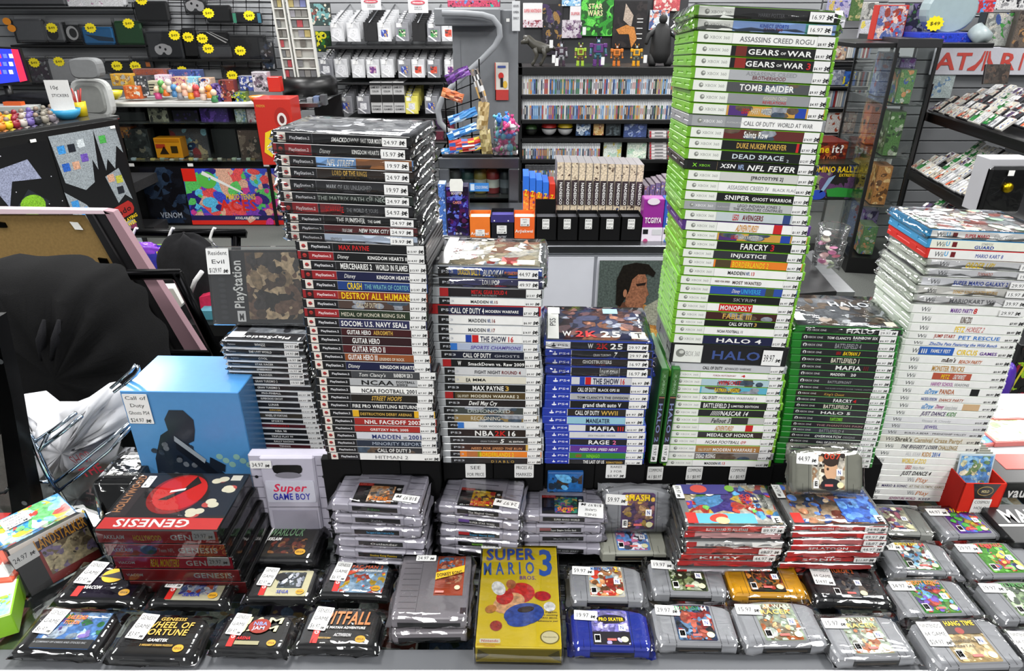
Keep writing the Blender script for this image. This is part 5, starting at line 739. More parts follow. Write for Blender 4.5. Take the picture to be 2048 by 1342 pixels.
# ---- big red clamshell boxes
a,b,c=atZ(187,1059,ZC+.14),atZ(435,1061,ZC+.14),atZ(284,947,ZC+.14);w=(b-a).length;d=(c-a).y;yaw=math.atan2(b.y-a.y,b.x-a.x);h=.0272
for i in range(5):
 T=h-.0006;z0=ZC+.14-h*(i+1);n_=['red-spined clamshell box with round red emblem on its black cover, top of the pile','red-spined clamshell box with picture on spine, second of the pile','crimson-spined clamshell box with yellow scrawl on spine, third of the pile','red clamshell box hidden fourth in the pile by the cartridges','red clamshell box at the bottom of the pile'][i]
 t=thing('clamshell_box',n_,'game box',(a.x+i*.006,a.y+.001*i,z0),(0,0,yaw));mb=MB();mb.cbox(0,0,0,w,d,T*.48,.002,'#0a0a0b');mb.cbox(0,0,T*.52,w,d,T,.002,'#0a0a0b');mb.box(.002,.002,T*.3,w-.002,d-.002,T*.7,'#0a0a0b');mb.build('box_body',t)
 mb=MB();mb.M=at(0,-.0004,0,SPINE);mb.rect(.002,T*.06,w-.002,T*.94,['#c0262a','#b8262c','#c8203c','#b8262c','#b8262c'][i],0)
 X=lambda f:w*f
 if i<2:mb.text('AKKLAIM',X(.06),T*.35,X(.23),T*.65,'w',.0003,bold=True,it=.1)
 else:mb.text('VIACOM',X(.04),T*.4,X(.18),T*.6,'w',.0003,bold=True)
 if i==0:mb.text('HOLLYWOOD',X(.3),T*.25,X(.53),T*.65,'y',.0003,bold=True)
 if i==1:mb.ell(X(.36),T*.5,X(.07),T*.36,'#3a3430',.0003);mb.text('Team NFL',X(.44),T*.35,X(.57),T*.65,'#c8c4c0',.0003)
 if i==2:mb.text('REAL MONSTERS',X(.3),T*.2,X(.54),T*.8,'y',.0003,bold=True,it=.2)
 mb.text('GENESIS',X(.6),T*.3,X(.93),T*.7,'w',.0003,bold=True);mb.build('printed_spine',t)
 if i==0:
  mb=MB();z=T+.0004;mb.rect(.006,.006,w-.006,d-.004,'#1a1618',z);mb.rect(.002,.002,w-.002,d*.2,'#c8302e',z+.0002)
  mb.M=Matrix.Translation((w*.74,d*.17,z+.0005))@Matrix.Rotation(math.pi,4,'Z');mb.text('GENESIS',0,0,w*.62,d*.13,'w',0,bold=True);mb.M=None
  mb.ell(w*.47,d*.62,w*.24,d*.36,'#8a1410',z+.0003,n=28);mb.ell(w*.49,d*.64,w*.22,d*.32,'#c41a16',z+.0005,n=28,rot=.2);mb.poly([(w*.34,d*.5),(w*.42,d*.5),(w*.62,d*.82),(w*.55,d*.95),(w*.5,d*.7)],'#18120f',z+.0009);mb.poly([(w*.40,d*.63),(w*.52,d*.68),(w*.52,d*.72),(w*.40,d*.67)],'w',z+.0011)
  R=random.Random(5)
  for q in((.78,.86),(.88,.72),(.82,.45),(.72,.28)):
   for j in range(4):mb.ell(w*(q[0]+R.uniform(-.035,.035)),d*(q[1]+R.uniform(-.04,.04)),w*.045,d*.05,'#d8d2b8' if j else '#b8483a',z+.0006+.0001*j)
  mb.rect(w*.86,d*.87,w*.95,d*.97,'#d8d4c4',z+.0008)
  mb.M=Matrix.Translation((w*.1,d*.28,z+.0008))@Matrix.Rotation(math.pi/2,4,'Z');mb.text('HOLLYWOOD',0,0,d*.68,w*.07,'#b07a50',0,bold=True);mb.M=None;mb.rect(w*.02,d*.22,w*.17,d*.98,'#2a2224',z+.0004)
  mb.M=Matrix.Translation((w*.12,d*.94,z+.0014))@Matrix.Rotation(-math.pi/2,4,'Z');sticker(mb,0,0,.03,.013,[],0,'29.97');mb.M=None
  mb.build('front_cover',t)
 if i in(0,2):mb=MB();mb.M=at(0,-.0012,0,SPINE);sticker(mb,w*.79,T*.35,w*.97,T*.98,[],0,'29.97');mb.build('price_sticker',t)
 mb=MB();mb.cbox(-.0012,-.0016,.0,w+.0012,d+.001,T+(.0016 if i==0 else.0002),.001,'w','wrap');mb.build('clear_wrap',t)
# ---- blue boxed set with soldier picture
a,b=atY(292,948,.985),atY(507,941,.985);at_=atY(242,782,.985);w=b.x-a.x+.008;h=at_.z-ZC
t=thing('collector_box','big sky-blue cube box with dark soldier figure on its front','box',(a.x-.004,.985,ZC),(0,0,math.radians(-1.5)));mb=MB();dd=.13
mb.cbox(0,0,0,w,dd,h,.0012,'#3f7fb8','print');mb.build('box_body',t)
mb=MB();mb.M=at(0,-.0005,0,SPINE);W_=w;z=0
mb.rect(.001,.001,w-.001,h-.001,'#4a84b8',z)
for i in range(6):mb.ell(w*(.72+.05*i),h*(.52-.03*(i%3)),w*.03,w*.03,'#7fa8a0',z+.0002+i*.00005)
bd='#16202e'
mb.poly([(w*.12,.001),(w*.12,h*.25),(w*.15,h*.5),(w*.25,h*.68),(w*.33,h*.72),(w*.45,h*.66),(w*.56,h*.5),(w*.7,h*.42),(w*.97,h*.16),(w*.9,h*.08),(w*.7,h*.16),(w*.6,.001)],bd,z+.0006)
mb.poly([(w*.33,h*.68),(w*.32,h*.8),(w*.38,h*.87),(w*.50,h*.87),(w*.57,h*.80),(w*.56,h*.72),(w*.53,h*.64),(w*.42,h*.6)],'#1c2430',z+.0008)
R=random.Random(2)
for i in range(26):mb.ell(w*R.uniform(.14,.5),h*R.uniform(.05,.62),w*.03,h*.02,R.choice(['#26303e','#3a4250','#101620','#5a6068']),z+.001+i*.00002,'artwork',8,R.random()*3)
mb.poly([(w*.38,h*.66),(w*.97,h*.13),(w*.95,h*.08),(w*.36,h*.58)],'#0e141e',z+.0016);mb.poly([(w*.37,h*.68),(w*.6,h*.5),(w*.58,h*.47),(w*.36,h*.64)],'#8a949c',z+.0018);mb.poly([(w*.62,h*.46),(w*.74,h*.40),(w*.76,h*.46),(w*.64,h*.52)],'#18202c',z+.0018);mb.ell(w*.55,h*.24,w*.09,h*.08,'#1a2434',z+.0017)
mb.build('printed_front',t)
mb=MB();mb.M=at(0,-.0025,0,SPINE);sticker(mb,w*.02,h*.77,w*.23,h*.985,['Call of','Duty','Ghosts PS4'],0,'$24.97');mb.build('price_sticker',t)
# ---- long disc box standing on the jewel cases
zt=atY(444,680,1.045).z;Y=1.10;x0=0;w=.218;z1=atY(430,515,Y).z
t=thing('long_disc_box','long clear disc box with group picture cover standing on the jewel cases','game case',(atY(428,662,Y).x,Y,zt+.002),(math.radians(-14),math.radians(-2),math.radians(-5)));h=(z1-zt)*1.0;h=max(h,.14)
mb=MB();mb.cbox(0,0,0,w,.02,h,.002,'#b9bdc2','acrylic');mb.box(.004,.004,.004,w-.004,.018,h-.006,'#1b1b1e');mb.build('case_shell',t)
mb=MB();mb.M=at(0,.0035,0,SPINE);mb.rect(.006,.004,w-.006,h-.008,'#19191c',0);art(mb,w*.32,h*.08,w*.84,h*.93,['#4a3a30','#8a7458','#2a2420','#b8a080','#6a5040','#3a3432'],44,.0002,34)
mb.M=at(0,.0035,0,SPINE)@Matrix.Translation((w*.285,h*.22,.0022))@Matrix.Rotation(math.pi/2,4,'Z');mb.text('PlayStation',0,0,h*.62,w*.085,'w',0,bold=True)
mb.M=at(0,.0035,0,SPINE)@Matrix.Translation((w*.97,h*.12,.0022))@Matrix.Rotation(math.pi/2,4,'Z');mb.text('RESIDENT EVIL',-.001,0,h*.78,w*.1,'#c8c0b8',0,bold=True);mb.text('RESIDENT EVIL',0,.0012,h*.77,w*.094,'#a01c1c',.0004,bold=True)
mb.M=at(0,.0035,0,SPINE);mb.rect(w*.22,h*.05,w*.29,h*.19,'#d8d8d8',.002);mb.text('M',w*.235,h*.07,w*.278,h*.16,'k',.0024,bold=True)
for i in range(9):mb.ell(w*.11,h*(.1+.07*i),w*.03,h*.025,'#2c2c30',.001)
mb.build('printed_front',t)
mb=MB();mb.M=at(0,-.0012,0,SPINE);sticker(mb,w*.01,h*.66,w*.2,h*.985,['Resident','Evil'],0,'$129.97');mb.build('price_sticker',t)
# ---- two upright black cases beside the tower
for i in range(2):
 x=.240+i*.0155-.0;t=thing('game_case',['upright dark-spined game case with green picture, left of the pair beside the blue stack','upright dark-spined game case with green picture, right of the pair, touching the tower'][i],'game case',(atY(1298+21*i,928,.965).x,.965,atY(1298,928,.965).z+.001),(0,math.radians(1.0),0),'two upright cases beside the tower')
 h=.19;mb=MB();mb.cbox(0,0,0,.0135,.135,h,.001,'#2a6a28','frosted');mb.build('case_shell',t)
 mb=MB();mb.M=at(0,-.0004,0,SPINE)@Matrix.Translation((.0022,h*.985,0))@Matrix.Rotation(-math.pi/2,4,'Z');mb.rect(0,0,h*.97,.0095,'#1b1c1e',0);mb.rect(0,0,h*.26,.0095,'#3f6a34',.0001,'artwork');mb.text('X XBOX',h*.04,.003,h*.24,.0066,'#9ab89a',.0003);mb.rect(h*.27,0,h*.28,.0095,'#9a6a50',.0002);mb.text('HALO 2',h*.33,.0016,h*.75,.008,'#7a86b0',.0003,bold=True);mb.build('printed_spine',t)
 mb=MB();mb.M=at(.0012,-.002,0,SPINE)@Matrix.Translation((0,h*.22,0))@Matrix.Rotation(-math.pi/2,4,'Z');sticker(mb,0,0,h*.19,.011,[],0,'19.97');mb.build('price_sticker',t)
# ---------------------------------------------------------------- upright boxes seen between pixels, at a given distance
def pb(name,label,cat,r,Y,th,col,pal=None,seed=0,n=12,texts=(),group=None,extra=None,parts=True,m='print',inset=.03,bg=None,part='printed_front',kind=None,tilt=0,yaw=0,ch=None):
 x0,z0,x1,z1=vrect(*r,Y);w=x1-x0;h=z1-z0
 mb=MB();c=min(.003,w*.04,h*.04,th*.2)if ch is None else ch
 mb.cbox(-w/2,0,0,w/2,th,h,c,col,m)
 fm=mb if not parts else MB();fm.M=at(-w/2,-.0006,0,SPINE)
 e=inset*min(w,h)
 if pal:art(fm,e,e,w-e,h-e,pal,seed,0,n,bg,dz=.0001)
 z=.0035
 if extra:extra(fm,w,h,z)
 for i,t in enumerate(texts):fm.text(t[0],w*t[1],h*t[2],w*t[3],h*t[4],t[5],z+.0006+i*.0002,bold=True,it=t[6]if len(t)>6 else 0)
 if parts and(pal or extra or texts):
  t=thing(name,label,cat,((x0+x1)/2,Y,z0),(tilt,0,yaw),group);mb.build('box_body',t);fm.build(part,t)
 else:
  if fm is mb:mb.M=None
  t=mb.build(name,None,((x0+x1)/2,Y,z0),(tilt,0,yaw));tag(t,label,cat,group,kind)
 return t
# ---------------------------------------------------------------- room
def sm(name,f):
 mb=MB();f(mb);return struct(mb.build(name))
sm('floor',lambda m:m.box(-6,-2,-.05,5.2,7.6,0,'#5f615e','carpet'))
def slat(m,x0,x1,y,z0,z1,col,gap=.102):
 m.box(x0,y+.02,z0,x1,y+.05,z1,'#3a3b3e','paint');z=z0
 while z<z1:m.cbox(x0,y,z+.007,x1,y+.02,min(z+gap,z1),.004,col,'paint');z+=gap
sm('wall_back',lambda m:slat(m,-6,5.2,7.5,0,3.1,'#9a9c9f'))
sm('wall_left',lambda m:m.box(-6.05,-2,0,-6,7.55,3.1,'#8d8f92','paint'))
def wr(m):
 m.M=Matrix.Translation((4.2,0,0))@Matrix.Rotation(math.pi/2,4,'Z');slat(m,-2,7.55,-1.0+.0,0,3.1,'#3f4043')
sm('wall_right',wr)
# ---------------------------------------------------------------- back counter with boxes
YB=2.5;zb_=atY(1150,491,YB).z;xl=atY(640,560,YB).x;xr=atY(1560,530,YB).x
t=thing('service_counter','grey-white service counter behind the stacks, with metal edge and door seam','counter',(0,YB,0))
mb=MB();mb.box(xl,.02,0,xr,.62,zb_-.02,'#a6a8b0','paint');mb.build('cabinet_body',t)
mb=MB();mb.cbox(xl-.01,0,zb_-.035,xr+.01,.64,zb_-.001,.004,'#96989c','metal');mb.build('worktop',t)
xs=atY(1190,560,YB).x
for a_,b_ in((xl+.02,xs-.006),(xs+.006,xr-.02)):mb=MB();mb.cbox(a_,.008,.1,b_,.02,zb_-.05,.002,'#bfc1c9','paint');mb.build('cabinet_door',t)
mb=MB();mb.cbox(xs-.004,-.004,zb_-.27,xs+.05,.008,zb_-.262,.001,'#17171a','metal');mb.build('door_handle',t)
def sold(fm,w,h,z):
 fm.rect(0,0,w,h,'#4a5450',z-.003,'artwork');fm.poly([(w*.55,h*.1),(w,h*.05),(w,h*.55),(w*.6,h*.62)],'#a8743a',z-.0025,'artwork');fm.poly([(w*.6,h*.45),(w,h*.4),(w,h*.75),(w*.62,h*.6)],'#8f9080',z-.0022,'artwork');fm.poly([(w*.58,h*.36),(w,h*.25),(w,h*.33),(w*.6,h*.44)],'#c89a50',z-.002,'artwork')
 fm.poly([(0,0),(w*.62,0),(w*.75,h*.2),(w*.62,h*.34),(w*.4,h*.42),(w*.22,h*.5),(w*.05,h*.42),(0,h*.4)],'#15181d',z-.0016,'artwork')
 fm.poly([(w*.27,h*.38),(w*.27,h*.62),(w*.42,h*.66),(w*.5,h*.5),(w*.46,h*.36)],'#5a3a2c',z-.0012,'artwork');fm.poly([(w*.36,h*.62),(w*.38,h*.84),(w*.46,h*.9),(w*.58,h*.9),(w*.62,h*.84),(w*.62,h*.78),(w*.66,h*.71),(w*.63,h*.685),(w*.63,h*.64),(w*.6,h*.62),(w*.6,h*.585),(w*.54,h*.55),(w*.44,h*.57)],'#8a5c44',z-.0010,'artwork');fm.poly([(w*.48,h*.80),(w*.61,h*.815),(w*.6,h*.79),(w*.5,h*.78)],'#241a16',z-.0008);fm.ell(w*.35,h*.72,w*.025,h*.035,'#9a6a50',z-.0004)
 fm.poly([(w*.24,h*.62),(w*.23,h*.84),(w*.3,h*.96),(w*.46,h*.985),(w*.62,h*.97),(w*.72,h*.9),(w*.7,h*.86),(w*.62,h*.885),(w*.5,h*.885),(w*.43,h*.84),(w*.40,h*.74),(w*.36,h*.68),(w*.3,h*.6)],'#17130f',z-.0006,'artwork')
pb('poster','poster of a dark-haired man in profile before an orange sky, on the service counter front','poster',(1193,521,1345,740),YB-.003,.003,'#5a5a5a',None,extra=sold)
# row of boxes on the back counter
Y1=YB+.06
def ob(label,r,col,extra,name='card_box',Y=Y1,th=.1,lid=None,inner='#e8d8c0',group=None):
 x0,z0,x1,z1=vrect(*r,Y);w=x1-x0;h=z1-zb_;t=thing(name,label,'card box',((x0+x1)/2,Y,zb_),(0,0,0),group)
 mb=MB();e=.002;mb.box(-w/2,0,0,w/2,e,h,col,'card');mb.box(-w/2,th-e,0,w/2,th,h+(lid or 0),col,'card');mb.box(-w/2,0,0,-w/2+e,th,h,col,'card');mb.box(w/2-e,0,0,w/2,th,h,col,'card');mb.box(-w/2,0,0,w/2,th,e,col,'card');mb.box(-w/2+e,e,0,w/2-e,th*.85,h*.88,inner,'card');mb.build('box_body',t)
 mb=MB();mb.M=at(-w/2,-.0006,0,SPINE);extra(mb,w,h);mb.build('printed_front',t);return t
def st(x0,y0,x1,y1):return lambda mb,w,h:sticker(mb,w*x0,h*y0,w*x1,h*y1,['CARD','DIVIDER','PACKS'],.001,'$5.97')
for i in range(5):
 x0=1072+i*42.5;top=[434,434,434,434,434][i]
 ob(f"black lidless card box, {['leftmost, its back flap raised', 'second from left', 'third, its note showing a small mascot', 'fourth from left', 'rightmost beside the purple box'][i]}, on the service counter",(x0,top,x0+41,490),'#0a0a0b',(lambda i:lambda mb,w,h:sticker(mb,w*.3,h*.5,w*.64,h*.92,['BULK','CARDS'],.001,'$0.97'))(i),lid=.045 if i==0 else.0,inner='#55565a')
fr=lambda mb,w,h,y,s=.05:mb.text('Arjiekwei',w*.06,h*y,w*.92,h*(y+.13),'#e8e0d8',.0004,bold=True)
ob('orange card box, left one, with note over its white lettering',(939,434,981,477),'#d8702a',lambda mb,w,h:(fr(mb,w,h,.25),sticker(mb,w*.28,h*.2,w*.72,h*.48,['CARD','PACKS'],.001,'$3.97')))
ob('orange card box, right one, white lettering below a grey note',(1028,434,1070,482),'#d8602a',lambda mb,w,h:(fr(mb,w,h,.35),sticker(mb,w*.3,h*.62,w*.74,h*.96,['FULL','ART'],.001,'$4.97')))
ob('black and violet card box with flap top between the orange ones',(982,430,1028,479),'#17171c',lambda mb,w,h:(mb.rect(0,h*.72,w,h,'#3a3470',.0004),mb.ell(w*.15,h*.78,w*.03,w*.03,'w',.0006),mb.ell(w*.75,h*.78,w*.03,w*.03,'w',.0006),sticker(mb,w*.25,h*.28,w*.68,h*.6,['CARD','PACKS'],.001,'$3.97'),mb.text('PACIFIC',w*.3,h*.1,w*.68,h*.2,'#c8c8d0',.0006)),inner='#4a4488')
pb('booster_display','tall dark purple card-pack box with blank white tab, left on the service counter','card box',(893,372,938,472),Y1+.02,.06,'#1a1030',['#2a1550','#3a2a80','#4a1a48','#141028','#5a6ac0','#1a0e20'],71,30,[('BOOSTER',.25,.84,.72,.89,'#d8c8b0'),('CARDS',.3,.66,.68,.71,'#d88a70'),('30 - 30',.38,.04,.65,.08,'w')],extra=lambda f,w,h,z:f.poly([(w*.2,h*.9),(w*.75,h*.9),(w*.78,h*1.08),(w*.72,h*1.14),(w*.24,h*1.14),(w*.18,h*1.08)],'#dcdcd6',z))
pb('booster_display','blue and white card-pack box squeezed at the far left of the service counter','card box',(878,368,892,470),Y1+.03,.06,'#8fa8d0',['#4a70b8','#c8d4e8','#2a3a80','#88a0d0'],72,12)
pur=lambda c:(lambda f,w,h,z:(f.rect(0,h*.02,w,h*.4,'#e0d8e4',z-.001),f.rect(w*.05,h*.26,w*.3,h*.36,'#1c1c20',z),f.rect(w*.5,h*.24,w*.95,h*.36,'#c8c8cc',z),f.ell(w*.2,h*.1,w*.12,h*.06,c,z),f.ell(w*.45,h*.95,w*.3,h*.07,'#d8cfd8',z)))
pb('card_box','magenta and white card box with foreign lettering, right of the black boxes','card box',(1285,398,1326,491),Y1,.06,'#8a2a88',None,extra=pur('#b84a80'),texts=[('TCGIIYA',.1,.5,.9,.62,'w')])
pb('card_box','blue and white card box at the edge of the tall green tower','card box',(1327,398,1368,491),Y1,.06,'#2f58b0',None,extra=pur('#4a80c8'),texts=[('HIIYA',.1,.5,.9,.62,'w')])
# video series, back row
for i in range(12):
 x0=1113+i*14.35
 pb('video_box','tall boxed video with portrait top and vertical white lettering, one of twelve','video box',(x0,324+i*.5,x0+13.6,432),Y1+.13,.14,'#8a8688',['#c8b8a0','#5a4a40','#8a7a6a','#d8c8a8','#2a3a6a' if i in(3,8)else '#4a3a34'],80+i,8,group='twelve boxed videos on the service counter',extra=lambda f,w,h,z:(f.rect(w*.06,h*.22,w*.94,h*.68,'#3a3034',z),setattr(f,'M',f.M@Matrix.Translation((w*.72,h*.64,z+.001))@Matrix.Rotation(math.pi/2+math.pi,4,'Z')),f.text('NADESICO',0,-w*.28,h*.42,w*.12,'w',0,bold=True)))
# piles of small boxes
for i in range(5):
 pb('toy_box',f"{['first', 'second', 'third', 'fourth', 'fifth'][i]} from left of the blue and orange action-figure boxes",'toy box',(1046+i*13,352+i*4,1058+i*13,428),Y1+.11,.13,'#2f68c8' if i<4 else '#b83020',None,extra=(lambda i:lambda f,w,h,z:(f.rect(0,0,w,h*.62,['#c84a28','#b83a30','#d8702a','#6a4a90','#c83a28'][i],z-.002),art(f,w*.05,h*.02,w*.95,h*.55,['#d8702a','#c8a040','#7a3a80','#b03020','#e0b040'],90+i,z-.0015,8),f.text('Z',w*.25,h*.5,w*.75,h*.66,'y',z,bold=True)))(i))
for i in range(5):
 pb('card_tin',f"{['first', 'second', 'third', 'fourth', 'fifth'][i]} from left of the multicoloured packs beside the tall green tower",'card pack',(1288+i*11,372-i*3,1298+i*11,408),Y1+.12,.12,'#5a4a58',['#6a5a80','#c8a870','#8a4a3a','#3a4a70','#b8b0c0'],100+i,8)
# grey pillar cabinet with bent tube
t=pb('grey_cabinet','tall grey metal cabinet panel with a blister pack hung on it','cabinet',(908,20,1036,330),3.6,.3,'#6f7276',None,extra=lambda f,w,h,z:(f.rect(w*.12,0,w*.125,h*.82,'#55585c',z),f.rect(w*.82,h*.93,w*.87,h*.95,'w',z)),m='grain')
Y3=3.45;pts=[(884,26),(930,27),(965,30),(985,36),(998,52),(1000,72),(990,92),(965,118),(935,145),(905,172),(884,198),(876,220),(880,245),(895,262),(930,266)]
tb=MB();tb.tube([atY(p[0],p[1],Y3)for p in pts],.0145,'#8c8f93','paint',10);tag(tb.build('bent_tube_rail'),'thick grey steel tube bent like a question mark in front of the cabinet','rail')
tb=MB();x0,z0,x1,z1=vrect(868,16,1000,52,3.5);tb.cbox(x0,3.5,z0,x1,3.58,z1,.006,'#777a7e','paint');tag(tb.build('steel_bracket'),'grey steel beam behind the top of the bent tube','beam')
pb('blister_pack','red and white blister pack with small black gadget on the grey cabinet','blister pack',(990,125,1017,200),3.59,.006,'#d8d4cc',None,extra=lambda f,w,h,z:(f.rect(0,h*.0,w,h*.28,'#b83a34',z),f.rect(0,0,w*.06,h,'#c8402a',z),f.ell(w*.45,h*.65,w*.2,h*.09,'#c8302a',z),f.rect(w*.4,h*.35,w*.6,h*.6,'#1c1c1e',z+.001),f.ell(w*.75,h*.42,w*.16,h*.1,'#d8b040',z),f.rect(w*.2,h*.86,w*.8,h*.92,'#4a5a9a',z)))
pb('paper_sign','narrow printed white notice at the cabinet top right corner','sign',(1024,2,1040,62),3.58,.002,'#d8dadc',None,texts=[('HOURS',.15,.8,.85,.88,'#5a5a60'),('OPEN',.15,.6,.85,.68,'#5a5a60'),('DAILY',.15,.4,.85,.48,'#5a5a60')])
pb('toy_case','open black box of coloured toys on top of the grey cabinet','box',(895,0,1000,14),3.55,.2,'#1c2030',['#c84a6a','#3ab0a0','#e08030','#2a2a30','#6a8ac8'],105,10)
# wire snack rack
YR=3.2;t=thing('wire_rack','black wire rack of snack packs leaning in front of the bent tube','rack',(0,0,0));mb=MB()
for a_,b_ in(((888,165),(897,308)),((912,150),(918,310)),((940,140),(945,310)),((958,118),(962,310))):mb.tube([atY(*a_,YR),atY(*b_,YR)],.0035,'k','metal',6)
for i in range(5):mb.tube([atY(890+i,190+i*29,YR),atY(962,160+i*36,YR)],.0025,'k','metal',6)
x0,z0,x1,z1=vrect(885,306,985,313,YR);mb.cbox(x0,YR-.03,z0,x1,YR+.25,z1,.003,'#0a0a0b');mb.build('wire_frame',t)
def packet(name,label,px,py,Y,w,h,col,seed,pal,rot=0,cat='snack packet',group=None):
 p=atY(px,py,Y);R=random.Random(seed);nx,ny=5,6;v=[];f=[]
 for s_ in(0,1):
  for j in range(ny+1):
   for i in range(nx+1):
    u=i/nx;q=j/ny;e=math.sin(math.pi*u)*math.sin(math.pi*q);v.append(((u-.5)*w,(-1 if s_ else 1)*(e**.5*min(w,h)*.16)+R.uniform(-1,1)*.003*(e>0),(q-.5)*h+R.uniform(-1,1)*.003))
 for s_ in(0,1):
  for j in range(ny):
   for i in range(nx):
    a=s_*(nx+1)*(ny+1)+j*(nx+1)+i;f.append((a,a+1,a+nx+2,a+nx+1))
 mb=MB();k=len(f)//4
 for g in range(4):pass
 mb.add(v,f[:k],pal[0],'print',False)
 mb=MB();base=0
 mb.add(v,f,col,'print');R.seed(seed);C=[rgb(R.choice(pal))for _ in range(len(f))]
 for i in range(len(f)):
  if R.random()<.45:mb.C[i]=C[i]
 o=mb.build(name,None,p,(0,rot,R.uniform(-.3,.3)));tag(o,label,cat,group);return o
for i,(px,py,w,h,c,pal,lb,ro)in enumerate([(905,190,.14,.05,'#c86a3a',['#e0a070','#8a3a20'],'orange snack packet on the upper wire shelf',.3),(915,150,.16,.05,'#6a3a90',['#a070c0','#3a2050'],'purple packet at the top of the wire rack',-.4),(925,232,.2,.045,'#4a90d0',['#c8e0f0','#2a60a8'],'light blue bar on the middle wire shelf',-.35),(925,263,.2,.045,'#3a88d0',['#d0e8f8','#2a60a8'],'light blue bar on the lower wire shelf',-.35),(930,290,.2,.07,'#c83a30',['#e0c040','#3a60b0','#e0e0e0'],'red and yellow snack box-shaped packet at the rack bottom',-.1),(900,302,.12,.04,'#4a90d0',['#e0e0f0','#2a60a8'],'blue and white packet lying at the rack foot',-.2),(966,232,.07,.15,'#b8a070',['#d8c8a0','#8a7040'],'tan crinkled packet hanging on the rack side, upper',.1),(972,285,.07,.14,'#a89a68',['#d0c090','#7a6a40'],'tan crinkled packet hanging on the rack side, lower',-.1),(958,172,.05,.18,'#8a8078',['#2a2a2c','#c8a060','#d8d8d8'],'striped long packet hanging from the tube',-.3)]):
 packet('snack_packet',lb,px,py,YR-.02,w*.72,h*.8,c,200+i,pal,ro)
x0,z0,x1,z1=vrect(986,255,1036,312,YR);t=thing('candy_tub','clear tub heaped with pink, blue and green wrapped sweets','tub',((x0+x1)/2,YR+.07,z0));w=x1-x0;h=z1-z0
mb=MB();mb.cbox(-w/2,-.07,0,w/2,.07,h,.004,'w','acrylic');mb.build('tub_wall',t)
R=random.Random(9)
for i in range(46):
 zz=R.uniform(.02,h*1.25);xx=R.uniform(-w/2+.02,w/2-.02);yy=R.uniform(-.055,.05);c=R.choice(['#c8307a','#3a80d0','#5ab04a','#e07ab0','#e8e8f0','#b02060','#6ac0d8'])
 mb=MB();mb.ball(0,0,0,.018,c,'print',8,.7,1.2);mb.tube([(-.034,0,0),(-.018,0,0)],[.009,.003],c,'print',5);mb.tube([(.018,0,0),(.034,0,0)],[.003,.009],c,'print',5)
 o=mb.build('wrapped_sweet',None,((x0+x1)/2+xx,YR+.07+yy,z0+zz),(R.random()*3,R.random()*3,R.random()*3));tag(o,'wrapped sweet heaped in the clear tub on the fridge','sweet','wrapped sweets in the clear tub')
# small glass-door fridge under it
x0,z0,x1,z1=vrect(880,316,1038,480,YR-.04);t=thing('mini_fridge','small black glass-door fridge with steel frame and blue sticker','fridge',((x0+x1)/2,YR-.04,max(0,z0-.1)));w=x1-x0;h=z1-max(0,z0-.1);th=.35
mb=MB();mb.box(-w/2,.03,0,w/2,th,.02,'#1b1c1e');mb.box(-w/2,.03,h-.02,w/2,th,h,'#2a2b2d','metal');mb.box(-w/2,.03,0,-w/2+.02,th,h,'#1b1c1e');mb.box(w/2-.02,.03,0,w/2,th,h,'#1b1c1e');mb.box(-w/2,th-.02,0,w/2,th,h,'#1b1c1e');mb.build('fridge_body',t)
mb=MB();e=.05
for q in((-w/2,0,w/2,e),(-w/2,h-e,w/2,h),(-w/2,e,-w/2+e,h-e),(w/2-e,e,w/2,h-e)):mb.cbox(q[0],0,q[1],q[2],.03,q[3],.004,'#77797c','metal')
mb.build('door_frame',t);mb=MB();mb.box(-w/2+e,.01,e,w/2-e,.014,h-e,'w','glass');mb.build('door_glass',t)
mb=MB();mb.box(-w/2+.02,.04,h*.6,w/2-.02,th-.03,h*.61,'#b8c0c4','acrylic');mb.build('fridge_shelf',t)
mb=MB();mb.M=at(0,-.001,0,SPINE);mb.rect(-w*.12,h-.155,w*.12,h-.115,'#3a80c8',0);mb.rect(-w*.11,h-.15,-w*.06,h-.12,'#c8d8e8',.0005);mb.text('COLD DRINKS',-w*.05,h-.142,w*.11,h-.128,'w',.0006);mb.build('blue_sticker',t)
for i in range(10):
 px=-w*.33+(i%5)*w*.165;zz=h*.612 if i<5 else h*.612-.2;c=['#3a3c40','#2a4a48','#8a7a3a','#8a2a2c','#2c3036','#2a2a2e','#38393c','#5a2426','#3a4a6a','#4a6a5a'][i]
 mb=MB();mb.lathe([(0,0),(.028,0),(.031,.006),(.031,.105),(.025,.115),(0,.115)],c,'plastic',14);mb.lathe([(.0313,.03),(.0313,.07)],'#c8c8c0' if i in(2,3,9)else '#6a7078','print',14)
 o=mb.build('drink_can',None,((x0+x1)/2+px,YR+.08,max(0,z0-.1)+zz));tag(o,f"drink can in the small fridge, {ORD[i % 5].replace('topmost', 'first')} from left on the {'upper' if i < 5 else 'lower'} shelf",'drink can','cans in the small fridge')
# ---------------------------------------------------------------- left foreground: framed board, draped chair, bag, chrome rack, post
def slab4(px,Y,th,col,m='print',name='panel',parent=None):
 P=[atY(q[0],q[1],Y if not isinstance(Y,(list,tuple))else Y[i])for i,q in enumerate(px)];n=len(P);v=[tuple(p)for p in P]+[(p.x,p.y+th,p.z)for p in P]
 f=[tuple(range(n)),tuple(range(2*n-1,n-1,-1))]+[(i,(i+1)%n,n+(i+1)%n,n+i)for i in range(n)]
 mb=MB();mb.add(v,f,col,m);return mb.build(name,parent)
t=thing('framed_board','large framed board seen from behind, brown hardboard with pale pink edge','picture frame',(0,0,0))
slab4([(-80,428),(168,431),(342,700),(-80,700)],2.0,.006,'#7d653c','fibreboard','hardboard_back',t)
slab4([(-80,417),(205,421),(222,428),(-80,428)],1.985,.03,'#c9b3bb','paint','frame_edge',t);slab4([(206,421),(226,424),(440,760),(404,760)],1.985,.03,'#8f7078','paint','frame_edge',t)
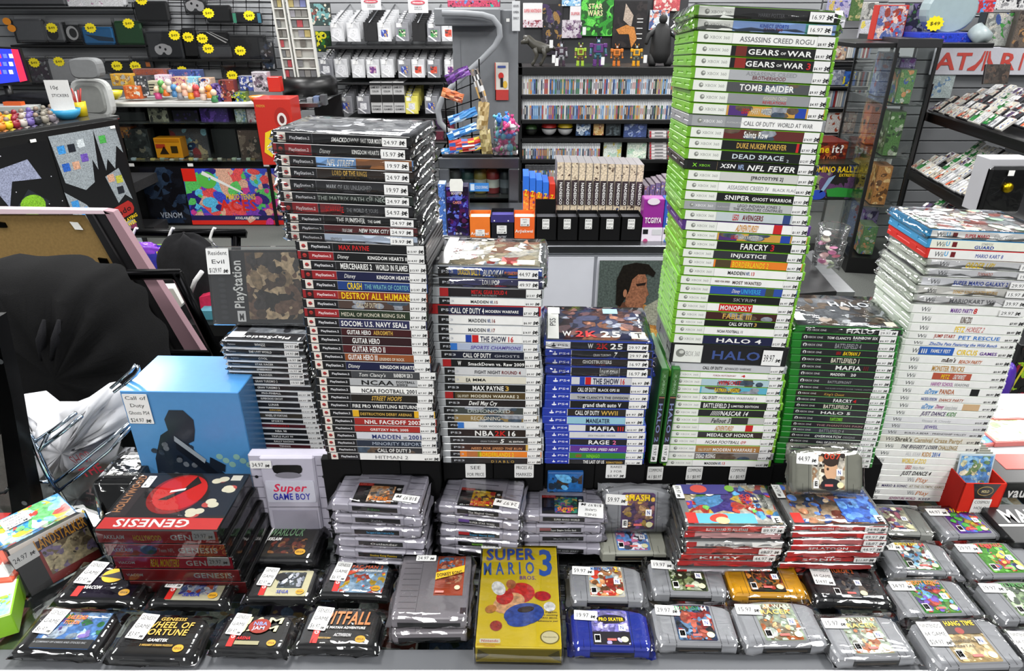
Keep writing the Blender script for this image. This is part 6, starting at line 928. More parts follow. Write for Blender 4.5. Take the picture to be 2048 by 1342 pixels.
slab4([(168,424),(206,424),(404,760),(356,760)],1.99,.02,'#121113','plastic','inner_frame',t);slab4([(183,428),(187,428),(384,760),(380,760)],1.984,.004,'#6a6668','metal','inner_frame',t)
o=slab4([(139,444),(155,445),(166,460),(150,459)],1.994,.002,'#d8d8d4','print','barcode_label',t);slab4([(195,516),(212,518),(217,528),(200,527)],1.994,.006,'#1a1814','metal','hanging_clip',t);slab4([(-4,444),(8,446),(13,455),(-4,455)],1.994,.006,'#1a1814','metal','hanging_clip',t)
t=thing('poster_stand','black metal stand holding the framed board, crossbars in front of it','stand',(0,0,0))
mb=MB()
def bar(a,b,Y,w,parent=None,nm='stand_bar'):
 mb=MB();mb.tube([atY(*a,Y),atY(*b,Y)],w,'#0a0a0b','metal',4);mb.build(nm,parent)
bar((-60,549),(362,549),1.93,.018,t);bar((352,545),(452,745),1.93,.02,t);bar((-60,700),(430,708),1.95,.014,t)
# clothes rail
t=thing('clothes_rail','black clothes rail behind the framed board','clothes rail',(0,0,0));bar((170,466),(492,467),3.0,.022,t,'rail_bar');bar((472,470),(474,792),3.0,.022,t,'rail_post')
for i,(px,py)in enumerate(((272,462),(345,462),(428,462))):
 h=thing('coat_hanger',f"wire coat hanger hooked on the black rail, {['left one, above the purple bag', 'middle one', 'right one'][i]}",'coat hanger',(0,0,0));Y=2.95
 mb=MB();q=lambda x,y:atY(px+x,py+y,Y);mb.tube([q(4,-4),q(0,-6),q(-4,2),q(-8,14),q(-4,22)],.006,'#d8d8d6','plastic',6);mb.build('hook',h)
 mb=MB();mb.tube([q(-4,22),q(6,32),q(5,42),q(-28,90),q(50,62),q(5,42)],.004,'#8a8a8c','metal',6);mb.build('wire_shoulders',h)
def puff(name,label,cat,px,py,Y,sx,sy,sz,col,m='fabric',seed=0,amp=.06,n=18,pal=None,cuts=None):
 p=atY(px,py,Y);R=random.Random(seed);v=[];f=[];ph=[R.random()*6 for _ in range(6)]
 for j in range(n+1):
  t_=math.pi*j/n
  for i in range(n*2):
   a=math.pi*i/n;d=1+amp*(math.sin(3*a+ph[0]+2*t_)+.6*math.sin(7*a+ph[1]+5*t_)+.4*math.sin(11*t_+ph[2]+3*a));k=abs(math.sin(t_))**.7
   v.append((sx*k*math.cos(a)*d,sy*k*math.sin(a)*d,-sz*math.copysign(abs(math.cos(t_))**.8,math.cos(t_))*(1+amp*.5*math.sin(4*a+ph[3]))))
 for j in range(n):
  for i in range(n*2):f.append((j*2*n+i,j*2*n+(i+1)%(2*n),(j+1)*2*n+(i+1)%(2*n),(j+1)*2*n+i))
 mb=MB();mb.add(v,f,col,m,True)
 if pal:
  for i in range(len(mb.C)):
   if(i//7+i//(2*n))%3==0:mb.C[i]=rgb(pal[(i//5)%len(pal)])
 o=mb.build(name,None,p);tag(o,label,cat);return o
# chair with a coat over it
p=atY(70,700,1.5);t=thing('office_chair','office chair entirely draped with a black coat, at the left edge','chair',(p.x,1.5,0))
mb=MB();mb.cbox(-.27,-.04,.5,.2,.05,1.1,.03,'#0d0d0e','fabric');mb.build('backrest',t);mb=MB();mb.cbox(-.27,-.1,.42,.24,.4,.5,.03,'#0d0d0e','fabric');mb.build('seat',t)
mb=MB();mb.tube([(0,.15,.42),(0,.15,.1)],.03,'#1a1a1c','metal');
for k in range(5):mb.tube([(0,.15,.1),(.28*math.cos(k*1.257),.15+.28*math.sin(k*1.257),.04)],.02,'#1a1a1c')
mb.build('wheel_base',t)
def coat():
 px=[(-120,560),(-60,548),(40,546),(110,556),(160,568),(196,590),(225,625),(250,668),(280,720),(300,775),(306,840),(300,900),(200,960),(60,980),(-120,980)]
 P=[atY(a,b,1.43)for a,b in px];cx=sum(q.x for q in P)/len(P);cz=sum(q.z for q in P)/len(P);rings=[(.0,.0),(.55,-.085),(.85,-.06),(1,0),(.97,.12)];v=[];f=[];n=60;import bisect
 L=[];tot=0
 out=[]
 for i in range(n):
  u=i/n*len(P);k=int(u);g=u-k;a,b=P[k%len(P)],P[(k+1)%len(P)];out.append((a.x+(b.x-a.x)*g,a.z+(b.z-a.z)*g))
 for r,dy in rings[1:]:
  for i,(x,z)in enumerate(out):v.append((cx+(x-cx)*r,1.46+dy+.014*math.sin(i*.9+r*5)*(r<1),cz+(z-cz)*r))
 v.append((cx,1.36,cz));c=len(v)-1
 for i in range(n):f.append((c,(i+1)%n,i))
 for j in range(3):
  for i in range(n):f.append((j*n+i,j*n+(i+1)%n,(j+1)*n+(i+1)%n,(j+1)*n+i))
 mb=MB();mb.add(v,f,'#060607','fabric',True)
 for dx in(0,1):mb.tube([atY(118-dx*30,640,1.37),atY(112-dx*30,680,1.365),atY(102-dx*20,720,1.37)],[.004,.012,.004],'#141417','fabric',6)
 o=mb.build('coat');tag(o,'black coat hung over the office chair, filling the left side','coat')
coat()
# white carrier bag
def bag():
 px=[(24,800),(60,828),(108,828),(165,806),(208,776),(232,788),(246,826),(262,850),(252,862),(214,888),(222,930),(176,985),(110,1022),(66,1030),(30,960),(20,880)]
 P=[atY(a,b,1.16)for a,b in px];cx=sum(q.x for q in P)/len(P);cz=sum(q.z for q in P)/len(P);n=64;v=[];f=[];R=random.Random(3);rr=[.2,.4,.6,.78,.92,1.0,.8];dy=[-.06,-.055,-.045,-.034,-.02,0,.05]
 for j,r in enumerate(rr):
  for i in range(n):
   u=i/n*len(P);k=int(u);g=u-k;a,b=P[k%len(P)],P[(k+1)%len(P)];x=a.x+(b.x-a.x)*g;z=a.z+(b.z-a.z)*g
   v.append((cx+(x-cx)*r,1.18+dy[j]+(R.uniform(-.011,.011)+.012*math.sin(i*.55+j))*(j<5),cz+(z-cz)*r+(R.uniform(-.004,.004)if j<5 else 0)))
 v.append((cx,1.115,cz));c=len(v)-1
 for i in range(n):f.append((c,(i+1)%n,i))
 for j in range(len(rr)-1):
  for i in range(n):f.append((j*n+i,j*n+(i+1)%n,(j+1)*n+(i+1)%n,(j+1)*n+i))
 mb=MB();mb.add(v,f,'#b4b5b9','paint',True)
 t=thing('carrier_bag','crumpled white carrier bag with red printing, behind the chrome rack','bag',(0,0,0));mb.build('bag_body',t)
 mb=MB();q=atY(168,955,1.1);mb.M=at(q.x,q.y,q.z,SPINE)@Matrix.Rotation(.35,4,'Z');mb.text('SHOP',0,.03,.045,.055,'#9a4a50',0);mb.text('THE',.0,0,.05,.022,'#b03040',0,bold=True);mb.build('red_print',t)
bag()
# chrome wire rack
t=thing('chrome_rack','tilted chrome wire rack in front of the white carrier bag','wire rack',(0,0,0));Yc=1.02
def wire(P,r=.0032,nm='wire'):
 mb=MB();mb.tube([atY(a,b,(c[0]if c else Yc))for a,b,*c in P],r,'#c8d4e0','chrome',8);mb.build(nm,t)
wire([(222,776),(262,742),(270,730),(276,732),(278,740),(272,750),(228,784)],.0028);wire([(36,866),(52,866),(62,874),(96,950),(128,1003)],.0055,'rack_leg')
wire([(40,908),(70,909),(80,900),(98,865)],.0035);wire([(60,890),(110,857),(152,826)],.0034);wire([(82,897),(130,860),(164,832)],.0034)
wire([(50,963),(102,964)],.003);wire([(100,972),(150,935),(208,888),(262,845)],.0034);wire([(110,988),(160,950),(220,900),(265,850)],.0034)
# black slotted post at the left edge
t=thing('shelf_post','black slotted metal post rising at the left edge of the counter','post',(0,0,0));Yp=.98
slab4([(-40,640),(-12,640),(24,800),(44,915),(72,1042),(72,1100),(36,1100),(18,990),(0,850),(-40,700)],Yp,.03,'#0a0a0b','metal','post_profile',t)
for q in((2,722),(50,1005),(54,1027)):mb=MB();p=atY(*q,Yp);mb.M=at(p.x,p.y-.002,p.z,SPINE);mb.ell(0,0,.005,.005,'#77797c',0,'metal');mb.build('screw',t)
slab4([(0,870),(14,900),(36,1080),(30,1140),(0,1140)],1.02,.02,'#5a5854','fabric','side_cloth',t)
mb=MB();mb.tube([atY(0,987,.97),atY(10,985,.97),atY(16,976,.97)],.003,'k','plastic',6);tag(mb.build('black_cable'),'short black cable crossing the left edge','cable')
slab4([(-20,1040),(8,1040),(16,1120),(-20,1120)],.98,.02,'#a8201c','print','red_card');o=bpy.context.scene.collection.objects['red_card'];tag(o,'red card standing behind the left edge of the counter','card')
# sticker pad and bagged long box at the left
t,w,d=flatbox('sticker_pad','light blue pad of cartoon stickers left of the red boxes','sticker pad',[(22,1116),(172,1040),(118,984)],ZC,ZC+.05,'#3a80c0','print',lambda mb,w,d,z:(art(mb,.003,.003,w-.003,d-.003,['#8ac8e8','#a8d8f0','#3a90d8','#d8c030','#c84a40','#e0e8e0','#6ab870'],131,z,26,'#7ac0e8'),sticker(mb,w*.15,d*.62,w*.5,d*.9,['JAPANESE','WATER','STICKERS'],z+.003,'$1.97')))
t,w,d=flatbox('bagged_game_box','black boxed game in clear bag with orange lettering and battle picture, bottom left','game box',[(40,1185),(185,1098),(38,1115)],ZC,ZC+.022,'#161618','print',None)
bpy.data.objects.remove(t.children[0]);bpy.data.objects.remove(t)
a=atZ(62,1196,ZC+.001);b=atZ(210,1112,ZC+.001);w=(b-a).length;yaw=math.atan2(b.y-a.y,b.x-a.x)
t=thing('bagged_game_box','black boxed game in clear bag with orange lettering and battle picture, bottom left','game box',(a.x,a.y,ZC),(math.radians(-24),0,yaw));h=.088
mb=MB();mb.cbox(0,0,0,w,.03,h,.002,'#0a0a0b');mb.build('box_body',t)
mb=MB();mb.M=at(0,-.0005,0,SPINE);mb.rect(w*.3,.004,w-.004,h-.004,'#8a2018',0);art(mb,w*.34,h*.2,w*.97,h*.72,['#c8b890','#7a6a50','#a89878','#4a4438','#8a7a9a'],132,.0004,20);mb.rect(w*.3,h*.7,w-.004,h*.98,'#2a1c30',.0006);mb.text('LANDSTALKER',w*.3,h*.74,w*.97,h*.95,'#d8962a',.003,bold=True);mb.rect(w*.02,h*.9,w,h,'#c8c0b8',.0008)
mb.M=at(0,-.004,0,SPINE)@Matrix.Rotation(.06,4,'Z');sticker(mb,w*.02,h*.62,w*.34,h*.9,[],0,'24.97');mb.build('printed_front',t)
mb=MB();mb.cbox(-.01,-.006,-.0,w+.004,.034,h+.006,.004,'w','wrap');mb.build('clear_bag',t)
flatbox('green_card_case','white and lime green card-game box cut by the left edge','box',[(-90,1262),(22,1228),(-70,1130)],ZC,ZC+.04,'#8ac030','print',lambda mb,w,d,z:(mb.rect(.002,.002,w-.002,d-.002,'#c8ccc0',z),art(mb,w*.3,.004,w-.004,d*.3,['#8ad0e0','#90d030','#e0e8e0','#4a90b0'],133,z+.0005,10)))
flatbox('orange_card_case','orange and white box behind the lime green one at the left edge','box',[(-90,1170),(24,1160),(-60,1105)],ZC,ZC+.045,'#c84a2a','print',lambda mb,w,d,z:mb.rect(w*.1,d*.1,w*.9,d*.5,'#d8d8d4',z))
# ---------------------------------------------------------------- right foreground
t=thing('red_card_box','red open card box with gold oval badge and white note, right of the white stack','card box',(0,0,0));
a=atY(1931,967,.975);yaw=-.02;t.location=(a.x,.975,ZC);t.rotation_euler=(0,0,yaw);h=a.z-ZC;w=.075;e=.002;mb=MB()
mb.box(0,0,0,w,e,h,'#c82a1c','card');mb.box(0,0,0,e,.12,h*1.0,'#a82018','card');mb.box(w-e,0,0,w,.12,h,'#c82a1c','card');mb.box(0,.12-e,0,w,.12,h,'#a82018','card');mb.box(0,0,0,w,.12,e,'#a82018','card');mb.build('box_body',t)
mb=MB();mb.M=at(0,-.0005,0,SPINE);mb.poly([(w*.2,h),(w*.85,h),(w*.72,h*.62),(w*.34,h*.62)],'#151214',0);mb.ell(w*.53,h*.82,w*.19,h*.12,'#a88a4a',.0004);mb.ell(w*.53,h*.82,w*.175,h*.1,'#151214',.0006);mb.text('HOLO',w*.44,h*.78,w*.62,h*.85,'#d8c890',.0008,bold=True);sticker(mb,w*.32,h*.02,w*.76,h*.62,['COSMOS','HOLO','PROMOS'],.001,'$0.97');mb.build('printed_front',t)
for i in range(7):
 c=thing('trading_card','sleeved trading card with sky-blue picture, front one in the red card box' if i==0 else 'sleeved trading card standing behind others in the red card box','trading card',(t.location.x+.006-i*.001,t.location.y+.03+i*.006,ZC+h*.45+i*.001),(math.radians(-8),0,yaw),None if i==0 else 'cards in the red card box');mb=MB();mb.cbox(0,0,0,w*.85,.0012,h*.95,.0003,'#9a9a90' if i else '#b8ccd8','print');mb.build('card_sheet',c)
 if i==0:mb=MB();mb.M=at(0,-.0004,0,SPINE);art(mb,w*.04,h*.04,w*.81,h*.91,['#5a90c8','#88b8d8','#c8c8a0','#3a6a9a','#6a8a60','#d8d8c0'],140,0,22);mb.build('printed_front',c)
def vx(mb,w,d,z):mb.text('vaultx',w*.02,d*.55,w*.62,d*.95,'w',z,bold=True);mb.text('x',w*.52,d*.55,w*.64,d*.92,'#5ab030',z+.0004,bold=True)
t=pb('binder_box','black box with white lettering ending in a green letter, right edge','box',(2003,965,2130,996),1.03,.1,'#0a0a0b',None,texts=[('vault',.08,.15,.5,.8,'w'),('x',.51,.15,.58,.7,'#5ab030')])
flatbox('mat_box','black and white box with heavy white capitals at the right edge','box',[(2030,1085),(2180,1085),(1985,1008)],ZC,ZC+.035,'#0a0a0b','print',lambda mb,w,d,z:(mb.rect(0,d*.45,w,d*.9,'#1a1a1c',z),mb.rect(0,d*.4,w,d*.45,'w',z),mb.text('MATTE',w*.15,d*.5,w*1.0,d*.85,'w',z+.0004,bold=True),mb.rect(w*.3,0,w,d*.35,'#c8c8d0',z)))
for i in range(2):pb('top_loader_pack',f"orange-red pack of card holders with white lettering, {['upper', 'lower'][i]} one",'pack',(2010,938+i*14,2120,951+i*14),1.07-i*.01,.08,'#a8382a',None,texts=[(['Top loader','Penny sleeves'][i],.1,.25,.75,.75,'e')])
# white table with magazines and purple bag behind
a=atZ(1925,908,ZC+.05);t=thing('display_tray','pale raised tray on the counter holding magazines at the right','tray',(0,0,0));mb=MB();mb.cbox(a.x,a.y,a.z-.014,a.x+.5,a.y+.24,a.z-.001,.003,'#b8babd','paint');mb.build('tray_top',t)
for q in((.03,.03),(.45,.03),(.03,.2),(.45,.2)):mb=MB();mb.tube([(a.x+q[0],a.y+q[1],ZC),(a.x+q[0],a.y+q[1],a.z-.014)],.01,'#3a3a3e','metal');mb.build('leg',t)
zt=a.z
for i,(pts,pal,lb)in enumerate([([(1950,892),(2010,884),(1975,845)],['#5a90d0','#88b0e0','#3a5a9a','#c8d8e8'],'blue folder-like magazine, nearest the white stack'),([(1992,885),(2120,880),(1965,838)],['#a8c890','#c8d8b8','#7aa860','#e0e8d8'],'magazine with pale green leafy cover'),([(1990,838),(2120,836),(1975,818)],['#e8d8d8','#f0e8e4','#e0c8c8'],'pale pink magazine at the right edge')]):
 flatbox('magazine',lb,'magazine',pts,zt,zt+.008+i*.004,'#b8605a','print',(lambda pal,i:lambda mb,w,d,z:art(mb,.004,.004,w-.004,d-.004,pal,150+i,z,14,pal[0]))(pal,i))
x0,z0,x1,z1=vrect(1975,715,2035,812,2.1);puff('purple_bag','shiny purple plastic bag beyond the white stack','bag',2004,765,2.9,.046,.05,.115,'#4a2a9a','frosted',5,.05)
pb('comic_display','black display box with lime and red splatter pattern and yellow edge at the right','display box',(2020,690,2130,812),2.88,.25,'#101012',['#0a0a0b','#0a0a0b','#8ab020','#0a0a0b','#8a1a30'],161,30,extra=lambda f,w,h,z:f.poly([(0,0),(w*.04,0),(w*.3,h),(w*.26,h)],'#c8c030',z))
# ---------------------------------------------------------------- far background
def star(fm,cx,cy,r,z=0.004,col='#e8d41c',rx=1.25):
 P=[]
 for i in range(24):
  a=2*math.pi*i/24;q=r*(1 if i%2 else.82);P.append((cx+q*rx*math.cos(a),cy+q*math.sin(a)))
 fm.poly(P,col,z);fm.text('$49',cx-r*.7,cy-r*.2,cx+r*.7,cy+r*.25,'#3a3410',z+.002)
def wallbag(label,r,col,inner=None,tagpos=None,name='console_pack',cat='console pack',extra=None,Y=7.32,pal=None,seed=0,n=8,clear=True,texts=()):
 x0,z0,x1,z1=vrect(*r,Y);w=x1-x0;h=z1-z0;t=thing(name,label,cat,((x0+x1)/2,Y,z0))
 mb=MB();mb.cbox(-w/2,0,0,w/2,.07,h,min(.02,h*.2),col);mb.build('console_body',t)
 fm=MB();fm.M=at(-w/2,-.001,0,SPINE)
 if pal:art(fm,w*.04,h*.04,w*.96,h*.96,pal,seed,0,n)
 if extra:extra(fm,w,h,.003)
 for i,q in enumerate(texts):fm.text(q[0],w*q[1],h*q[2],w*q[3],h*q[4],q[5],.004+.0003*i,bold=True)
 if fm.F:fm.build('front_detail',t)
 if tagpos:fm=MB();fm.M=at(-w/2,-.004,0,SPINE);star(fm,w*tagpos[0],h*tagpos[1],.048);fm.build('price_tag',t)
 if clear:mb=MB();mb.cbox(-w/2-.01,-.006,-.01,w/2+.01,.07,h+.03,.006,'w','wrap');mb.build('clear_bag',t)
 return t
E_=lambda c,x,y,rx,ry:(lambda fm,w,h,z:fm.ell(w*x,h*y,w*rx,h*ry,c,z))
pad=lambda c:(lambda fm,w,h,z:(fm.ell(w*.25,h*.45,w*.2,h*.3,c,z,rot=.5),fm.ell(w*.75,h*.45,w*.2,h*.3,c,z,rot=-.5),fm.ell(w*.5,h*.58,w*.36,h*.26,c,z+.001),fm.ell(w*.35,h*.62,w*.06,h*.08,'d',z+.002),fm.ell(w*.62,h*.5,w*.06,h*.08,'d',z+.002)))
wallbag('white console box on the highest shelf at the far left',(-20,-10,130,12),'#4a4b4e',clear=False);wallbag('pale grey console on the highest shelf, left of centre',(130,-10,250,14),'#b8b9bc',pal=['#c8c8ca','#d8d4d8','#a8809a','#c8c8cc'],seed=3,clear=False)
wallbag('grey console in a bag with two orange discs beside it',(28,38,88,84),'#6f7175',extra=lambda f,w,h,z:(f.ell(-w*.12,h*.9,w*.14,h*.16,'#e08a20',z+.01),f.ell(-w*.02,h*.6,w*.14,h*.16,'#e08a20',z+.012)))
wallbag('grey square console with black round dish and yellow tag',(88,46,126,84),'#77797c',None,(.5,.75),extra=E_('#151517',.45,.45,.3,.35))
wallbag('white headset hanging on the slatted wall',(130,50,160,82),'#1b1c1e',extra=lambda f,w,h,z:(f.ell(w*.5,h*.5,w*.4,h*.45,'#d8d8d8',z),f.ell(w*.55,h*.5,w*.25,h*.3,'#1b1c1e',z+.001)))
wallbag('bright blue console with dark slot and yellow tag',(164,54,226,90),'#2a7fc0',None,(.35,.95),extra=lambda f,w,h,z:f.poly([(w*.1,h*.6),(w,h*.4),(w,h*.2),(w*.5,h*.25)],'#123a58',z))
wallbag('see-through green console with yellow tag',(229,42,284,90),'#1d5a2c',None,(.6,.9));wallbag('black bagged console below the top shelf, yellow tag above',(268,2,336,44),'#17181a',None,(.3,1.05))
wallbag('white controller hanging above the wire grid',(370,-6,410,28),'#3a3b3e',extra=pad('#e0e0e2'));wallbag('black console box with small yellow tag, right of the white controller',(410,10,462,46),'#1a1b1d',None,(.15,.55))
wallbag('black handheld with green and blue sides and yellow tag',(466,24,522,48),'#16171a',None,(.6,.7),extra=lambda f,w,h,z:(f.rect(0,h*.1,w*.12,h*.9,'#5ac8a0',z),f.rect(w*.88,h*.1,w,h*.9,'#5ab8d8',z)))
wallbag('dark grey bag holding a white game controller, yellow tag',(292,62,364,118),'#3c3e42',None,(.85,.85),extra=lambda f,w,h,z:(setattr(f,'M',f.M@Matrix.Translation((w*.2,h*.05,0))),pad('#dcdcde')(f,w*.52,h*.6,z)))
wallbag('upright black console with yellow tag over its middle',(364,56,394,116),'#0a0a0b',None,(.5,.7),clear=False);wallbag('black console with glossy white stripes and yellow tag',(396,64,456,90),'#0a0a0b',None,(.15,.5),extra=lambda f,w,h,z:(f.poly([(w*.3,h),(w*.36,h),(w*.95,h*.2),(w*.9,h*.15)],'w',z),f.poly([(w*.42,h),(w*.47,h),(w,h*.4),(w*.98,h*.35)],'w',z)))
wallbag('slim grey console under the striped one, yellow tag',(396,90,470,118),'#55575b',None,(.3,.75));wallbag('wide matt black console with yellow tag at lower left',(458,70,532,122),'#17181a',None,(.3,.4));wallbag('silver and black gadgets bagged at the right end',(522,82,548,140),'#2a2c30',pal=['#2a2c30','#8a8c90','#c8c8cc','#3a4a6a'],seed=6)
wallbag('bundle of grey controllers in a bag with yellow tag',(58,118,98,166),'#5a5b60',None,(.4,.85),pal=['#4a3a4a','#6a6c70','#b8b8bc','#3a3a3e'],seed=7);wallbag('white console box with pale yellow tag',(98,118,150,168),'#c8c9cb',None,(.5,.9))
wallbag('black headset bag with yellow tag above the yellow bowl',(208,122,262,146),'#1c1d20',None,(.5,.6));wallbag('black console beneath orange price card, yellow tag',(262,118,305,140),'#222326',None,(.2,.35),extra=lambda f,w,h,z:f.rect(w*.7,h*.3,w*.9,h*.8,'o',z));wallbag('dark bag above the toy boxes, yellow tag',(345,132,395,148),'#2c2d30',None,(.4,.4));wallbag('black bag with white cable and yellow tag above the toys',(445,136,500,160),'#1c1d20',None,(.35,.4))
# wire grid on the wall
t=thing('wire_grid','black wire grid panel on the slatted wall between the consoles','wire grid',(0,0,0));mb=MB()
for i in range(9):mb.tube([atY(336+i*26,-4,7.44),atY(340+i*26,140,7.44)],.004,'k','metal',4)
for i in range(12):mb.tube([atY(336,i*12,7.43),atY(550,i*12+4,7.43)],.004,'k','metal',4)
mb.build('grid_wires',t)
def wshelf(px0,px1,py,Y=7.28,th=.02,d=.2,lab='black shelf strip on the back wall'):
 a,b=atY(px0,py,Y),atY(px1,py,Y);mb=MB();mb.cbox(a.x,Y,a.z-th,b.x,Y+d,a.z,.003,'#0a0a0b');o=mb.build('wall_shelf');tag(o,lab,'shelf');return o
for q in((-60,262,14,'topmost far-left black shelf on the back wall'),(20,290,90,'black shelf under the blue and green consoles'),(288,540,119,'black shelf under the wide black console'),(-60,150,169,'lowest far-left black shelf on the back wall')):wshelf(*q[:3],lab=q[3])
# long glass showcase with toys on top
YS=6.0;zt=atY(360,207,YS).z;xa=atY(197,230,YS).x;xb=atY(556,440,YS).x;z1,z2,z3=(atY(400,q,YS).z for q in(246,322,334))
t=thing('glass_showcase','long black-framed glass showcase with two glass shelves and posters along its base','showcase',(0,0,0));mb=MB()
mb.cbox(xa,YS,zt-.03,xb,YS+.55,zt,.005,'#b9bbb8','paint');mb.build('top_rim',t);mb=MB();mb.box(xa,YS+.02,0,xb,YS+.55,z3,'#0a0a0b');mb.box(xa,YS+.53,z3,xb,YS+.55,zt-.03,'#1a1b1e');mb.box(xa,YS,0,xa+.03,YS+.55,zt-.03,'#0a0a0b');mb.box(xb-.03,YS,0,xb,YS+.55,zt-.03,'#0a0a0b');mb.build('cabinet_body',t)
mb=MB();mb.box(xa+.03,YS+.01,z3,xb-.03,YS+.015,zt-.03,'w','glass');mb.build('front_glass',t)
for z in(z1,z2):mb=MB();mb.cbox(xa+.03,YS+.03,z-.012,xb-.03,YS+.5,z,.002,'#b8c8c0','acrylic');mb.build('glass_shelf',t)
def poster(label,r,Y,col,pal,seed,texts=(),extra=None,n=26):return pb('poster',label,'poster',r,Y,.003,col,pal,seed,n,texts,None,extra,inset=.0)
poster('black poster with pale silver capitals and dark blue shape, on the showcase base',(290,334,372,446),YS+.012,'#0c0c10',['#0c0c12','#12141c','#1c2a40','#0c0c12','#2a3a50','#101018'],171,[('VENOM',.28,.1,.82,.2,'#a8b0bc')],n=22)
poster('bright rainbow-coloured poster with red strip along its bottom, on the showcase base',(374,337,560,449),YS+.012,'#3a2a80',['#3a4ac0','#c83a90','#2a2070','#5ac060','#e05050','#58b8e0','#7a3ab0','#d8a890'],172,[('MARIO TENNIS',.42,.46,.74,.56,'y'),('ACES',.34,.26,.74,.46,'#d82a1c'),('AVAILABLE NOW',.48,.1,.74,.15,'w')],lambda f,w,h,z:(f.rect(0,0,w,h*.08,'#d8281c',z),f.rect(0,h*.08,w,h*.17,'#1c1a50',z),f.rect(0,h*.78,w*.14,h,'#d8281c',z),f.ell(w*.25,h*.8,w*.1,h*.15,'#5ab84a',z),f.poly([(w*.2,h*.9),(w*.62,h*.55),(w*.6,h*.6),(w*.22,h*.96)],'w',z+.0005)),n=40)
for i,px in enumerate((262,380,532)):o=pb('shelf_tag',f"small white oval tag on the showcase rail, {['left', 'middle', 'right'][i]} one",'tag',(px-5,327,px+6,333),YS-.005,.004,'w',parts=False)
sc=[('dark smoky glass dish in the showcase, left',(250,258,300,318),'#2c2f30',['#2c2f30','#4a4f50','#1c1e20','#6a6458']),('orange toy carry case with black cut-outs in the showcase',(310,276,363,316),'#e0921c',None),('round clear dish of coloured pins in the showcase',(342,256,418,316),'#3a3c40',['#5a5a60','#8ab8c8','#8a3a40','#b0a080','#2a3a5a','#a8c0c8']),('tall black box in the showcase',(426,258,475,318),'#141517',None),('brown-grey picture box at the right end of the showcase',(478,260,520,320),'#3a3030',['#4a3a34','#6a5a50','#8a7a70','#2a2422']),('orange box corner at the left end of the showcase',(236,254,262,276),'#8a4a1c',['#b06a20','#5a2a18','#c88a30']),('pale crown-like trophy shape upon the upper glass shelf',(296,215,336,244),'#3a3a38',['#6a685c','#2a2a2a','#8a8878']),('purple box with row of white marks on the upper glass shelf',(400,216,456,244),'#3a2460',['#3a2468','#5a3a90','#2a1a48']),('white and blue card in the upper right of the showcase',(470,218,492,246),'#b8c0c0',['#b8c0c0','#6a8aa8','#8a9a80']),('pink and white card in the upper right of the showcase',(494,218,514,247),'#c0b0b8',['#c0b0b8','#9a4a5a','#d8d0d4']),('flat black laptop-like box upper left in the showcase',(215,224,290,242),'#1a1b1d',None),('dark blue box on the upper glass shelf',(345,220,396,243),'#15131c',['#15131c','#2a2048','#18141c'])]
for i,(lb,r,c,pal)in enumerate(sc):pb('display_item',lb,'collectible',r,YS+(.1 if i not in(2,)else.3),.12,c,pal,180+i,12,extra=(lambda f,w,h,z:(f.rect(w*.05,h*.8,w*.95,h*.95,'#c87a10',z),f.poly([(w*.15,h*.2),(w*.35,h*.6),(w*.5,h*.2)],'#2a1c10',z),f.rect(w*.6,h*.25,w*.85,h*.6,'#3a2a10',z),f.rect(w*.05,h*.5,w*.4,h*.7,'#b83a20',z)))if 'orange toy' in lb else None)
R=random.Random(12)
for i in range(26):
 px=262+i*9.6;o=pb('badge_card','small shiny card or badge lying on the lower glass shelf','badge',(px,316+(i%3),px+8,322),YS+.04+.02*(i%4),.03,R.choice(['#c8c8b8','#a8b8a0','#8a7a50','#b8c8d0','#6a5a4a','#c8b870']),parts=False,group='cards and badges on the lower glass shelf')
tops=[('yellow picture box on the showcase top, left',(222,148,262,172),'#c89a3a',['#c89a3a','#e0c060','#8a6a50','#a8a8a0']),('orange-fronted box in front of the yellow one',(248,172,282,198),'#c8602a',['#c86030','#d8d8d0','#b04a3a','#e09060']),('dark grey box standing on the showcase',(270,152,296,192),'#3a3c42',['#3a3c42','#c8c8cc','#55585e']),('cream box with three black rows on the showcase',(290,162,320,190),'#b8b49c',None),('reddish flat picture box behind the toys',(266,138,334,150),'#6a4a48',['#8a4a3a','#5a4a60','#7a5a50']),('pink and white doll-like box',(310,150,340,172),'#d8b8c8',['#d8c8d8','#b878a0','#e8e0e4']),('blue picture box behind the toys, middle',(338,140,400,158),'#3a4a7a',['#3a4a8a','#6a7a9a','#8a5a80','#2a3458']),('tan and magenta small figure box',(345,154,372,184),'#c8a080',['#d8a890','#b04a80','#e0c8a0','#8a5a70']),('light blue small figure box',(372,154,396,178),'#88c0d8',['#8ac8e0','#d8e8f0','#e0c8b0']),('tan and navy small figure box',(399,156,424,186),'#c0a088',['#c8a888','#2a3a7a','#e0e0e0','#b86a4a']),('dark red comic-style box with white triangle',(440,160,470,208),'#6a2a28',['#8a3a30','#3a2420','#c8a090','#5a2a3a']),('violet box beside the comic-style box',(424,168,446,206),'#4a3a80',['#4a3a88','#8a7ab8','#2a2048']),('blue and grey toy robot box',(478,152,508,182),'#5a6078',['#3a4a90','#c8c8d0','#2a2a3a','#8a8c98']),('white and grey spiky toy box',(505,144,536,184),'#a8a0a8',['#a8a0a8','#d8d4d8','#6a5a68','#3a3a40']),('red cartridge-shaped box at the right end of the showcase',(534,154,560,184),'#c8281c',None),('green and yellow monster picture box',(462,184,492,206),'#5a6a2a',['#5a7a2a','#a8b040','#2a3a1c','#3a5a90'])]
for i,(lb,r,c,pal)in enumerate(tops):pb('toy_box',lb,'toy box',r,YS+.12+.05*((200-r[3])/12 if r[3]<200 else 0),.09,c,pal,190+i,12,extra=(lambda f,w,h,z:[f.rect(w*.3,h*q,w*.7,h*(q+.08),'k',z)for q in(.3,.5,.7)]and None)if 'three black' in lb else None)
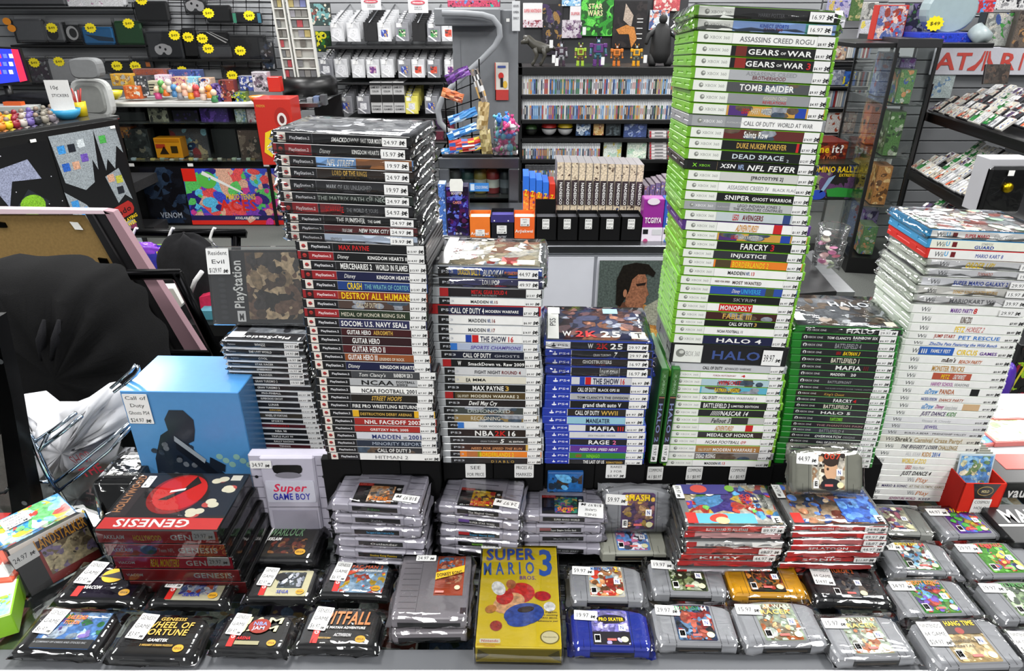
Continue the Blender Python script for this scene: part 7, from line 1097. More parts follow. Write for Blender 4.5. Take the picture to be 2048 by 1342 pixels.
for i,(px,py,c)in enumerate([(326,178,'#5a9a4a'),(334,184,'#e0702a'),(352,186,'#4a80b0'),(362,190,'#8a8a90'),(372,184,'#e8b8a0'),(384,190,'#e09a20'),(395,186,'#c84a4a'),(408,192,'#d8c0b0'),(421,188,'#e08a30'),(318,190,'#c84a80'),(340,176,'#d8d0c0'),(430,196,'#3a7a4a')]):
 p=atY(px,py+8,YS+.05);mb=MB();mb.lathe([(.025,0),(.03,.01),(.022,.05),(0,.055)],c,n=10);mb.ball(0,0,.075,.03,'#e0c0a0' if i%2 else c,n=8);mb.tube([(-.035,0,.04),(.035,0,.045)],.009,c,'plastic',5)
 o=mb.build('toy_figurine',None,(p.x,p.y,max(zt,p.z)));tag(o,f"tiny figurine on the showcase top, {['first', 'second', 'third', 'fourth', 'fifth', 'sixth', 'seventh', 'eighth', 'ninth', 'tenth', 'eleventh', 'twelfth'][sorted([326,334,352,362,372,384,395,408,421,318,340,430]).index(px)]} from the left",'figurine','figurines on the showcase top')
def bowl(px,py,w_px,Y,col,label,hpx=22):
 p=atY(px,py,Y);r=w_px/2/FP*(Y*.9+.5);h=r*.72;t=thing('bowl',label,'bowl',(p.x,Y,p.z));mb=MB();mb.lathe([(0,0),(r*.5,0),(r*.85,h*.45),(r,h),(r*.95,h),(r*.8,h*.5),(r*.4,h*.12),(0,h*.1)],col,'plastic',24);mb.build('bowl_body',t)
 mb=MB();mb.lathe([(r*.93,h*.86),(0,h*.9)],'#c8c8c4','fabric',16);mb.build('contents',t);return t
bowl(224,199,44,5.95,'#d8c830','yellow bowl at the left end of the showcase top');bowl(519,206,36,5.95,'#e07a20','orange bowl at the right end of the showcase top')
pb('cardboard_display','red cardboard display with yellow patch and white ring shape, right of the showcase','display',(516,198,588,330),5.6,.25,'#b8281c',None,extra=lambda f,w,h,z:(f.ell(w*.72,h*.72,w*.2,h*.16,'#a02018',z),f.ell(w*.72,h*.70,w*.13,h*.1,'#d8d0cc',z+.001),f.ell(w*.72,h*.7,w*.07,h*.06,'#5a2a2a',z+.002),f.poly([(w*.1,h*.2),(w*.3,h*.12),(w*.45,h*.3),(w*.42,h*.55),(w*.2,h*.5)],'#e0c020',z),f.text('POKEMON',w*.06,h*.88,w*.3,h*.92,'#d8a040',z)))
p=atY(578,300,5.6);mb=MB();mb.box(p.x-.1,5.62,0,p.x+.02,5.8,p.z+.05,'#17181a');mb.build('support_leg',None);o=S.collection.objects['support_leg'];tag(o,'dark plinth holding up the red cardboard display','plinth');o.name='display_plinth'
# angled black showcase on the left
ux,uy=-.33,-.79;L_=math.hypot(ux,uy);yawL=math.atan2(-uy,-ux)
t=thing('angled_showcase','black angled display case at the left with two posters on its face','showcase',(-2.92+ux/L_*1.7,5.2+uy/L_*1.7,0),(0,0,yawL));mb=MB();mb.cbox(0,0,0,1.7,.6,1.06,.004,'#0a0a0b');mb.build('cabinet_body',t);mb=MB();mb.cbox(-.01,-.01,1.06,1.71,.62,1.085,.004,'#b8bcc0','acrylic');mb.build('glass_top',t)
for i,px in enumerate((.02,.62)):mb=MB();mb.cbox(1.66-px*1.0-.03,-.016,1.0,1.66-px+.01,-.008,1.02,.002,'w');mb.build('rail_tag',t)
def onface(u0,u1,z0,z1,name,label,draw,col):
 M=Matrix.Translation(t.location)@Matrix.Rotation(yawL,4,'Z');p=M@Vector((u0,-.004,z0));q=thing(name,label,'poster',p,(0,0,yawL));w=u1-u0;h=z1-z0;mb=MB();mb.box(0,0,0,w,.003,h,col,'print');mb.build('poster_sheet',q);mb=MB();mb.M=at(0,-.001,0,SPINE);draw(mb,w,h);mb.build('printed_front',q)
def kh(f,w,h):
 R=random.Random(8);f.rect(0,0,w,h,'#0a0b0e',0)
 for i in range(70):f.ell(w*R.random(),h*R.random(),.004,.004,'#c8c8d0',.001,n=5)
 f.poly([(w*.35,h*.82),(w*.85,h*.9),(w*.9,h*.76),(w*.72,h*.78),(w*.66,h*.62),(w*.6,h*.78),(w*.4,h*.72)],'#8a90a8',.002,'artwork')
 for i,(x,y,c)in enumerate([(.8,.6,'#7ab02a'),(.42,.45,'#b8804a'),(.86,.42,'#9ab8c8'),(.62,.36,'#7a3a20'),(.5,.2,'#c8c0b8')]):f.ell(w*x,h*y,w*.08,h*.07,c,.002,'artwork');f.poly([(w*(x-.11),h*y),(w*x,h*(y+.11)),(w*(x+.11),h*y),(w*x,h*(y-.11))],'#20242c',.0015)
 f.text('JANUARY 29, 2019',w*.55,h*.08,w*.98,h*.14,'y',.003,bold=True,it=.1)
def nt(f,w,h):
 f.rect(0,0,w,h,'#0c0d10',0)
 for P in([(0,1),(.62,1),(.55,.72),(.5,.8),(.45,.64),(.3,.6),(.05,.68)],[(.62,1),(.95,1),(.98,.8),(.9,.86),(.8,.7),(.72,.78),(.66,.7)],[(0,.62),(.25,.5),(.4,.36),(.2,.1),(.05,.35)],[(.62,.66),(.85,.7),(.95,.45),(.85,.5),(.72,.45)],[(.35,.1),(.62,.02),(.5,.25),(.4,.15)],[(.6,.3),(.9,.3),(.95,.06),(.7,.1)]):f.poly([(w*a,h*b)for a,b in P],'#8f979c',.001,'artwork')
 R=random.Random(3)
 for i,(x,y)in enumerate([(.12,.9),(.26,.9),(.4,.92),(.12,.78),(.26,.78),(.4,.82),(.72,.92),(.7,.64),(.82,.62),(.8,.54),(.1,.52),(.2,.46),(.1,.38),(.22,.34),(.12,.26),(.75,.22),(.86,.24),(.8,.12)]):s_=w*.05;f.rect(w*x-s_,h*y-s_,w*x+s_,h*y+s_,R.choice(['#4aa04a','#6a50a8','#c8d0d4','#3a88c8','#b0b040','#2a5ab0','#7a3050','#c89a80','#1c2028']),.002,'artwork')
 f.M=f.M@Matrix.Translation((w*.3,h*.28,.004))@Matrix.Rotation(.22,4,'Z');f.prism([(0,.02),(.02,0),(w*.62,0),(w*.66,.03),(w*.66,.07),(w*.62,.1),(.02,.1),(0,.08)],0,.001,'#a02420','print');f.text('Nintendo',.03,.028,w*.62,.07,'#2a0e10',.0016,bold=True);f.text('NOW YOU\'RE PLAYING',.0,-.04,w*.66,-.012,'y',.001,bold=True);f.text('WITH POWER',.1,-.08,w*.6,-.05,'y',.001,bold=True)
onface(.05,1.12,.02,1.0,'poster','black starry poster with silver emblem and small diamond pictures',kh,'#0a0b0e');onface(1.14,1.68,.02,1.02,'poster','black poster of grey shards and red rounded name plate, yellow slogan',nt,'#0c0d10')
# things on the angled showcase
def on(px,py,z):return atZ(px,py,z)
p=on(128,240,1.087);q=bowl(128,240,52,p.y,'#3a9ac8','light blue bowl with a handwritten paper sign in it');q.location=(p.x,p.y+.05,1.087);mb=MB();mb.cbox(-.1,.0,.05,.07,.004,.26,.001,'#d4d4d2','print');mb.M=at(-.1,-.001,.05,SPINE);mb.text('10¢',.03,.15,.09,.175,'d',0);mb.text('STICKERS',.03,.10,.15,.12,'d',0);mb.build('paper_sign',q)
q=thing('pen_cup','yellow cup full of red pens beside the light blue bowl','cup',(on(163,232,1.087).x,on(163,232,1.087).y,1.087));mb=MB();mb.lathe([(0,0),(.045,0),(.05,.1),(.045,.1),(.04,.01)],'#d0b818','plastic',16);mb.build('cup_body',q)
for i in range(6):mb=MB();mb.tube([(0,0,.03),(-.07+i*.022,.01,.17+.01*(i%3))],.006,'#a02a24' if i%3 else '#d8d8d8','plastic',6);mb.build('pen',q)
for i in range(16):
 px=4+(i%8)*14.5;py=262-(i%8)*2.4-(i//8)*14;p=on(px,py,1.087);c=['#d8832a','#b8b0a8','#8a8478','#d8c020','#6a5a9a','#787078','#8a2030','#2a2c30'][(i*3)%8]
 mb=MB();mb.ball(0,0,.03,.032,c,n=8);mb.ball(.005,-.005,.065,.017,'#8a7868' if i%2 else c,n=8);mb.tube([(-.03,0,.05),(.03,0,.05)],.008,c,'plastic',5);o=mb.build('toy_figurine',None,p);tag(o,'tiny toy figure in the heap on the angled black case','figurine','heap of tiny figures on the angled case')
t=thing('monitor','computer monitor at the left edge with glowing blue and red screen','monitor',(0,0,0));slab4([(-60,90),(38,96),(60,165),(-60,180)],5.7,.03,'#141418',name='monitor_body',parent=t);slab4([(-60,95),(35,99),(54,161),(-60,174)],5.693,.004,'#2a38d8','screen','screen',t);slab4([(22,98),(35,99),(54,161),(40,164)],5.685,.004,'#d82a48','screen','red_column',t)
mb=MB();
for i in range(9):mb=MB();p=atY(-2+(i%3)*12,112+(i//3)*16,5.684);mb.M=at(p.x,p.y,p.z,SPINE);mb.rect(-.015,-.015,.015,.015,['#e04060','#5a70ff','#f0f0ff'][i%3],0,'screen');mb.build('screen_icon',t)
a=atY(-60,213,5.5);b=atY(58,213,5.5);t=thing('desk','grey-white desk carrying the monitor at the left edge','desk',(0,0,0));mb=MB();mb.cbox(a.x,5.5,a.z-.04,b.x,6.2,a.z,.004,'#b8bcb8','paint');mb.build('desktop',t);mb=MB();mb.box(b.x-.05,5.62,0,b.x-.01,6.18,a.z-.04,'#2a2a2c');mb.build('leg',t)
mb=MB();mb.tube([(atY(10,175,5.72).x,5.75,atY(10,172,5.72).z),(atY(10,175,5.72).x,5.75,a.z)],.03,'k','plastic');tag(mb.build('monitor_stand'),'short black stand under the glowing monitor','stand')
o=puff('cable_heap','dark heap of cables and cloth on the desk by the monitor','cables',70,200,5.75,.3,.12,.055,'#17181c','fabric',8,.12);o=pb('orange_gadget','flat orange gadget on the desk at the left edge','gadget',(6,204,42,212),5.55,.05,'#d8602a',parts=False)
# grey mesh chair behind
t=thing('mesh_chair','light grey office chair with rounded headrest behind the counter area','chair',(0,0,0));p=atY(178,150,5.6);mb=MB()
def pil(mb,x0,z0,x1,z1,y,th,col,m):
 n=28;P=[]
 for i in range(n):
  a=2*math.pi*i/n;c,s_=math.cos(a),math.sin(a);P.append((math.copysign(abs(c)**.55,c)*(x1-x0)/2+(x0+x1)/2,math.copysign(abs(s_)**.55,s_)*(z1-z0)/2+(z0+z1)/2))
 mb.M=Matrix.Translation((0,y,0))@SPINE;mb.prism(P,-th,.0,col,m,.0);mb.prism(P,0,.012,col,m,.01);mb.M=None
x0,z0,x1,z1=vrect(139,116,198,158,5.6);pil(mb,x0,z0,x1,z1,5.6,.08,'#77797a','grain');mb.build('headrest',t);mb=MB();x0,z0,x1,z1=vrect(145,158,222,235,5.7);pil(mb,x0,z0,x1,z1,5.7,.05,'#b8bab8','paint');mb.build('back_frame',t);mb=MB();pil(mb,x0+.04,z0+.03,x1-.04,z1-.035,5.68,.03,'#7f817e','grain');mb.build('backrest',t)
mb=MB();mb.tube([((x0+x1)/2,5.76,z0+.05),((x0+x1)/2,5.9,.1)],.03,'#2a2a2c');mb.box((x0+x1)/2-.25,5.5,.42,(x0+x1)/2+.25,5.95,.5,'#2a2a2c','fabric');mb.box((x0+x1)/2-.25,5.7,0,(x0+x1)/2+.25,5.95,.08,'#2a2a2c');mb.build('base',t)
# white spinner with small cards
YP=6.5
for k,(px0t,px1t,px0b,px1b)in enumerate(((541,563,570,591),(571,612,597,637))):
 t=thing('spinner_rack',f"tall white spinner panel with tiers of small cards, {['narrow left side', 'wide right side'][k]}",'rack',(0,0,0));nr=8;slab4([(px0t,-10),(px1t,-10),(px1b,158),(px0b,158)],YP+.04,.02,'#b4b4ae','paint','back_panel',t)
 for i in range(nr+1):
  f=i/nr;py=-4+160*f;a=px0t+(px0b-px0t)*f;b=px1t+(px1b-px1t)*f;slab4([(a,py),(b,py),(b,py+2.2),(a,py+2.2)],YP,.045,'#d8d8d2','paint','tier_ledge',t)
 for s_ in(0,1):a,b=(px0t,px0b)if s_==0 else(px1t,px1b);slab4([(a-1.5,-10),(a+1.5,-10),(b+1.5,158),(b-1.5,158)],YP-.005,.05,'#d0d0ca','paint','side_rail',t)
 R=random.Random(40+k);nc=2 if k==0 else 3
 for i in range(nr):
  for j in range(nc):
   if R.random()<.15:continue
   f=(i+.5)/nr;a=px0t+(px0b-px0t)*f+2;b=px1t+(px1b-px1t)*f-2;cw=(b-a)/nc;py=-4+160*f
   pb('small_card','small sleeved card on a tier of the white spinner rack','card',(a+j*cw+.5,py-6,a+(j+1)*cw-.5,py+8),YP+.02,.006,R.choice(['#8a8884','#a09a90','#77787a','#b8a870','#7a80b0','#b04a50','#9a98a0','#6a6660']),parts=False,group='cards on the white spinner rack')
mb=MB();a=atY(612,168,YP);mb.lathe([(0,a.z-.1),(.25,a.z-.1),(.25,a.z+.02),(.2,a.z+.06),(0,a.z+.06)],'#0a0a0b','plastic',28,a.x,YP+.12);tag(mb.build('revolving_stand'),'round black stand under the white spinner panels','stand')
t=thing('glass_table','glass-topped black display table under the white spinner','table',(0,0,0));za=a.z-.1;b_=atY(556,214,5.9);xr_=atY(668,170,6.6).x;mb=MB();mb.cbox(b_.x,5.95,za-.02,xr_,7.0,za,.004,'#a8b4b0','acrylic');mb.build('glass_top',t);mb=MB();mb.box(b_.x+.02,6.9,0,xr_-.02,6.95,za-.02,'#1a1b1d');mb.box(b_.x+.02,5.97,0,xr_-.02,6.9,.2,'#1a1b1d');mb.cbox(b_.x-.01,5.94,za-.03,xr_+.01,5.955,za+.004,.002,'#7a7c7e','metal');mb.build('cabinet_body',t)
for i in range(6):pb('display_item',f"small boxed gadget under the glass table, {ORD[i].replace('topmost', 'first')} from left",'gadget',(575+i*13,205-i*3,586+i*13,226-i*3),6.1,.08,['#3a5a9a','#c8c8cc','#2a2c30','#8a8c90','#6a7a9a','#4a4c50'][i],parts=False)
for i,(r,c,pal,tx)in enumerate([((620,6,662,52),'#3a3c3a',['#3a4a48','#c8c0b0','#2a3432','#8a4a40','#6a9a9a'],'grey and teal game pack hanging above the green one'),((632,62,662,104),'#1c3a20',['#1c3a20','#2a6a2a','#16241a','#c8c020'],'green game pack hanging left of the cartridge racks'),((638,122,664,150),'#b8bac0',['#b8bac0','#2a2c30','#d8d8dc'],'pale pack with two dark marks, low beside the racks')]):pb('game_pack',tx,'game pack',r,7.3,.02,c,pal,220+i,14)
# peg racks of bagged cartridges
R=random.Random(77);pk={}
def packmesh(kind,s):
 k=(kind,s)
 if k in pk:return pk[k]
 mb=MB();w,h=.125,.165;mb.cbox(-w/2,0,0,w/2,.012,h,.003,{'w':'#c4c5c8','g':'#8a8b90','k':'#1c1c1e','y':'#d8cf60'}[kind],'print');mb.M=at(-w/2,-.0008,0,SPINE)
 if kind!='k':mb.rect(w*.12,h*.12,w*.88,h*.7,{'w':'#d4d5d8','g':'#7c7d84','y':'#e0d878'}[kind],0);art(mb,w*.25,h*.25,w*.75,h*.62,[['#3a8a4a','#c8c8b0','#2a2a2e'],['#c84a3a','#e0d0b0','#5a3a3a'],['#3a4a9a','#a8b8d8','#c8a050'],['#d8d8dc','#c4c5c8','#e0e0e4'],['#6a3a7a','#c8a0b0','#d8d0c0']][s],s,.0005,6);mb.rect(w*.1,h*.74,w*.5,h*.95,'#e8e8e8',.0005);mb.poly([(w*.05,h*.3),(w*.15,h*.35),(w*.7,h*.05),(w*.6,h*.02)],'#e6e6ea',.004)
 o=mb.build('pack');me=o.data;bpy.data.objects.remove(o);pk[k]=me;return me
ROWN=['upper','middle','lower']
rows_=[(84,[(676,'w',3),(709,'w',3),(743,'k',0),(771,'w',2),(806,'g',0),(839,'k',0),(868,'g',0),(898,'w',1)]),(156,[(655,'g',3),(684,'w',3),(718,'w',3),(747,'w',4),(776,'w',3),(810,'g',2),(838,'w',1),(869,'g',1),(902,'w',4)]),(228,[(694,'g',2),(729,'g',3),(824,'y',3),(864,'g',2)])]
for ri,(py,cols)in enumerate(rows_):
 for ci,(px,kd,s)in enumerate(cols):
  n=7;base=atY(px,py,6.95)
  pg=MB();pg.tube([(base.x,6.9,base.z+.165),(base.x+.03,7.5,base.z+.32)],.006,'#8a8c90','metal',5);tag(pg.build('peg_hook'),'long metal peg on the slatted wall carrying bagged cartridges','peg','pegs of the cartridge racks')
  for k in range(n):
   s2=s if k==0 else R.randrange(5)if R.random()<.4 else 3;o=link('bagged_cartridge',packmesh(kd,s2 if kd!='k' else 0),None,(base.x+R.uniform(-.004,.004)+k*.004,6.95+k*.062,base.z+R.uniform(0,.006)+k*.017))
   if k==0:tag(o,f"front bagged cartridge of {['first', 'second', 'third', 'fourth', 'fifth', 'sixth', 'seventh', 'eighth', 'ninth'][ci]} peg from left, {ROWN[ri]} peg row",'game cartridge')
   else:tag(o,f"bagged cartridge behind others on a peg, {ROWN[ri]} row of the peg racks",'game cartridge',f'{ROWN[ri]} peg row cartridges')
 a,b=atY(650+ri*20,py+3,6.93),atY(915,py+5,6.93);mb=MB();mb.cbox(a.x,6.93,a.z-.05,b.x,7.5,a.z-.03,.003,'#17181a');tag(mb.build('wall_shelf'),f"black shelf below the {ROWN[ri]} row of bagged cartridges",'shelf')
for i in range(3):pb('label_box',f"white and black box file with printed capitals, {['left', 'middle', 'right'][i]} of three on the lower peg shelf",'box',(741+i*23,164,763+i*23,226),6.95,.3,'#bcbcbc',None,extra=lambda f,w,h,z:f.rect(0,h*.35,w,h*.6,'#0a0a0b',z),texts=[('GAME BOY',.08,.8,.92,.87,'d'),('COLOR',.2,.68,.8,.74,'d'),('CHANGE',.1,.2,.9,.26,'d'),('GAMES',.1,.1,.9,.16,'d')])
for i in range(2):pb('paper_sign',f"white sign with red oval name hanging over the peg racks, {['left', 'right'][i]} one",'sign',(722+i*94,-8,762+i*94,20+i*6),6.9,.003,'#d0d0d2',None,extra=lambda f,w,h,z:f.ell(w*.5,h*.62,w*.36,h*.14,'#b84a58',z),texts=[('Nintendo',.24,.57,.76,.67,'w'),('GAME BOY',.3,.32,.7,.38,'d'),('ADVANCE',.3,.2,.7,.26,'d')])
for i in range(26):px=640+(i%13)*21;py=240+(i//13)*22;pb('accessory_box','small dark boxed accessory on the low shelf under the peg racks','box',(px,py,px+17,py+18),6.9-(i//13)*.3,.1,'#2a1c24',[['#5a2030','#2a1c24','#8a3a4a'],['#1c2030','#3a3c48','#6a6c70'],['#2a2420','#8a6a30','#3a3430'],['#30203a','#6a3a70','#2a1c28']][i%4],240+i,5,parts=False,group='boxes under the peg racks')
wshelf(600,915,262,6.85,lab='black shelf of small dark boxes under the peg racks');wshelf(600,930,284,6.5,lab='lowest black shelf under the peg racks')
# ---------------------------------------------------------------- black bookcase of white-topped cases
YK=5.5;xk0=atY(1036,250,YK).x;xk1=atY(1356,250,YK).x;zk=atY(1190,134,YK).z
t=thing('bookcase','wide black bookcase filled with rows of white-topped game cases, figures on top','bookcase',(0,0,0));mb=MB();mb.cbox(xk0,YK,zk-.06,xk1,YK+.4,zk,.004,'#0a0a0b');mb.box(xk0,YK+.38,0,xk1,YK+.4,zk,'#0e0e10');mb.box(xk0,YK,0,xk0+.03,YK+.4,zk,'#0a0a0b');mb.box(xk1-.03,YK,0,xk1,YK+.4,zk,'#0a0a0b');mb.build('cabinet_body',t)
SH=[190,240,277,319,362]
for py in SH:mb=MB();z=atY(1190,py,YK).z;mb.cbox(xk0+.02,YK,z-.03,xk1-.02,YK+.39,z,.003,'#0a0a0b');mb.build('shelf_board',t)
PC=['#3a5a9a','#8a8c90','#c8c4b8','#2a2a30','#a04a3a','#5a8ab8','#b8a060','#7a4a80','#d0d0d4','#3a6a4a','#c87a3a','#4a4c54','#9ab0c8','#c8c8cc','#20242c','#6a7a90']
STUFF=MB()
def rowcases(px0,px1,py0,py1,n,wl,grp,off=0,cap='#d4d6d8',Y=YK+.03):
 x0,z0,x1,z1=vrect(px0,py0,px1,py1,Y);w=(x1-x0)/n;h=z1-z0;ms=[];R=random.Random(off+n)
 def one(mb,k,x,y):
  c=PC[k];mb.M=Matrix.Translation((x,y,z0 if wl is None else 0));mb.cbox(.0006,0,0,w-.0006,.13,h,.001,'#b8babc');mb.M=mb.M@at(0,-.0006,0,SPINE);mb.rect(w*.1,h*.03,w*.9,h*.97,cap,0);mb.rect(w*.1,h*.04,w*.9,h*.66,c,.0004);mb.rect(w*.3,h*(.2+.02*(k%5)),w*.7,h*(.5+.03*(k%4)),PC[(k*5+3)%16],.0008);mb.rect(w*.3,h*.84,w*.7,h*.9,'#6a6c70',.0006)
 if wl is None:
  for i in range(n):one(STUFF,R.randrange(16),x0+i*w,Y+R.uniform(0,.006))
  return
 for k in range(len(PC)):mb=MB();one(mb,k,0,0);o=mb.build('case');ms.append(o.data);bpy.data.objects.remove(o)
 for i in range(n):o=link('game_case',ms[R.randrange(16)],None,(x0+i*w,Y+R.uniform(0,.006),z0),(0,0,0));tag(o,wl,'game case',grp)
rowcases(1043,1353,142,190,88,'slim white-topped game case in the highest row of the black bookcase','game cases, highest bookcase row',1);rowcases(1042,1353,196,240,90,None,'',2)
rowcases(1044,1200,286,319,44,None,'',3);rowcases(1050,1116,330,362,22,None,'',4,'#3a3a3e')
tag(STUFF.build('game_cases'),'packed rows of slim game cases on the lower bookcase shelves','game cases',None,'stuff')
for c_ in range(2):
 for i in range(9):
  pb('slim_box',f"white slim box in red-edged pile, {ORD[i]} of the {['left', 'right'][c_]} pile on the bookcase",'box',(1299+c_*36,262+i*6.6,1333+c_*36,267.6+i*6.6),YK+.02,.15,'#d0cccc',None,extra=lambda f,w,h,z:(f.rect(0,0,w*.1,h,'#a02430',z),f.rect(w*.3,h*.35,w*.8,h*.6,'#55565a',z)))
for i,(px,c,lb)in enumerate([(1062,'#3a5a30','dark green ball toy with orange spot'),(1098,'#c02a24','red and white ball toy with black belt'),(1130,'#d8b820','yellow and white ball toy with black belt')]):
 p=atY(px,265,YK+.12);r=.062 if i else.05;t=thing('ball_toy',lb+' on the bookcase','toy ball',(p.x,p.y,atY(px,276,YK).z+r));k=16
 mb=MB();mb.ball(0,0,0,r,'#d0d0d0' if i else '#2a2c28',n=k);mb.build('lower_shell',t);mb=MB();mb.lathe([(r*1.012*math.cos(a_),r*1.012*math.sin(a_))for a_ in[j*math.pi/16 for j in range(9)]],c,n=20);mb.build('upper_shell',t)
 mb=MB();mb.lathe([(r*1.02,-.005),(r*1.02,.005)],'k',n=20);mb.build('belt',t)
for i,(r,c,pal,lb)in enumerate([((1152,238,1182,272),'#2a3c58',['#2a3c58','#8a98a8','#4a6a9a','#c8d0d8'],'blue and silver tin on the bookcase'),((1187,239,1208,271),'#8a6a4a',['#b08a50','#8a4a3a','#c8b080'],'tan handheld with rounded corners on the bookcase'),((1212,236,1242,272),'#2c3438',['#2c3438','#4a5458','#1c2224'],'dark teal clamshell console on the bookcase'),((1248,238,1294,275),'#3a4a70',['#3a4a78','#8a98b8','#5a6aa8','#c0c8d8'],'blue marbled console pack on the bookcase'),((1207,284,1243,317),'#c8ccb8',['#d0d8d0','#c8b860','#a8c0b0'],'pale landscape magazine propped on the bookcase'),((1254,285,1293,322),'#c8d4c4',['#d0dcd0','#a8c8b0','#e0e8d8'],'pale green magazine propped on the bookcase')]):pb('display_item',lb,'display item',r,YK+.05,.03,c,pal,260+i,12)
# robots and creatures on the bookcase top
def robot(px,py,hpx,col,acc,label,bulk=1.0,Y=YK+.12):
 x0,z0,x1,z1=vrect(px-5,py-hpx,px+5,py,Y);h=z1-z0;u=h/10;t=thing('toy_robot',label,'toy robot',(atY(px,py,Y).x,Y,zk));b=bulk
 mb=MB();mb.cbox(-1.5*u*b,-.9*u,4.6*u,1.5*u*b,.9*u,7.6*u,.2*u,col);mb.cbox(-.8*u,-1.1*u,5.4*u,.8*u,-.8*u,7.1*u,.1*u,acc);mb.cbox(-1*u,-.7*u,3.7*u,1*u,.7*u,4.6*u,.15*u,acc);mb.build('torso',t)
 mb=MB();mb.cbox(-.6*u,-.6*u,7.7*u,.6*u,.6*u,9.2*u,.2*u,acc);mb.cbox(-.4*u,-.7*u,8.3*u,.4*u,-.5*u,8.8*u,.05*u,'#c8d8e0');mb.tube([(-.7*u,0,8.6*u),(-.9*u,0,10*u)],.12*u,col);mb.tube([(.7*u,0,8.6*u),(.9*u,0,10*u)],.12*u,col);mb.build('head',t)
 for s_ in(-1,1):
  mb=MB();mb.cbox(min(s_*1.55*u*b,s_*2.7*u*b),-.8*u,6.3*u,max(s_*1.55*u*b,s_*2.7*u*b),.8*u,7.8*u,.2*u,col);mb.tube([(s_*2.1*u*b,0,6.4*u),(s_*2.3*u*b,-.3*u,5*u),(s_*2.4*u*b,-1*u,4*u)],[.5*u,.42*u,.6*u],acc,'plastic',8);mb.ball(s_*2.4*u*b,-1.1*u,3.8*u,.55*u,col,n=8);mb.build('arm',t)
  mb=MB();mb.tube([(s_*.8*u,0,3.9*u),(s_*1.05*u,-.1*u,2.2*u)],[.55*u,.5*u],acc,'plastic',8);mb.cbox(s_*1.1*u-.65*u,-.7*u,.5*u,s_*1.1*u+.65*u,.6*u,2.3*u,.15*u,col);mb.cbox(s_*1.15*u-.7*u,-1.2*u,0,s_*1.15*u+.7*u,.8*u,.5*u,.1*u,col);mb.build('leg',t)
robot(1122,128,48,'#3a2a38','#8a8a90','dark purple and grey toy robot on the bookcase');robot(1160,130,46,'#98b83a','#6a4a28','lime green and brown toy robot on the bookcase');robot(1195,128,58,'#5a3070','#2a5a6a','purple and teal toy robot, tallest on the bookcase',1.2);robot(1232,132,44,'#c8722a','#7a4a1c','orange and brown toy robot on the bookcase',1.15);robot(1271,134,44,'#d89a1c','#5a5e50','amber yellow toy robot, rightmost on the bookcase',1.1)
t=thing('toy_dinosaur','dark brown-grey toy dinosaur standing at the left end of the bookcase top','toy dinosaur',(atY(1072,124,YK+.12).x,YK+.14,zk));t.scale=(.62,.62,.75);c='#3c3a33';mb=MB()
mb.tube([(-.16,0,.27),(-.1,0,.25),(-.03,0,.2),(.05,0,.17),(.12,0,.16),(.2,.02,.17),(.3,.04,.12)],[.02,.045,.05,.06,.05,.025,.006],c,'plastic',10);mb.tube([(-.1,-.03,.24),(-.19,-.03,.22)],[.035,.016],c,'plastic',8);mb.build('body',t)
for q in((-.02,-.035),(-.02,.035),(.08,-.04),(.08,.04)):mb=MB();mb.tube([(q[0],q[1],.17),(q[0]+.03,q[1],.1),(q[0],q[1],.04),(q[0]-.03,q[1],.005)],[.035,.024,.014,.018],c,'plastic',8);mb.build('leg',t)
t=thing('toy_creature','big black upright toy beast with spread arms at the right end of the bookcase top','toy creature',(atY(1319,128,YK+.1).x,YK+.12,zk));t.scale=(.72,.72,.8);c='#151516';mb=MB();mb.lathe([(.0,.02),(.09,.03),(.115,.12),(.105,.24),(.085,.32),(.05,.37),(.0,.39)],c,'grain',16);mb.ball(0,-.02,.41,.045,c,'grain');mb.build('body',t)
for s_ in(-1,1):
 mb=MB();mb.tube([(s_*.07,0,.31),(s_*.14,-.03,.27),(s_*.17,-.08,.2)],[.035,.026,.018],c,'grain');mb.build('arm',t);mb=MB();mb.tube([(s_*.06,0,.12),(s_*.085,-.02,.05),(s_*.085,-.05,.01)],[.05,.045,.04],c,'grain');mb.build('leg',t)
for i,(px,py)in enumerate(((1102,88),(1107,118),(1113,124),(1168,62),(1205,122),(1290,118))):pb('hang_tag',f"white hang tag among the toy robots, {['highest left', 'below the highest left', 'lowest left', 'near the green poster', 'by the purple robot', 'by the amber robot'][i]}",'tag',(px-3,py-8,px+4,py+8),YK+.02 if py>110 else YK+.1,.002,'#d8d8d8',parts=False)
YW=6.6
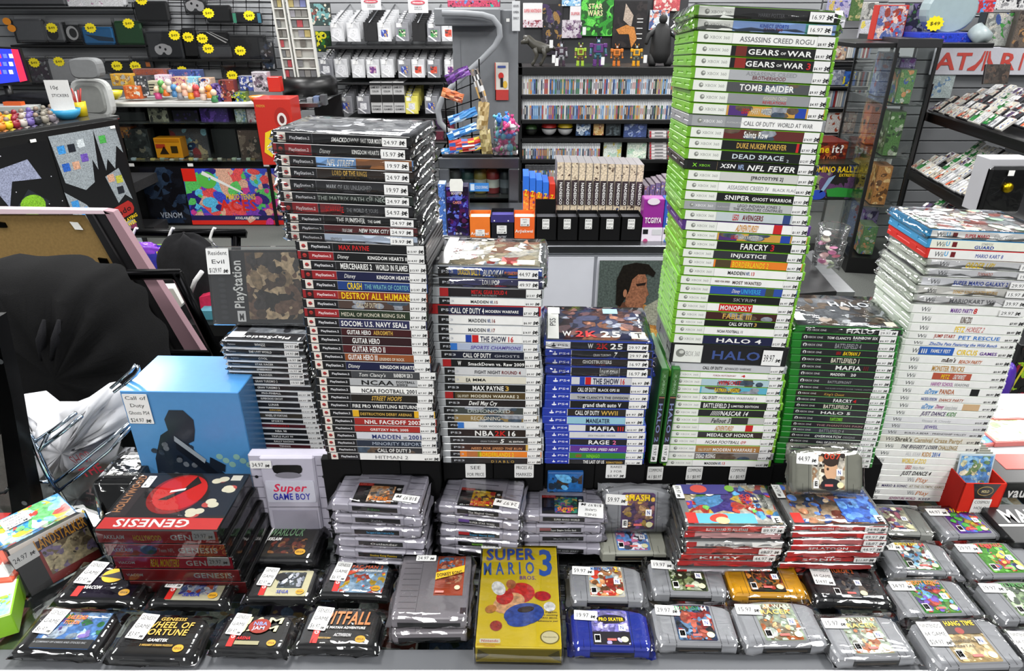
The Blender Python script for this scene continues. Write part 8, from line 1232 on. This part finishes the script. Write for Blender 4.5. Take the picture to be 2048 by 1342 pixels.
PO=[('white sign with pink capitals over a dark picture box',(1046,6,1085,42),'#d8d4d4',None,[('SUPER NINTENDO',.05,.48,.95,.68,'#c85058')]),('pink and white picture box below the capitals sign',(1046,40,1086,55),'#b8a8b0',['#c8b8c0','#8a3a48','#d8d0d4'],[]),('tall black and purple console box with product pictures',(1085,8,1124,110),'#1c1a20',['#1c1a20','#3a2a50','#2a2430','#8a6a3a','#55505a','#17151a'],[]),('white and pink paper with red capitals',(1140,12,1162,42),'#d8d4d6',None,[('SUPER',.1,.4,.9,.6,'#c05058')]),('blue and white watery picture box high on the wall',(1124,-6,1162,12),'#8ab8d8',['#8ab8d8','#d8e4ec','#4a88c0'],[]),('pale box with red lettering behind the robots',(1124,40,1164,76),'#a8a0a8',['#c0b8c0','#5a3a60','#8a7a88'],[]),('green starburst poster with cream outlined lettering',(1162,-4,1226,72),'#2a7a28',['#2a8a28','#5ac048','#1c5a1c','#3aa030','#123a18'],[('STAR',.22,.72,.66,.86,'#d8d0a0'),('WARS',.2,.54,.68,.69,'#d8d0a0')]),('black poster with orange-brown galloping shape and text lines',(1226,2,1292,96),'#151214',['#151214','#1c181a','#2a2424','#151214'],[]),('white sheet with small navy capitals behind the black beast',(1299,20,1338,60),'#d0d4d8',['#d4d8dc','#c0c8d0','#c87a6a','#4a5a8a'],[('NINTENDO',.15,.82,.85,.9,'n')]),('pinkish red box with rounded pale shapes high on the wall',(1308,-8,1360,22),'#b04a50',['#b04a50','#c86a6a','#d0c0b8'],[])]
for i,(lb,r,c,pal,tx)in enumerate(PO):pb('poster' if 'poster' in lb or 'sign' in lb or 'paper' in lb else 'picture_box',lb,'poster' if 'poster' in lb or 'sign' in lb or 'paper' in lb or 'sheet' in lb else 'box',r,YW,.03,c,pal,270+i,22,tx,extra=(lambda f,w,h,z:(f.poly([(w*.1,h*.4),(w*.4,h*.5),(w*.65,h*.45),(w*.75,h*.2),(w*.6,0),(w*.5,h*.3),(w*.2,h*.3)],'#b8783a',z,'artwork'),f.poly([(w*.35,h*.95),(w*.6,h*.7),(w*.55,h*.45),(w*.3,h*.6)],'#a8988a',z,'artwork'),[f.rect(w*.72,h*q,w*.9,h*(q+.015),'w',z)for q in(.2,.3,.42,.55,.62)]))if 'galloping' in lb else None,inset=.0)
# panel the posters hang on
mb=MB();a,b=atY(1030,60,YW+.03),atY(1372,60,YW+.03);mb.cbox(a.x,YW+.035,0,b.x,YW+.09,2.4,.004,'#2c2d30','paint');tag(mb.build('display_board'),'dark board behind the bookcase on which posters and boxes hang','board')
# ---------------------------------------------------------------- far right: wall goods, glass case, cartridge racks
RW=[('blue and purple picture box, high right of the tall tower',(1655,0,1700,36),'#8a88a8',['#a8a0c0','#5a5a9a','#c8b060','#b8b8c8']),('green and tan picture box beside it',(1700,-4,1724,42),'#4a6a3a',['#4a6a3a','#a8a070','#7a8a60']),('white paper notice with black mascot by the tower top',(1655,36,1690,56),'#c8c8d0',None),('grey disc-patterned box high on the right wall',(1722,4,1755,40),'#a0a09c',['#a8a8a4','#6a6a68','#c0beb8']),('white box with small yellow and blue figure print',(1720,40,1756,76),'#c0c0c8',['#c8c8d0','#d8c860','#b8b8c0']),('tan figures picture case on the wall shelf',(1664,80,1694,120),'#b09a88',['#b8a088','#8a5a50','#d0c0b0','#6a7a90']),('grey round-disc case in the middle wall shelf',(1663,140,1688,171),'#8a90a0',['#8a90a0','#b8bcc8','#6a7088']),('blue case with yellow round print in the middle wall shelf',(1686,143,1712,172),'#3a68b8',['#3a68b8','#d8c830','#2a4a90']),('white case with brown blob print on the low wall shelf',(1655,225,1681,266),'#c8c4c0',['#d0ccc8','#a0442a','#c8c4c0']),('tan collage case on the low wall shelf',(1681,222,1712,268),'#8a7468',['#a88a78','#5a4a44','#c8b8a8','#6a3a34'])]
for i,(lb,r,c,pal)in enumerate(RW):pb('picture_case',lb,'picture case',r,6.3,.03,c,pal,300+i,12)
R=random.Random(55)
for i in range(34):
 row=i//12;px=1696+(i%12)*3.9 if row<2 else 1660+(i-24)*4.3;py=[80,142,180][row]
 pb('disc_case','thin spine of a case on the wall shelves right of the tall tower','disc case',(px,py+2,px+3.4,py+[36,34,34][row]),6.3,.13,R.choice(['#c8c8c4','#b8b8b4','#8a2a2c','#3a3a3e','#d0ccc0','#7a8aa0']),parts=False,group='case spines on the wall shelves right of the tower')
for i,py in enumerate((122,173,216,270)):wshelf(1640,1760,py,6.25,lab=f"grey-black wall shelf right of the tall tower, {ORD[i]} one")
pb('board_game','red-brown game box with big yellow and white lettering beside the tall tower','board game',(1600,284,1694,326),5.4,.3,'#6a1c10',['#6a1c10','#8a2a18','#3a1410','#a04a20'],320,14,[('scene',.1,.5,.62,.85,'y'),('it?',.66,.5,.92,.88,'w'),('4 DVD',.5,.12,.8,.36,'#c87040')]);pb('board_game','black game box with yellow title, green base and blue rocket shape','board game',(1600,328,1710,400),5.2,.3,'#1c2018',['#1a1a1c','#2a3a6a','#1a1a1c','#8a8a70','#5a3a60'],321,16,[('DOMINO RALLY',.1,.78,.98,.94,'y'),('EXTREME',.68,.66,.96,.74,'y')],extra=lambda f,w,h,z:(f.poly([(w*.55,h*.1),(w*.98,h*.08),(w*.98,h*.32),(w*.7,h*.36),(w*.5,h*.3)],'#2a8a34',z),f.poly([(w*.38,h*.2),(w*.46,h*.25),(w*.62,h*.7),(w*.5,h*.62)],'#8aa8c8',z),f.ell(w*.35,h*.15,w*.16,h*.14,'#2a4ab0',z)))
# clear tub of pins standing on the dark case behind the dark green stack
p=atY(1650,540,2.7);t=thing('pin_tub','clear round stacked tubs of pink and pale pins right of the tall tower','tub',(p.x,2.7,p.z));h=atY(1650,450,2.7).z-p.z;mb=MB();r=.058
for k in range(3):mb.lathe([(r*.96,h*k/3),(r*1.05,h*(k+.9)/3),(r*1.08,h*(k+.97)/3),(r*.98,h*(k+.97)/3)],'w','acrylic',24)
mb.build('tub_wall',t);R=random.Random(6)
for i in range(16):mb=MB();mb.ell(0,0,.017,.017,R.choice(['#d878a8','#e0d8c8','#c84a70','#c8c8cc','#b8c8a0','#e0b0b0']),0,'print',12);mb.ell(0,0,.015,.015,'#d8d8d8',-.002);o=mb.build('pin_badge',t,(R.uniform(-.03,.03),R.uniform(-.03,.03),h*(.08+.8*i/16)),(R.uniform(-.6,.8),R.uniform(-.5,.5),0))
t=thing('dark_case','low black-topped case with white metal rail between the tower and the white stack','case',(0,0,0));za=atY(1650,545,2.7).z
P=[atZ(q[0],q[1],za)for q in((1560,590),(1672,582),(1606,505),(1540,505))];v=[tuple(q)for q in P]+[(q.x,q.y,0)for q in P];mb=MB();mb.add(v,[(0,1,2,3),(4,7,6,5),(0,4,5,1),(1,5,6,2),(2,6,7,3),(3,7,4,0)],'#0f0f11','plastic');mb.build('case_body',t)
P=[atZ(q[0],q[1],za-.05)for q in((1674,584),(1710,584),(1626,500),(1608,506))];v=[tuple(q)for q in P]+[(q.x,q.y,q.z-.06)for q in P];mb=MB();mb.add(v,[(0,1,2,3),(4,7,6,5),(0,4,5,1),(1,5,6,2),(2,6,7,3),(3,7,4,0)],'#a8aaac','metal');mb.build('metal_rail',t)
# tall glass case
c0=Vector((2.70,5.75,0));c1=Vector((2.52,4.8,0));dv=(c0-c1).normalized();Lc=(c0-c1).length;yw=math.atan2(dv.y,dv.x)
t=thing('glass_case','tall black-framed glass case on the right with toys inside and on top','showcase',(c1.x,c1.y,0),(0,0,yw));H=1.57;D=.27
mb=MB();mb.box(0,-D,0,Lc,0,.12,'#0a0a0b');mb.box(0,-D,H,Lc,0,H+.05,'#1c1c1e');mb.build('cabinet_body',t)
for x,y in((0,0),(Lc-.02,0),(0,-D+.02),(Lc-.02,-D+.02)):mb=MB();mb.box(x,y-.02,.12,x+.02,y,H,'#0a0a0b');mb.build('frame_post',t)
for z in(.5,.85,1.2):mb=MB();mb.box(.02,-D+.02,z,Lc-.02,-.02,z+.008,'#a8c0b8','acrylic');mb.build('glass_shelf',t)
for q in((.02,-.008,Lc-.02,-.004),):mb=MB();mb.box(q[0],q[1],.12,q[2],q[3],H,'w','glass');mb.build('glass_pane',t)
mb=MB();mb.box(.004,-D+.02,.12,.008,-.02,H,'w','glass');mb.build('glass_pane',t)
Mg=Matrix.Translation((c1.x,c1.y,0))@Matrix.Rotation(yw,4,'Z');R=random.Random(31)
GI=[('green and blue toy box with round swirl','#5a6a50',['#5a7a50','#4a5a90','#b8805a','#8a8a60','#a8a8a0']),('blue-white patterned toy box','#7a88b8',['#8a98c8','#c8d0e0','#4a5a9a','#a03a4a']),('grey game console','#8a8c90',['#9a9ca0','#6a6c70']),('brown figure box','#8a5a34',['#a06a3a','#5a3a24','#c8a070']),('yellow fighter-like figure box','#8a7a3a',['#b8a040','#5a5030','#c8c8a0','#3a3424']),('purple craft toy box','#5a4a78',['#8a7aa8','#3a2a5a','#c8c0d0','#7a3a90']),('green helmet-shaped toy box','#4a5840',['#4a6a3a','#2a3a24','#a8b098','#8a8a80']),('orange and black toy box','#a8481c',['#c8602a','#1c1a18','#e09040']),('white cable pack','#b8bab8',['#c8cac8','#8a8c8a','#6a6a68'])]
for k in range(16):
 zi=[.13,.51,.86,1.21][k//4];u=.06+(k%4)*(Lc-.1)/4;n_,c,pal=GI[(k*5+k//4)%9];p=Mg@Vector((u,-.08-.05*(k%2),zi));w=(Lc-.1)/4-.04;h=.22+.06*((k*7)%3)
 if h>.33:h=.3
 q=thing('display_item',f"{n_} in the tall glass case, {['bottom', 'second', 'third', 'top'][k // 4]} tier, {['nearest', 'second', 'third', 'farthest'][k % 4]}",'collectible',p,(0,0,yw));mb=MB();mb.cbox(0,-.1,0,w,0,h,.004,c,'print');mb.build('box_body',q);mb=MB();mb.M=Matrix(((1,0,0,0),(0,0,1,.001),(0,1,0,0),(0,0,0,1)));art(mb,.005,.005,w-.005,h-.005,pal,330+k,0,14);mb.M=Matrix(((0,0,-1,-.001),(-1,0,0,0),(0,1,0,0),(0,0,0,1)));art(mb,.004,.004,.096,h-.005,pal,360+k,0,9);mb.build('printed_front',q)
# toys on top of the glass case
YT=5.15
pb('toy_pack','red octagonal toy pack with crowded picture, on the glass case','toy pack',(1752,10,1812,80),YT,.08,'#b0281c',['#8a88a0','#b0281c','#c8b0a8','#4a5a90','#8a3a30'],381,24);pb('toy_pack','dark blister pack with purple top between the red and blue toys','toy pack',(1810,6,1852,84),YT+.1,.06,'#2a2438',['#2a2438','#6a5a88','#8a8a90','#3a6a3a'],382,18)
t=pb('toy_playset','large grey-blue dome playset with royal blue base and grey tube','toy playset',(1838,66,1965,92),YT-.2,.3,'#2038b0',['#2038b0','#3050d0','#182a88','#6a4ab0'],383,14);x0,z0,x1,z1=vrect(1855,-30,1958,68,YT-.1);mb=MB();cx=(x0+x1)/2
n=24;P=[((x0+x1)/2+(x1-x0)/2*math.cos(a_),z0+(z1-z0)*.5+(z1-z0)*.5*math.sin(a_))for a_ in[2*math.pi*i/n for i in range(n)]];mb.M=Matrix.Translation((0,YT-.1,0))@SPINE;mb.prism(P,-.1,.0,'#8fa0a4','plastic',.01);star(mb,x0+(x1-x0)*.18,z0+(z1-z0)*.22,.05,.02);mb.M=None;mb.tube([(x1-.05,YT-.2,z0+.03),(x1-.02,YT-.28,z0-.03)],.055,'#9aa6a8','plastic',16);tag(mb.build('dome_toy'),'pale grey dome with yellow star tag rising from the blue playset','toy dome')
pb('figure_pack','black-framed window pack with green and blue figure, right of the dome','toy pack',(1966,24,2036,94),YT-.25,.08,'#131316',['#8a8c88','#6a6c6a','#a8a49c','#3a4a80','#3a7a3a','#9a9c98'],384,18);pb('toy_pack','red picture box behind the dome at the top right','toy pack',(1950,0,1990,26),YT+.1,.05,'#b0303a',['#b0303a','#d06a70','#4a90d0'],385,10);pb('toy_pack','brown box at the top right corner','toy pack',(2030,20,2080,96),YT-.3,.1,'#4a4440',['#5a5048','#3a3432','#8a6a4a'],386,12);pb('picture_box','white and black flyer boxes in the top right corner','box',(1985,-10,2060,20),YT+.2,.03,'#b8b8b8',['#c8c8c8','#2a2a2e','#8a8a8c'],387,10)
wshelf(1712,1990,86,YT-.34,.03,.62,'black shelf edge carrying the red and blue toys above the glass case')
# name sign
def atari(f,w,h,z):
 f.text('A',w*.03,h*.2,w*.22,h*.82,'#c85048',z,bold=True);f.text('T',w*.21,h*.2,w*.36,h*.82,'#c85048',z,bold=True);f.text('R',w*.62,h*.2,w*.78,h*.82,'#c85048',z,bold=True);f.text('I',w*.81,h*.2,w*.85,h*.82,'#c85048',z,bold=True)
 f.rect(w*.475,h*.16,w*.492,h*.86,'#c85048',z);f.poly([(w*.455,h*.86),(w*.468,h*.86),(w*.46,h*.5),(w*.41,h*.16),(w*.34,h*.16),(w*.34,h*.24),(w*.40,h*.38),(w*.44,h*.6)],'#c85048',z);f.poly([(w*.50,h*.86),(w*.512,h*.86),(w*.53,h*.6),(w*.57,h*.38),(w*.62,h*.24),(w*.62,h*.16),(w*.55,h*.16),(w*.505,h*.5)],'#c85048',z)
mb=MB();a,b=atY(1845,60,5.66),atY(2085,60,5.66);slat(mb,a.x,b.x,5.66,0,1.75,'#77797c');tag(mb.build('display_board'),'grey slatted board behind the big name sign at the right','board')
mb=MB();a,b=atY(1640,60,6.44),atY(1768,60,6.44);slat(mb,a.x,b.x,6.46,0,2.3,'#8a8c8f');tag(mb.build('display_board'),'grey slatted board behind the picture cases right of the tall tower','board')
x0,z0,x1,z1=vrect(1604,326,1700,400,5.2);mb=MB();mb.cbox(x0,5.2,0,x1,5.5,z0-.002,.004,'w','acrylic');tag(mb.build('clear_plinth'),'clear plinth under the two game boxes beside the tall tower','plinth')
pb('name_sign','big white name sign with salmon-red capitals above the cartridge racks','sign',(1868,94,2078,150),5.6,.02,'#c8c8d0',None,extra=atari,inset=0,yaw=-.03)
pb('paper_sign','pale paper with small blue drawing under the name sign','sign',(1856,150,1906,196),5.62,.003,'#a8b4b4',['#a8b4b4','#b8c4c4','#6a88a8','#a0acac'],391,10);pb('picture_case','open dark case leaning in front of the name sign','case',(1972,128,2022,168),4.75,.02,'#2a2624',['#3a3430','#2a2624','#4a3c34'],392,8,tilt=-.2)
# tilted racks full of small cartridges
def rack(pl,pr,depth_px,rows,cols,label,zf,seed,nm):
 A0=atZ(*pl,zf);B0=atZ(*pr,zf);u=(B0-A0).normalized();back=Vector((-u.y,u.x,0));
 if back.x<0:back=-back
 yaw=math.atan2(u.y,u.x);Lr=(B0-A0).length*1.15;sl=.38;Dp=depth_px
    # local frame: x along lip, y into the rack, z up
 t=thing('cartridge_rack',label,'rack',A0,(0,0,yaw));sgn=1 if(Matrix.Rotation(yaw,3,'Z')@Vector((0,1,0))).dot(back)>0 else-1
 mb=MB();mb.cbox(-.02,min(0,sgn*.01),-.05,Lr,max(0,sgn*.01)+.004,.012,.002,'#0a0a0b');mb.build('front_lip',t)
 v=[(-.02,0,-.02),(Lr,0,-.02),(Lr,sgn*Dp,Dp*sl-.02),(-.02,sgn*Dp,Dp*sl-.02)];v+=[(a,b,c-.02)for a,b,c in v];mb=MB();mb.add(v,[(0,1,2,3),(4,7,6,5),(0,4,5,1),(1,5,6,2),(2,6,7,3),(3,7,4,0)],'#18181a');mb.build('sloping_shelf',t)
 M=Matrix.Translation(A0)@Matrix.Rotation(yaw,4,'Z');R=random.Random(seed);w=.082;h=.1;ms=[]
 for k in range(14):
  mb=MB();c=R.choice(['#2a2a2e','#8a8a8c','#1c1c20','#b8b6b0','#3a3a3e','#a8a8a8']);mb.cbox(0,0,0,w*.86,h,.018,.003,c);art(mb,w*.08,h*.08,w*.78,h*.92,[['#c8c0b0','#b04a3a','#e0dcd0'],['#2a2c34','#5a5c64','#8a3a30'],['#d8d4c8','#a8884a','#3a5a9a'],['#b8b0a0','#c8502a','#2a2a2e'],['#2a7a3a','#c8c8b8','#1c4a24'],['#4a3a5a','#c8a850','#b0b0b4'],['#c8c8ca','#e0e0e0','#8a8c90']][k%7],k,.0185,5);mb.rect(w*.1,h*.55,w*.4,h*.85,'#d8d8d6',.0215);o=mb.build('cart');ms.append(o.data);bpy.data.objects.remove(o)
 for j in range(rows):
  for i in range(cols):
   if R.random()<.06:continue
   x=.02+i*w+R.uniform(-.008,.008)+j*.012;y=sgn*(.02+j*Dp/rows)
   if x>Lr:continue
   p=M@Vector((x,y,abs(y)*sl+.004+.012*(R.random())))
   o=link('game_cartridge',ms[R.randrange(14)],None,p,(0,0,0));rx=math.radians(42+R.uniform(-5,5))*1.0
   o.rotation_euler=(Matrix.Rotation(yaw if sgn>0 else yaw+math.pi,3,'Z')@Matrix.Rotation(rx,3,'X')).to_euler()
   tag(o,f"small cartridge in row {['one', 'two', 'three', 'four', 'five', 'six'][j]} from the lip of the {nm}",'game cartridge',f"cartridges in row {j + 1} of the {nm}")
rack((1848,226),(2060,292),.42,5,13,'upper black rack tightly packed with small cartridges below the name sign',1.09,401,'upper right cartridge rack');rack((1812,340),(2010,452),.42,5,12,'lower black rack packed with small cartridges behind the white stack',.73,402,'lower right cartridge rack')
rack((1790,440),(1960,520),.3,3,10,'lowest black rack mostly hidden behind the white stack',.5,403,'lowest right cartridge rack')
t=thing('rack_upright','black steel upright at the left end of the cartridge racks','post',(0,0,0));mb=MB();a=atZ(1846,228,1.09);b=atZ(1808,342,.73);mb.tube([(a.x,a.y,1.3),(a.x,a.y,0)],.025,'#0a0a0b','metal',4);mb.build('post_bar',t)
q=pb('bagged_gadget','white bag holding a black box with shiny yellow dome, above the white stack','bagged gadget',(1966,318,2052,425),2.9,.1,'#a4a4a8',None,m='paint');x0,z0,x1,z1=vrect(1966,318,2052,425,2.9);w=x1-x0;h=z1-z0;q=thing('bagged_gadget','white bag holding a black box with shiny yellow dome, above the white stack','bagged gadget',((x0+x1)/2,2.9,z0))if False else q
mb=MB();mb.cbox(-w*.49,-.02,h*.02,w*.47,.01,h*.86,.01,'#0a0a0b');mb.build('black_box',q);mb=MB();mb.ball(-w*.02,-.03,h*.5,w*.12,'#c8a81c','metal',14,sy=.6);mb.build('yellow_dome',q);mb=MB();mb.cbox(-w*.49,-.026,-.0,w*.47,.012,h*.88,.012,'w','film');mb.build('clear_front',q);mb=MB();mb.M=at(-w*.12,-.03,h*.72,SPINE);mb.rect(0,0,w*.14,h*.1,'w',0);mb.build('white_label',q)
# clothes and odds behind the framed board
puff('purple_handbag','blue and purple bag with green-yellow pattern hanging from the clothes rail','bag',322,545,2.92,.2,.06,.13,'#2a2a80','fabric',21,.05,pal=['#6a8a2a','#c8b030','#3a2a90']);puff('purple_strap','glossy purple bag handle under the left coat hanger','bag handle',285,503,2.9,.09,.03,.04,'#7a3ab8','frosted',22,.2)
puff('black_jacket','black jacket with white stripe hanging beside the tall disc box','jacket',395,590,2.6,.13,.07,.26,'#1a1a1c','fabric',23,.08);mb=MB();mb.tube([atY(382,584,2.5),atY(390,562,2.5),atY(404,543,2.5)],.009,'#c8c8c8','fabric');tag(mb.build('white_stripe'),'curved white stripe on the black jacket','stripe')
slab4([(314,578),(346,577),(364,608),(358,618),(330,600)],2.2,.05,'#c8c8c4','paint','white_carton');tag(S.collection.objects['white_carton'],'white carton behind the framed board','carton');slab4([(398,595),(420,590),(428,620),(402,622)],2.5,.1,'#b8284a','fabric','pink_cloth');tag(S.collection.objects['pink_cloth'],'crimson pink cloth low between jacket and disc box','cloth')
slab4([(398,622),(426,622),(430,648),(404,648)],2.45,.1,'#4a8a9a','print','teal_box');tag(S.collection.objects['teal_box'],'teal box below the pink cloth','box')
slab4([(370,650),(470,650),(470,672),(380,672)],2.4,.4,'#0a0a0b','plastic','dark_shelf');tag(S.collection.objects['dark_shelf'],'dark shelf below the teal box behind the jewel cases','shelf')
